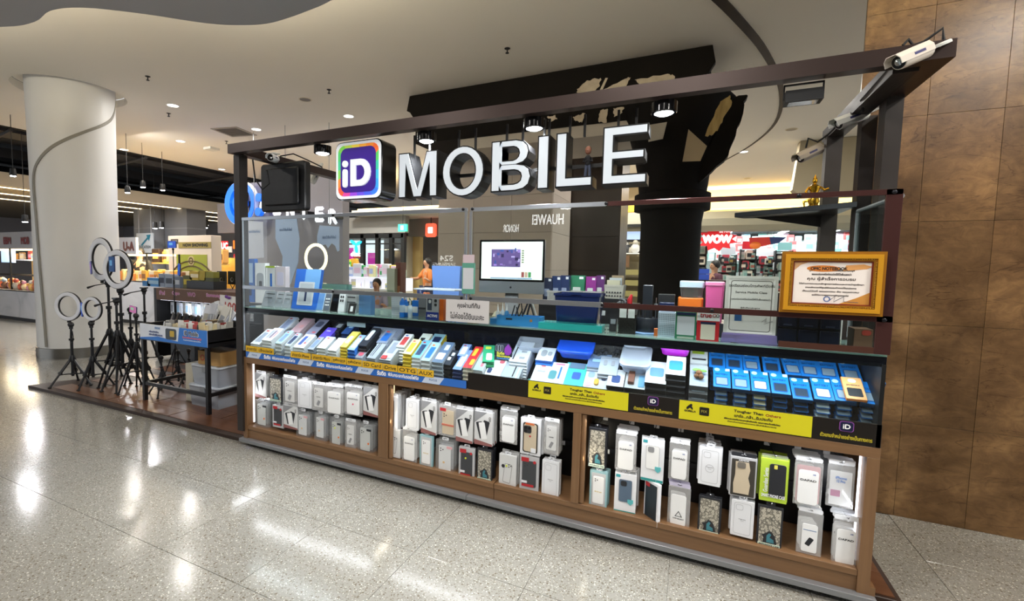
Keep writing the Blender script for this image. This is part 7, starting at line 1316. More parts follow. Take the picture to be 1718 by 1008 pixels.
tl = [(239, 471, 252, 486, '#3f84c8', None, 'small sky blue box at the left corner'), (247, 466, 268, 481, '#4c98dc', '#a8d0f0', 'sky blue box with light band'), (266, 459, 276, 482, '#8d9cb4', '#2c3850', 'grey blue blister with dark band'), (277, 460, 290, 484, '#98a6bd', '#3c4656', 'second grey blue blister'), (290, 464, 302, 485, '#6f7d94', '#c0c8d4', 'third grey blister beside the selfie stand'), (307, 462, 322, 485, '#5f6234', '#c9b83a', 'olive box left of the yellow ones'), (318, 455, 334, 470, '#d0b23c', '#eee6c8', 'yellow box on top of the olive boxes'), (333, 454, 345, 470, '#b6a234', None, 'dull yellow box'), (322, 470, 342, 488, '#55582e', '#a9a45a', 'olive box with pale letters'), (343, 466, 358, 489, '#4a4d2a', '#8f8c4c', 'dark olive box'), (344, 456, 358, 466, '#8c8a30', None, 'yellow green flat box')]
for u0, v0, u1, v1, c_, st, lb in tl: ybox('accessory_box', lb+' on top of the side display', u0, v0, u1, v1, HY+.2, .1, c_, z0=hz1 if v1 > 475 else None, stripe=st)
wpart('riser', MB().box(aty(315, 470, HY+.2).x, aty(360, 470, HY+.2).x, HY+.18, HY+.4, hz1, aty(330, 471, HY+.2).z-.001), CB, hd)
for u0, u1, lb in ((364, 378, 'left'), (382, 396, 'right')):
    t = ybox('black_card_holder', lb+' black card with a white swirl behind the side display', u0, 455, u1, 477, HY+.5, .03, '#111114', 'card holder', z0=None); part('white_swirl', MB().frame(circ(0, .07, .035, 14), circ(.008, .075, .024, 14), -.002, 0), GREYP, t); part('foot', MB().tube([(-.05, .01, 0), (.04, .01, -.12)], .006, 5).tube([(.05, .01, 0), (-.04, .01, -.12)], .006, 5), BLACK, t)
# ================================================================== FAR BACKGROUND
SK = mat('#b98a6c', .6); HAIR = mat('#15110f', .6)
def person(lab, u, vh, y, shirt, trousers, rz=0, hair=HAIR, long=False, seat=False, z0=0., arm=0.):
    """standing figure whose head top is at pixel (u,vh) when 1.65 m tall"""
    p = aty(u, vh, y); H_ = 1.66; zf = p.z-H_; t = thing('person', lab, 'person', (p.x, y, 0.03 if y < 2.7 else 0.), rz=rz); H_ = p.z-t.location.z
    H_ = max(1.2, min(1.9, H_)); s = H_/1.66
    J = {'pel': (0, 0, .9), 'wa': (0, 0, 1.05), 'ch': (0, .0, 1.25), 'nk': (0, 0, 1.4), 'hd': (0, -.01, 1.53), 'tp': (0, -.0, 1.6),
         'sL': (-.17, 0, 1.33), 'eL': (-.22, -.05-arm*.1, 1.08+arm*.05), 'wL': (-.18, -.22-arm*.1, .98+arm*.15), 'fL': (-.16, -.3-arm*.1, .97+arm*.18), 'sR': (.17, 0, 1.33), 'eR': (.23, -.03, 1.07), 'wR': (.2, -.15, .9+arm*.25), 'fR': (.18, -.2, .84+arm*.3),
         'hL': (-.09, 0, .86), 'kL': (-.1, -.03, .48), 'aL': (-.1, .01, .08), 'tL': (-.1, -.12, .03), 'hR': (.09, 0, .86), 'kR': (.1, .0, .48), 'aR': (.11, .03, .08), 'tR': (.11, -.1, .03)}
    RD = {'pel': .13, 'wa': .115, 'ch': .135, 'nk': .05, 'hd': .088, 'tp': .07, 'sL': .06, 'eL': .042, 'wL': .028, 'fL': .03, 'sR': .06, 'eR': .042, 'wR': .028, 'fR': .03, 'hL': .09, 'kL': .06, 'aL': .04, 'tL': .035, 'hR': .09, 'kR': .06, 'aR': .04, 'tR': .035}
    E_ = [('pel', 'wa'), ('wa', 'ch'), ('ch', 'nk'), ('nk', 'hd'), ('hd', 'tp'), ('ch', 'sL'), ('sL', 'eL'), ('eL', 'wL'), ('wL', 'fL'), ('ch', 'sR'), ('sR', 'eR'), ('eR', 'wR'), ('wR', 'fR'), ('pel', 'hL'), ('hL', 'kL'), ('kL', 'aL'), ('aL', 'tL'), ('pel', 'hR'), ('hR', 'kR'), ('kR', 'aR'), ('aR', 'tR')]
    def skin(nm, keys, grow, m_):
        ks = [k for k in J if k in keys]; me = bpy.data.meshes.new('sk'); me.from_pydata([Vector(J[k])*s for k in ks], [(ks.index(a), ks.index(b)) for a, b in E_ if a in ks and b in ks], [])
        o = bpy.data.objects.new('sk', me); COL.objects.link(o); o.modifiers.new('s', 'SKIN'); 
        for i, k in enumerate(ks):
            r = (RD[k]+grow)*s; me.skin_vertices[0].data[i].radius = (r, r*(.8 if k in ('pel', 'wa', 'ch') else 1)); me.skin_vertices[0].data[i].use_root = (i == 0)
        o.modifiers.new('u', 'SUBSURF').levels = 1; dg = bpy.context.evaluated_depsgraph_get(); dg.update(); m2 = bpy.data.meshes.new_from_object(o.evaluated_get(dg)); bpy.data.objects.remove(o)
        m2.name = nm; m2.materials.clear(); m2.materials.append(m_); m2.shade_smooth(); q = bpy.data.objects.new(nm, m2); COL.objects.link(q); q.parent = t; INV[q.name] = INV[t.name]; return q
    skin('body', list(J), 0, SK); skin('shirt', ['pel', 'wa', 'ch', 'sL', 'eL', 'sR', 'eR'], .016, shirt); skin('trousers', ['pel', 'hL', 'kL', 'aL', 'hR', 'kR', 'aR'], .02, trousers)
    h = 1.56*s; part('hair', MB().ball((0, .012, h+.015), .1*s, 14, 8, .92, 1.0, 1.05) if not long else MB().ball((0, .015, h+.015), .1*s, 14, 8, .95, 1.0, 1.05).ball((0, .06, h-.12), .09*s, 12, 8, .9, .6, 1.5), hair, t, True)
    part('face', MB().ball((0, -.03*s, h-.02*s), .078*s, 12, 8, .9, .95, 1.15).ball((0, -.105*s, h-.03*s), .014*s, 6, 4), SK, t, True); part('eyes', MB().ball((-.028*s, -.098*s, h-.005), .009*s, 6, 4).ball((.028*s, -.098*s, h-.005), .009*s, 6, 4), INK, t); part('mouth', MB().box(-.02*s, .02*s, -.103*s, -.095*s, h-.065*s, h-.058*s), mat('#8a4a42', .5), t)
    return t
# ---- open dark ceiling beyond the plaster edge at the left
bkc = mat('#0d0d10', .8); struct('ceiling', MB().box(-30, -12.2, -8, 26, 5.0, 5.1), bkc); struct('trim_3', MB().box(-12.26, -12.2, -6.5, 16.6, CEIL-.02, 4.9), bkc)
DK = mat('#1b1b1f', .6); DK2 = mat('#2a2a2e', .6)
for k_, (x, z, r, lb) in enumerate([(-13.2, 4.25, .16, 'nearest'), (-14.6, 4.4, .2, 'second'), (-16.2, 4.2, .14, 'third'), (-18, 4.45, .22, 'fourth'), (-20, 4.3, .16, 'farthest')]):
    solo('air_duct' if r > .15 else 'service_pipe', 'black '+('air duct' if r > .15 else 'service pipe')+' under the dark ceiling, '+lb+' row from the plaster edge', 'duct', MB().tube([(x, -3, z), (x, 22, z)], r, 10) if k_ % 2 else MB().box(x-.35, x+.35, -3, 22, z-.12, z+.12), DK2 if k_ % 2 == 0 else DK, k_ % 2 == 1)
for k_ in range(4): solo('service_pipe', 'thin black cross pipe under the dark ceiling, '+ORD[k_]+' from the column', 'pipe', MB().tube([(-12.2, 2+2.6*k_, 4.05), (-15, 2.4+2.6*k_, 4.05), (-16, 3+2.6*k_, 4.25), (-22, 3.2+2.6*k_, 4.25)], .04, 6), DK2, True)
# lit bulkhead band (lower ceiling over the far shops)
x1 = -14.6
bh = struct('ceiling', MB().box(-30, x1, -6, 26, 3.28, 3.5), mat('#8d8474', .8)); struct('trim_4', MB().box(x1-.02, x1+.1, -6, 26, 3.2, 3.52), mat('#b5ac9a', .7))
for z, k_ in ((3.26, 0),):
    for j in range(3): solo('linear_lamp', 'thin recessed warm light line along the far bulkhead, '+ORD[j]+' row', 'lamp strip', MB().box(x1-.9-1.5*j, x1-.84-1.5*j, 0+j, 14, 3.262, 3.278), mat('#ffe9c0', .5, 0, 5))
# track lights
TL = mat('#f4f6ff', .5, 0, 30); k_ = 0
for u, v, y in [(22, 295, 1.6), (214, 323, 3.2), (240, 314, 3.8), (273, 319, 4.5), (65, 373, 2.4), (42, 372, 2.2), (260, 383, 6.2), (271, 382, 6.6), (345, 382, 9), (378, 387, 9.5), (346, 378, 9.6)]:
    p = aty(u, v, y); t = thing('track_light', 'small lit track spotlight '+('under the dark ceiling' if k_ < 4 else 'over the far shops')+', '+(['left of the column', 'leftmost of three right of the column', 'middle one right of the column', 'rightmost one right of the column', 'over the left stall sign', 'beside it over the left stall', 'left of a pair over the yellow stall', 'right of a pair over the yellow stall', 'nearest above the poster wall', 'right end above the poster wall', 'far one above the poster wall'][k_]), 'spotlight', tuple(p)); k_ += 1
    sc = max(.05, (p-CAM).length*.0045); part('housing', MB().lathe([(sc*.8, 0), (sc, .02), (sc*.8, sc*2.4), (.0, sc*2.6)], 12, cap=False), BLACK, t, True); part('lens', MB().lathe([(sc*.75, -.01), (sc*.75, .01)], 12), TL, t); part('stem', MB().box(-.004, .004, -.004, .004, sc*2.3, (3.28 if p.x < -14.6 else 5.0)-p.z), BLACK, t)
    if k_ in (1, 3, 6, 7, 9): lamp('AREA', (p.x, p.y, p.z-.05), 25, (.98, .97, 1), .2)
# wall far left behind stalls
struct('wall_back', MB().box(-30, -13, 12, 12.2, 0, 3.3), mat('#8f8e95', .8)); struct('wall_left', MB().box(-27, -26.8, -6, 12, 0, 3.3), mat('#9a9ba4', .8))
# ---- left stall with marble counter
MARW = noisemat('grey_white_marble', [(0, '#8f929a'), (.45, '#c2c4c9'), (1, '#d3d4d8')], 1.2, 8, .2, dist=1.5)
def stall(lab, u0, u1, y, vtop, z_sign, seed, glow, sx0=None, words=(), depth=1.2, h_=None):
    a = aty(u0, 500, y).x; b = aty(u1, 500, y).x; hc = h_ or aty((u0+u1)/2, vtop, y).z; t = thing('market_stall', lab, 'stall', ((a+b)/2, y+.5, 0))
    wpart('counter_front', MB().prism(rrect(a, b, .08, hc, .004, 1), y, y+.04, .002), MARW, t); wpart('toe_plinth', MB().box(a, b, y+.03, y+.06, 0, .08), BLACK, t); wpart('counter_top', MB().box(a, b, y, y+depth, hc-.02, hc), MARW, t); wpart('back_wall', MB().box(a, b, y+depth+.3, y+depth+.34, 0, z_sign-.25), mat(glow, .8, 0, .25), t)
    wpart('sign_board', MB().box(a, sx0 or b, y+.1, y+.16, z_sign-.2, z_sign+.2), mat('#a9a9ae', .6), t)
    wpart('valance_lamp', MB().box(a, b, y+.3, y+.4, z_sign-.24, z_sign-.2), mat('#ffe2a0', .5, 0, 6), t)
    for i in range(int((b-a)/1.2)+1): wpart('shelf_post', MB().box(a+1.2*i, a+1.2*i+.03, y+.1, y+.13, hc, z_sign-.2), BLACK, t)
    return t, a, b, hc
def goods(lab, cat, x0, x1, y, z, n, seed, cols, smax=.16, dz=.0, grp=None, rows=1, shape='box', name='shop_good'):
    r_ = random.Random(seed); protos = []
    for i in range(n):
        c_ = cols[i % len(cols)]; x = x0+(x1-x0)*(i+.5)/n+r_.uniform(-.02, .02); zz = z+dz*(i % rows); s_ = r_.uniform(.6, 1)*smax
        t = thing(name if name != 'shop_good' else cat.replace(' ', '_'), cname(c_)+' '+lab+', '+ordn(i)+' from left', cat, (x, y+r_.uniform(0, .15), zz), rz=r_.uniform(-.5, .5), group=grp or lab)
        part('box' if shape == 'box' else 'body', MB().prism(rrect(-s_*.42, s_*.42, 0, s_*1.2, s_*.08, 1), 0, s_*.5, s_*.03) if shape == 'box' else MB().ball((0, 0, s_*.5), s_*.5, 8, 6, 1, 1, 1.1), mat(c_, .5), t, shape != 'box')
        if s_ > .09 and shape == 'box': part('printed_label', MB().box(-s_*.3, s_*.3, -.004, -.0, s_*.3, s_*.8), mat(cols[(i+3) % len(cols)], .5), t)
        elif shape != 'box': part('head', MB().ball((0, -.02, s_*1.15), s_*.3, 8, 6), mat(cols[(i+2) % len(cols)], .5), t, True)
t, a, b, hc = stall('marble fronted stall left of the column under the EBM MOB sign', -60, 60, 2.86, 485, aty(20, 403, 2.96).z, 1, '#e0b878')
for s_, u in (('EBM', 12), ('MOB', 42)): p = aty(u, 403.5, 2.95); wpart('lettering', MB(TR(0, 2.945, 0)).text(s_, p.x, p.z, .16, .36 if s_ == 'EBM' else .38, bold=.012), mat('#7a2f2f', .5), t)
WARM = ['#d8963c', '#e0b060', '#b8683c', '#c8c0b0', '#d86a4a', '#a8483c', '#e8d0a0', '#6a4a38', '#c88aa0', '#88a0b8']
goods('small colourful souvenir on the left marble stall', 'souvenir', a, b, 3.0, hc, 36, 3, WARM, .2, shape='ball', name='souvenir'); goods('bright packet on the upper shelf of the left marble stall', 'packet', a, b, 3.9, hc+.75, 26, 4, WARM+['#5a7ac8', '#e8e8f0'], .22); goods('dark hanging strap bundle in the left marble stall', 'strap', (a+b)/2-.2, b, 3.6, hc+.35, 10, 5, ['#3a2430', '#5a3040', '#c89a3c', '#2a2430'], .26)
wpart('inner_shelf', MB().box(a, b, 3.85, 4.3, hc+.72, hc+.745), WHITE, t); wpart('inner_shelf', MB().box(a, b, 3.55, 3.84, hc+.31, hc+.345), BLACK, t); wpart('blue_screen', MB().box(aty(2, 430, 3.5).x, aty(23, 430, 3.5).x, 3.5, 3.54, aty(10, 440, 3.5).z, aty(10, 418, 3.5).z), mat('#9cc0f0', .4, 0, 1.2), t); lamp('AREA', ((a+b)/2, 3.4, hc+1.1), 90, (1, .83, .56), 1.5, size_y=.5)
# ---- yellow stall right of the column
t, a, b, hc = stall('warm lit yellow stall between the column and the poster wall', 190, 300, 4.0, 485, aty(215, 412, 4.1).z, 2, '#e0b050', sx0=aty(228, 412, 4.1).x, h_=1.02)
p = aty(216, 413, 4.1); wpart('lettering', MB(TR(0, 4.095, 0)).text('U-A', p.x, p.z, .2, .42, bold=.02), mat('#5a2a26', .5), t)
goods('golden packet on the warm lit stall', 'packet', a, b, 4.05, hc, 30, 7, ['#e8b84c', '#d8a040', '#c87a3c', '#f0d890', '#8c5a34', '#d8c8a8'], .24); goods('hanging bag at the back of the warm lit stall', 'bag', a, b, 5.0, hc+.45, 18, 8, ['#3a2a20', '#5a4030', '#c8924a', '#e0b468', '#88a060'], .3); wpart('inner_shelf', MB().box(a, b, 4.95, 5.3, hc+.41, hc+.445), mat('#c89a50', .5), t); lamp('AREA', ((a+b)/2, 4.6, hc+1.1), 110, (1, .8, .45), 1.5, size_y=.5)
person('person in a dark top looking down behind the warm lit stall', 234, 416, 4.5, mat('#1a1a1c', .8), mat('#2c2c34', .8), rz=.9, long=True, arm=1)
# pillars, sign
def pil(lab, u0, u1, y, c_, d=.7, z1=4.98):
    a = aty(u0, 400, y).x; b = aty(u1, 400, y).x; t = thing('square_pillar', lab, 'pillar', ((a+b)/2, y+d/2, 0)); wpart('shaft', MB().prism(rrect(a, b, .12, z1, .01, 1), y, y+d, .004), mat(c_, .6), t); wpart('base_trim', MB().box(a-.01, b+.01, y-.01, y+d+.01, 0, .12), STEEL, t); wpart('collar_trim', MB().box(a-.006, b+.006, y-.006, y+d+.006, 2.6, 2.63), GREYP, t); return t
pil('grey pillar behind the education arrow sign', 225, 255, 7.2, '#7b7d82', z1=3.27); pil('broad grey pillar behind the poster wall', 277, 314, 7.6, '#75777c', z1=3.27)
a = aty(229, 400, 6.9).x; b = aty(256, 400, 6.9).x; z0 = aty(242, 424, 6.9).z; z1 = aty(242, 391, 6.9).z; t = thing('arrow_sign', 'pale hanging sign with a teal arrow and the word EDUCATION', 'sign', ((a+b)/2, 6.9, z0)); wpart('panel', MB().box(a, b, 6.9, 6.94, z0, z1), mat('#a9b0b6', .5), t)
cx = (a+b)/2+.1; cz_ = z0+(z1-z0)*.66; wpart('arrow', MB(TR(cx, 6.895, cz_, ry=-.6)).prism([(-.32, -.03), (.1, -.03), (.1, -.12), (.3, 0), (.1, .12), (.1, .03), (-.32, .03)], -.004, .004), mat('#23677c', .5), t); wpart('lettering', MB(TR(0, 6.893, 0)).text('EDUCATION', (a+b)/2, z0+(z1-z0)*.3, .09, (b-a)*.75, bold=.006), mat('#5c6468', .5), t); wpart('hanger', MB().box(a+.1, a+.12, 6.91, 6.93, z1, 3.27).box(b-.12, b-.1, 6.91, 6.93, z1, 3.27), GREYP, t)
# now showing wall
y = 4.3; a = aty(283, 440, y).x; b = aty(355, 440, y).x; z1 = aty(320, 395, y).z; t = thing('poster_wall', 'cream poster wall headed NOW SHOWING with a large olive poster', 'display wall', ((a+b)/2, y+.2, 0)); wpart('panel', MB().prism(rrect(a, b, 0, z1, .01, 1), y, y+.25, .004), mat('#cdbfae', .6), t)
za, zb_ = aty(328, 416, y).z, aty(328, 406, y).z; wpart('title_band', MB().box(aty(300, 410, y).x, b, y-.01, y, za, zb_), mat('#8a7a3a', .5), t); wpart('lettering', MB(TR(0, y-.013, 0)).text('NOW SHOWING', aty(328, 411, y).x, (za+zb_)/2, (zb_-za)*.5, (b-a)*.56, bold=.008), mat('#2a2410', .5), t); wpart('clapper_mark', MB().frame(rrect(aty(287, 404, y).x, aty(299, 404, y).x, aty(293, 409, y).z, aty(293, 401, y).z, .005, 1), rrect(aty(289, 404, y).x, aty(297, 404, y).x, aty(293, 407, y).z, aty(293, 403, y).z, .005, 1), y-.006, y), mat('#4a4038', .5), t)
xa, xb, za, zb_ = aty(297, 450, y).x, aty(348, 450, y).x, aty(322, 462, y).z, aty(322, 427, y).z; wpart('poster', MB().box(xa, xb, y-.01, y, za-.2, zb_), mat('#8f9426', .5), t); xm = (xa+xb)/2; zm_ = (za+zb_)/2
m = MB(); 
for i in range(3): r1 = .28+.14*i; m.tube([(xm+r1*1.3*math.cos(q), y-.014, za-.12+r1*.8*math.sin(q)) for q in [PI*k/12 for k in range(13)]], .016, 5)
wpart('arched_print', m, mat('#4a3a16', .5), t); wpart('round_print', MB().prism(circ(xm, zb_-.14, .11, 18), y-.018, y-.01), mat('#b8a878', .5), t); wpart('round_print', MB().frame(circ(xm, zb_-.14, .08, 18), circ(xm, zb_-.14, .05, 18), y-.022, y-.018), mat('#5a4a22', .5), t)
lamp('AREA', (-10.2, 2.9, 3.9), 70, (1, .93, .82), .3, rot=(.45, 0, 0)); lamp('AREA', (-15, 5.5, 3.2), 90, (.96, .97, 1), .4)  # fill lamps added to brighten the poster wall and the far stalls
# red shop with orange sign, right of poster wall
y = 6.6; a = aty(356, 440, y).x; b = aty(412, 440, y).x; t = thing('red_shop', 'red trimmed shop between the poster wall and the frame post', 'shop', ((a+b)/2, y+.5, 0)); wpart('back_wall', MB().box(a, b, y+1, y+1.05, 0, 3.2), mat('#8c2a2c', .7), t); wpart('counter', MB().box(a, b, y, y+.5, 0, 1.0), BLACK, t); wpart('header', MB().box(a, b, y+.2, y+.3, 2.35, 3.2), mat('#7d7a80', .7), t)
p0, p1 = aty(363, 420, y), aty(375, 404, y); wpart('red_sign', MB().box(p0.x, p1.x, y+.1, y+.15, p0.z, p1.z), mat('#d81c20', .5, 0, 1.), t); wpart('lettering', MB(TR(0, y+.09, 0)).text('AUC', (p0.x+p1.x)/2, (p0.z+p1.z)/2, .17, .42, bold=.015), mat('#f0e8e8', .5, 0, 1), t); p0, p1 = aty(386, 417, y), aty(398, 403, y); wpart('orange_sign', MB().box(p0.x, p1.x, y+.1, y+.15, p0.z, p1.z), mat('#e86a14', .5, 0, 1.2), t); wpart('lit_case', MB().box(a+.3, b-.1, y+.5, y+.9, 1.25, 1.5), mat('#f0e0e8', .4, 0, 1.6), t); wpart('card_sign', MB().box(aty(374, 420, y).x, aty(383, 420, y).x, y+.1, y+.13, aty(378, 423, y).z, aty(378, 413, y).z), WHITE, t)
goods('bright packet on the counter of the red trimmed shop', 'packet', a, b, y+.05, 1.0, 14, 21, ['#e8e0e4', '#3a9c4a', '#d84a5a', '#f0c0d0', '#c8d0e0', '#e8a03c'], .3); goods('packet on the back shelf of the red trimmed shop', 'packet', a, b, y+.75, 1.52, 12, 22, ['#c8303c', '#e0d8d8', '#4a3a3c', '#e87a8a'], .3)
# ---- blue ring sign with white letters and grey wall behind
y = 4.5; wa, wb = aty(418, 400, y+.3).x, aty(575, 400, y+.3).x; struct('wall_back', MB().box(wa, wb, y+.3, y+.5, 0, 3.25), mat('#9a979d', .8))
p = aty(401, 341, y); R_ = .46; BLS = mat('#1a6be8', .35, 0, .9)
t = thing('ring_logo_sign', 'round blue lit ring logo with two dots behind the left frame post', 'sign', (p.x, y, p.z)); part('outer_ring', MB().frame([(R_*math.cos(math.radians(a_)), R_*math.sin(math.radians(a_))) for a_ in range(0, 360, 12)], [(R_*.72*math.cos(math.radians(a_))+.03, R_*.74*math.sin(math.radians(a_))) for a_ in range(0, 360, 12)], 0, .1), BLS, t); part('inner_disc', MB().prism(circ(-.02, -.0, R_*.42, 24), 0, .1), BLS, t); part('dot', MB().prism(circ(R_+.12, .1, .085, 16), 0, .1), BLS, t); part('dot', MB().prism(circ(R_+.1, -.2, .085, 16), 0, .1), BLS, t); part('white_edge', MB().frame(circ(0, 0, R_*1.04, 30), circ(0, 0, R_, 30), .02, .12), WHITE, t); part('bracket', MB().box(-.3, .4, .1, .3, -.05, .05), BLACK, t)
for i, ch in enumerate('CENTER'):
    if i in (2,): pass
    u = 442+22.5*i+(4 if i > 3 else 0); p = aty(u, 346+i*3.6, y+.1); t = thing('lit_letter', 'white lit letter '+ch+' in the row behind the hanging black screen, '+ORD[i]+' in the row', 'sign letter', (p.x, y+.1, p.z-.13)); part('lit_face', MB().text(ch, 0, .14, .26, .19, y=0, bold=.022), mat('#f2f4fa', .4, 0, 1.4), t); part('backing_bar', MB().box(-.1, .1, .002, .19, .1, .16), BLACK, t)
# banner shapes read as reflections in the glass, built as hung sheets
for lb, pts, y2 in (('wide pale blue banner reflection built as a sheet narrowing to a curved tip', [(462, 366), (497, 366), (502, 400), (500, 440), (488, 475), (478, 488), (472, 470), (474, 430), (462, 400)], 4.1), ('pale blue banner reflection built as a sheet with a scalloped lower edge', [(536, 378), (569, 380), (569, 420), (566, 422), (562, 412), (556, 408), (550, 416), (546, 410), (532, 414), (532, 396)], 4.3), ('pale grey narrow banner at the left end', [(413, 370), (441, 372), (443, 432), (413, 434)], 4.2)):
    P = pxpoly(pts, y2); zt = max(q[1] for q in P); t = thing('banner_shape', lb, 'banner', (sum(q[0] for q in P)/len(P), y2, min(q[1] for q in P))); wpart('sheet', MB().prism(P, y2, y2+.01), mat('#c0d8ff' if lb[0] != 'p' or 'blue' in lb else '#c4c8d8', .6), t); xs_ = sum(q[0] for q in P[:2])/2; wpart('hanger_wire', MB().tube([(xs_, y2, zt-.01), (xs_, y2, CEIL)], .006, 5), GREYP, t)
    wpart('small_print', MB(TR(0, y2-.003, 0)).text('แนะนำสินค้าใหม่', xs_, zt-.22, .06, .32, bold=.002), mat('#7088b4', .5), t)
p = aty(530, 433, 3.2); t = thing('ring_light', 'lit warm white ring light glowing deep inside behind the phones', 'ring light', tuple(p)); R_ = abs(aty(530, 408, 3.2).z-p.z); part('diffuser', MB(Matrix.Rotation(PI/2, 4, 'X')).lathe([(R_*.8, -.01), (R_, -.01), (R_, .01), (R_*.8, .01), (R_*.8, -.01)], 32, cap=False), mat('#fff0cc', .5, 0, 1.6), t, True); part('stand', MB().box(-.01, .01, -.01, .01, -p.z+.03, -R_), BLACK, t); part('foot', MB().lathe([(.15, -p.z+.001), (.15, -p.z+.02), (.02, -p.z+.04)], 16), BLACK, t)
# ---- telecom shop with black glazing, grey walls
y = 9.; xa, xb = aty(575, 430, y).x, aty(676, 430, y).x; zt = aty(640, 392, y).z; z2 = aty(640, 362, y).z
WT_ = aty(640, 363, y).z; struct('wall_back', MB().box(xa-.4, aty(680, 400, y).x, y, y+.2, zt+.02, WT_), mat('#8f8a86', .8)); struct('wall_back', MB().box(xa-1.5, xa-.07, y-.1, y+.2, 0, WT_), mat('#8c898e', .8))
sx0_, sx1_ = aty(590, 350, 8.6).x, aty(740, 350, 8.6).x+3; sz0_, sz1_ = WT_-.0, aty(640, 351, 8.6).z
struct('ceiling', MB().box(sx0_, sx1_, 8.6, 14.5, sz0_+.003, sz1_), mat('#d8cfbd', .8)); solo('cove_lamp', 'warm lamp strip glowing on top of the dropped soffit over the telecom shop', 'lamp strip', MB().box(sx0_+.1, sx1_-.1, 8.75, 8.8, sz1_+.001, sz1_+.06), mat('#ffd88c', .5, 0, 5))
for q in (0, 1): lamp('AREA', (sx0_+2.2+4*q, 8.72, sz1_+.1), 26, (1, .78, .4), 3.5, rot=(PI*.8, 0, 0), size_y=.1)
t = thing('telecom_shop', 'black glazed shopfront with a sky blue propeller emblem', 'shop', ((xa+xb)/2, y+.2, 0))
for u in (575, 607, 632, 655, 675): x = aty(u, 430, y).x; wpart('mullion', MB().box(x-.06, x+.06, y, y+.12, 0, zt), BLACK, t)
wpart('lintel', MB().box(xa, xb, y, y+.12, zt-.12, zt), BLACK, t); wpart('transom', MB().box(xa, xb, y+.02, y+.1, aty(600, 410, y).z, aty(600, 408, y).z), BLACK, t); wpart('glazing', MB().box(xa, xb, y+.06, y+.07, 0, zt-.12), GLASS, t); wpart('inner_wall', MB().box(xa, xb, y+2.2, y+2.25, 0, 2.8), mat('#5a5550', .7), t); wpart('pink_panel', MB().box(aty(575, 425, y).x, aty(581, 425, y).x, y+.3, y+.35, 1.0, aty(578, 415, y).z), mat('#c82a9c', .5, 0, 1), t); wpart('magenta_panel', MB().box(aty(617, 430, y+1).x, aty(632, 430, y+1).x, y+1, y+1.05, .8, aty(620, 424, y+1).z), mat('#b82a9c', .5, 0, .9), t); wpart('red_panel', MB().box(aty(590, 430, y+1).x, aty(612, 430, y+1).x, y+1, y+1.05, .8, aty(600, 427, y+1).z), mat('#c82a2c', .5, 0, .7), t)
p = aty(597, 411, y-.1); CYN = mat('#27b4dc', .4, 0, 1.1); em = MB(); 
for a_ in (1.25, 2.7+.6, 4.9+.25): em.prism(ell(0, .125, .05, .12, 18), 0, .03, X=TR(p.x, y-.12, p.z) @ Matrix.Rotation(a_-PI/2-.6, 4, 'Y'))
wpart('propeller_emblem', em, CYN, t); wpart('lettering', MB(TR(0, y-.12, 0)).text('dtac', aty(597, 426, y-.1).x, aty(597, 426, y-.1).z, .13, .36, bold=.012), mat('#f0f0f4', .4, 0, 1), t); lamp('AREA', ((xa+xb)/2, y+1, 3), 80, (.95, .97, 1), 2, size_y=1)
# pastel long showcase in front of the telecom shop
y = 5.6; xa, xb = aty(556, 470, y).x, aty(668, 470, y).x; t = thing('glass_showcase', 'long white lit showcase full of pastel packets in the middle distance', 'showcase', ((xa+xb)/2, y+.3, 0)); wpart('base', MB().box(xa, xb, y, y+.6, 0, .95), mat('#c8bfae', .6), t); wpart('lit_case', MB().box(xa, xb, y+.02, y+.58, .95, 1.22), mat('#e6e2f0', .4, 0, .8), t); wpart('top_glass', MB().box(xa, xb, y, y+.6, 1.22, 1.235), GLASS, t)
PAS = ['#e8c8dc', '#c8d8f0', '#f0e8b0', '#d8f0dc', '#e89ac0', '#a8b8e0', '#f4f0f8', '#c05a6a', '#e8e8f0']
goods('pastel packet standing on the long white showcase', 'packet', xa, xb, y+.15, 1.236, 26, 31, PAS+['#3a9c5a', '#e8c83c'], .24); goods('pastel packet in the front of the long white showcase', 'packet', xa, xb, y-.02, 1.0, 24, 32, PAS, .16)
wpart('front_ledge', MB().box(xa, xb, y-.12, y, .96, .999), WHITE, t)
t = thing('fruit_rack', 'bright yellow and green packet rack behind the long white showcase', 'rack', (aty(577, 450, y+1).x, y+1, 0)); wpart('rack_body', MB().box(aty(567, 450, y+1).x, aty(587, 450, y+1).x, y+1, y+1.3, 0, aty(577, 433, y+1).z-.25), WHITE, t); goods('yellow and green packet on the bright rack', 'packet', aty(567, 450, y+1).x, aty(587, 450, y+1).x, y+1.02, aty(577, 433, y+1).z-.25, 6, 34, ['#e8d83c', '#4aa848', '#e0a83c'], .22)
person('person in a light blue shirt behind the pastel showcase', 600, 433, 7.6, mat('#6c8cc0', .8), mat('#2c3040', .8), rz=.4)
person('person in an orange top with long hair inside the cream doorway shop', 717, 433, 8.2, mat('#d07838', .8), mat('#28304a', .8), rz=-.6, long=True, arm=1)
person('small figure with crossed arms in pale clothes, a glass reflection built solid', 632, 468, 3.6, mat('#a8a4b8', .8), mat('#8c88a0', .8), rz=.2, arm=1)  # stands in for a figure reflected in the screen glass
tt = [o for o in COL.objects if o.get('label', '').startswith('small figure')][0]
# white bottle rack
ybox('product_tower', 'pale green white product tower right of the pastel showcase', 649, 450, 662, 480, 5.2, .2, '#b8c4b4', 'rack', z0=0, stripe='#8a9c8c'); ybox('product_tower', 'dark red and brown product tower beside the pale one', 664, 440, 672, 480, 5.3, .2, '#6a3a30', 'rack', z0=0, stripe='#a87858')
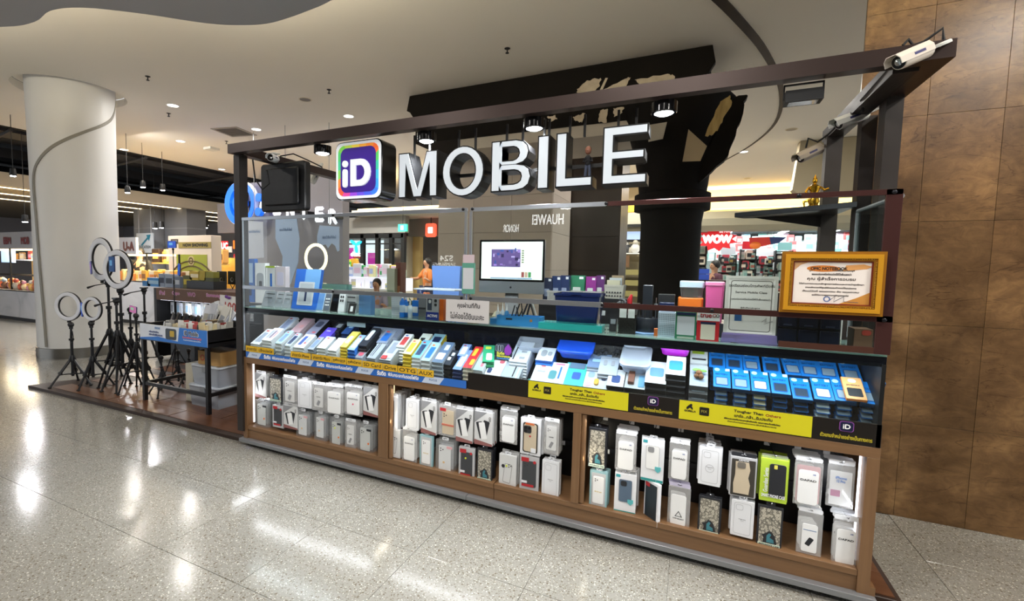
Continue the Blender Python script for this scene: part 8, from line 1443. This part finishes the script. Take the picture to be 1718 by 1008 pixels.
# ---- cream doorway shop (right of telecom shop), grey header
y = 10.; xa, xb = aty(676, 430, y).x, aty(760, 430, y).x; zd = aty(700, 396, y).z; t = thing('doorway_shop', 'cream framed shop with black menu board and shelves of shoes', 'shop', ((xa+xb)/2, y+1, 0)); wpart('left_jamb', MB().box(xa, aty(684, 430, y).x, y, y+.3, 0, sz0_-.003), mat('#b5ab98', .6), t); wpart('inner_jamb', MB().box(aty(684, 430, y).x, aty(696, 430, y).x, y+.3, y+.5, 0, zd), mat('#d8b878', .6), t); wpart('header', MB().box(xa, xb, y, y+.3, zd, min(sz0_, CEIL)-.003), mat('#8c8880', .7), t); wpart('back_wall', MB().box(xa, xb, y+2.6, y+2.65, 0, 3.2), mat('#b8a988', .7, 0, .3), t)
p0, p1 = aty(704, 422, y+1.5), aty(736, 399, y+1.5); wpart('menu_board', MB().box(p0.x, p1.x, y+1.5, y+1.55, p0.z, p1.z), mat('#121214', .5), t); wpart('lettering', MB(TR(0, y+1.49, 0)).text('NEW COLLECTION', (p0.x+p1.x)/2, p0.z+(p1.z-p0.z)*.65, .12, (p1.x-p0.x)*.8, bold=.006), mat('#d8d8d8', .5, 0, .8), t)
for k_, z in enumerate((.7, 1.15, 1.6)): wpart('shelf', MB().box(aty(697, 430, y+1.3).x, xb, y+1.3, y+1.6, z-.03, z), WHITE, t); goods('product on the '+['low', 'middle', 'top'][k_]+' shelf of the cream doorway shop', 'product', aty(697, 430, y+1.3).x, xb, y+1.35, z, 12, 41+k_, ['#1c1c20', '#e0622c', '#d8d4c8', '#8c3c2c', '#2c3c6c', '#c89a5c'], .3)
lamp('AREA', ((xa+xb)/2+.5, y+1.2, 3.), 90, (1, .93, .8), 2, size_y=1)
p = aty(722, 386, y-.3); t = thing('square_logo_sign', 'small rounded orange-red lit square sign hanging before the cream doorway shop', 'sign', (p.x, y-.3, p.z)); part('lit_box', MB().prism(rrect(-.17, .17, -.2, .2, .06, 3), 0, .08), mat('#f0583c', .4, 0, 1.5), t); part('white_mark', MB().prism(rrect(-.08, .08, -.09, .09, .02, 2), -.006, 0), mat('#fff0f0', .4, 0, 2), t); part('hanger', MB().box(-.01, .01, .03, .05, .2, CEIL-p.z), BLACK, t)
p = aty(675, 382, 8.5); t = thing('exit_lamp', 'small green lit exit lamp under the ceiling between the shops', 'exit sign', (p.x, 8.5, p.z)); part('lit_box', MB().box(-.14, .14, 0, .06, -.1, .1), mat('#3cc89a', .4, 0, 1.6), t); part('running_mark', MB().box(-.06, .04, -.004, 0, -.06, .06), WHITE, t); part('hanger', MB().box(-.005, .005, .02, .03, .1, CEIL-p.z), BLACK, t)
# ---- back right: plaster bulkhead with cove, WOW shop
y = 14.6; xa, xb = aty(1060, 360, y).x-3, 9.; zb_ = aty(1260, 386, y).z; zg = aty(1260, 350, y).z
def cprof(P, x0, x1, m_): return struct
m = MB(Matrix(((0, 1, 0, 0), (1, 0, 0, 0), (0, 0, 1, 0), (0, 0, 0, 1)))); m.prism([(y, zb_), (y+.4, zb_), (y+.4, zg), (y+.05, zg), (y-.25, zg-.08), (y-.3, zg-.3), (y-.2, zb_+.15)], xa, xb); struct('ceiling', m, mat('#b5ac98', .8)); struct('wall_back', MB().box(xa, xb, y+.4, y+.6, zb_, CEIL), mat('#c2b28c', .8))
solo('cove_lamp', 'warm lamp strip glowing along the back bulkhead above the toy shop', 'lamp strip', MB().box(xa+.5, xb-.5, y+.02, y+.06, zg+.01, zg+.04), mat('#ffd890', .5, 0, 4)); lamp('AREA', (2.5, y-.1, zg+.12), 160, (1, .76, .36), 6, rot=(PI*.72, 0, 0), size_y=.1)
# plaster fin right of the bulkhead
struct('wall_right', MB().prism([(aty(1340, 290, 9).x, CEIL-.005), (aty(1330, 310, 9).x, aty(1330, 318, 9).z), (aty(1345, 330, 9).x, aty(1345, 330, 9).z), (aty(1480, 330, 9).x+2, aty(1480, 330, 9).z), (aty(1480, 300, 9).x+2, CEIL-.005)], 9, 9.3), mat('#a89c80', .8))
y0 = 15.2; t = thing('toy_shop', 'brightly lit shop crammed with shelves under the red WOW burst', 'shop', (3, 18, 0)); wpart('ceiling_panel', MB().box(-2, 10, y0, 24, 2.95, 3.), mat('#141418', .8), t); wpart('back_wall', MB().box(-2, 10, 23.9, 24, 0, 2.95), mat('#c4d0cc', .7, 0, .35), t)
LN = mat('#f8fbff', .5, 0, 12); k_ = 0
for x, ys in ((1.2, (15.8, 17.0, 18.4, 20, 21.8)), (2.9, (15.8, 16.8, 18, 19.4, 21, 22.6)), (4.3, (15.8, 17, 18.4, 20)), (-.2, (16, 18, 20))):
    for yy in ys: t2 = solo('shop_tube_lamp', 'white tube lamp in the rows under the toy shop ceiling', 'lamp', MB().box(x-.06, x+.06, yy, yy+.8, 2.9, 2.945), LN, group='tube lamps of the toy shop'); t2['label'] = 'white tube lamp under the toy shop ceiling, '+ordn(k_)+' counted row by row'; k_ += 1
lamp('AREA', (2.5, 17.5, 2.88), 420, (.95, .98, 1), 5, size_y=4)
MIX = ['#d8dcdc', '#2a2c30', '#c8404c', '#a8c4bc', '#e8e0d0', '#4a5258', '#88b4ac', '#1c1e22', '#c8b060', '#9c5a4c', '#e4ecec', '#34383c']
for row_ in range(3):
    zr_ = 1.9+.33*row_; wpart('wall_shelf', MB().box(.2, 5.2, 18+.4*row_, 18.4+.4*row_, zr_-.03, zr_), WHITE, t); goods('boxed toy on '+['low', 'middle', 'high'][row_]+' back wall board of the toy shop', 'toy box', .3, 5.1, 18.02+.4*row_, zr_, 20, 90+row_, ['#cfe0da', '#9cc8c0', '#e8e4dc', '#7fb0a8', '#d8d0e0', '#c85a5a', '#b8d8e8'], .36)
for bx_, (u0, u1, y2, vt) in enumerate([(1168, 1185, 15.5, 408), (1206, 1236, 15.9, 427), (1241, 1268, 15.6, 418), (1268, 1300, 16.2, 429), (1300, 1330, 15.8, 420)]):
    a = aty(u0, 440, y2).x; b = aty(u1, 440, y2).x; z1 = aty((u0+u1)/2, vt, y2).z; t2 = thing('goods_shelf', 'tall black framed shelf of mixed goods in the toy shop, '+ORD[bx_]+' from the left', 'shelf', ((a+b)/2, y2+.2, 0)); wpart('back_panel', MB().box(a, b, y2+.35, y2+.38, 0, z1), mat('#5f6a68', .7), t2)
    for x in (a, b-.03): wpart('upright', MB().box(x, x+.03, y2, y2+.38, 0, z1), BLACK, t2)
    nz = 6
    for q in range(nz): z = .25+(z1-.25)*q/nz; wpart('shelf_board', MB().box(a, b, y2, y2+.35, z-.03, z), BLACK, t2); goods('toy, '+ORD[q]+' board, toy shop shelf '+['farthest left', 'under blue plate', 'under pale plate', 'under red plate', 'farthest right'][bx_], 'product', a+.05, b-.05, y2+.02, z, 7, 60+bx_*7+q, MIX, .26)
    wpart('sign_plate', MB().box(a+.05, b-.05, y2-.01, y2, z1, z1+.26), mat(['#9cc4c4', '#c8d4dc', '#c82838', '#d8d8dc', '#8cc0c0'][bx_], .5, 0, .6), t2)
p = aty(1203, 401, 14.9); t = thing('burst_sign', 'red starburst sign reading WOW in white letters', 'sign', (p.x, 14.9, p.z)); Rr = .5; P = []
for i in range(22): a_ = 2*PI*i/22; r1 = Rr*(1. if i % 2 else .72); P.append((r1*1.18*math.cos(a_), r1*.8*math.sin(a_)))
part('burst_panel', MB().prism(P, 0, .06), mat('#c81420', .4, 0, .8), t); WW = mat('#ffffff', .4, 0, 2.2)
part('lettering', MB(TR(0, -.01, 0)).text('WOW', 0, .0, .24, .8, bold=.025), WW, t); part('lettering', MB(TR(0, -.01, 0)).text('BE PIN', .2, .24, .07, .28, bold=.008), mat('#f0c8cc', .4, 0, 1), t); part('lettering', MB(TR(0, -.01, 0)).text('ed', -.62, -.05, .2, .26, bold=.025), WW, t); part('hanger', MB().box(-.01, .01, .02, .04, .4, CEIL-p.z if False else zb_-p.z+.02), BLACK, t)
p = aty(1287, 409, 15.3); t = thing('kite_decoration', 'red and blue pointed kite decoration hanging in the toy shop', 'decoration', (p.x, 15.3, p.z)); part('red_wing', MB().prism([(-.5, .2), (.05, .22), (.1, -.02), (-.2, -.1), (-.46, -.05)], 0, .04), mat('#c8342c', .5, 0, .4), t); part('blue_wing', MB().prism([(.05, .22), (.5, .2), (.3, .02), (.1, -.02)], 0, .04), mat('#2a3a6c', .5, 0, .3), t); part('orange_face', MB().ball((-.32, -.02, -.05), .13, 12, 8, 1.2, .4, .9), mat('#e0702c', .5, 0, .4), t, True); part('string', MB().box(-.005, .005, .01, .02, .28, zb_-p.z+.02), BLACK, t)
person('person with short black hair in a maroon shirt before the toy shop', 1200, 437, 9.5, mat('#4c2434', .8), mat('#22242c', .8), rz=-1.0)
t = thing('counter_desk', 'dark desk with blue crates standing before the toy shop', 'desk', (aty(1200, 475, 8).x, 8.1, 0)); wpart('desk_body', MB().box(aty(1160, 475, 8).x, aty(1300, 475, 8).x, 8, 8.5, 0, aty(1200, 470, 8).z), mat('#1c1613', .5), t)
for i in range(2): ybox('blue_crate', ['lower', 'upper'][i]+' blue crate on the dark desk in front of the toy shop', 'x' and 1169, 469-9*(i+1)+0, 1190, 469-9*i, 8.05, .3, '#3a58c0', 'crate', z0=aty(1200, 470, 8).z+.12*i)
# narrow view between the dark pillar and the black column
y = 11.5; a, b = aty(1036, 400, y).x, aty(1078, 400, y).x; t = thing('niche_shop', 'narrow strip of a lit shop seen between the dark pillar and the black column', 'shop', ((a+b)/2, y+.4, 0)); wpart('back_wall', MB().box(a-.6, b+.6, y+.6, y+.65, 0, CEIL-.01), mat('#a89a7c', .7), t)
zz = lambda v: aty(1056, v, y).z
wpart('yellow_cove', MB().box(a-.6, b+.6, y+.5, y+.6, zz(352), zz(341)), mat('#e8b83c', .6, 0, 1.1), t); wpart('white_header', MB().box(a-.6, b+.6, y+.4, y+.6, zz(376), zz(354)), mat('#c4bfb2', .7), t)
for v in (378, 404): wpart('dark_bar', MB().box(a-.6, b+.6, y+.2, y+.3, zz(v+1), zz(v-3)), BLACK, t)
wpart('blue_window', MB().box(a-.6, b+.6, y+.55, y+.6, zz(401), zz(386)), mat('#a8bce8', .5, 0, .8), t); goods('cap hanging in the narrow strip shop', 'cap', a, b, y+.2, zz(424), 5, 91, ['#e8e4e0', '#3a3a40', '#c8c0b4'], .26, shape='ball', name='cap'); wpart('brown_panel', MB().box(a-.2, (a+b)/2, y+.1, y+.15, zz(448), zz(428)), mat('#6c4c30', .6), t); wpart('shelf', MB().box(a-.4, b+.4, y+.1, y+.5, zz(424)-.03, zz(424)), WHITE, t)
for v in (452, 470, 488): wpart('yellow_crate_row', MB().box(a-.4, b+.4, y, y+.4, zz(v+9), zz(v)), mat('#8f8450', .6), t)
lamp('AREA', ((a+b)/2, y-.3, 3.6), 25, (1, .9, .75), .8)
# ---- shop signs across the aisle behind the camera (seen mirrored in the screen glass)
MY_ = -7.
def mirror_sign(lab, s_, u, v, hpx, wpx, es=9, bar=False):
    p = aty(u, v, -MY_); h_ = hpx*abs(aty(u, v+1, -MY_).z-p.z); w_ = abs(aty(u+wpx/2, v, -MY_).x-aty(u-wpx/2, v, -MY_).x); t = thing('shop_sign', lab, 'sign', (p.x, MY_, p.z), rz=PI)
    part('lit_lettering', MB().text(s_, 0, 0, h_, w_, bold=h_*.015), mat('#ffffff', .5, 0, es), t); part('backing_bar', MB().box(-w_/2, w_/2, .01, .05, -h_*.3, h_*.3), mat('#2a2a2e', .7), t); return t, h_, w_
mirror_sign('white lit shop sign with six letters across the aisle', 'HUAWEI', 919, 368, 17, 52, 14); t, h_, w_ = mirror_sign('white lit shop sign with five letters across the aisle', 'HONOR', 857, 383, 13, 26, 12); mirror_sign('white lit model number sign across the aisle', 'S24', 749, 433, 9, 22, 10); mirror_sign('small lit text strip under the model number sign', 'SAMSUNG', 745, 443, 5, 38, 10)
p = aty(947, 352, -MY_); t = thing('petal_emblem', 'white lit fan of petals beside the six letter sign across the aisle', 'sign', (p.x, MY_, p.z), rz=PI); m = MB()
for i in range(5): m.prism(ell(0, .22, .045, .2, 12), 0, .02, X=Matrix.Rotation(-1.1+.5*i, 4, 'Y'))
part('petals', m, mat('#ffffff', .5, 0, 14), t)
t = thing('shop_facade', 'dark facade board behind the lit signs across the aisle', 'facade', (-3, MY_-.3, 0)); wpart('board', MB().box(-11, 7, MY_-.3, MY_-.25, 0, 3.8), mat('#4f4a44', .8), t)  # out of view; kept wide and dark so the glass reflections stay dim
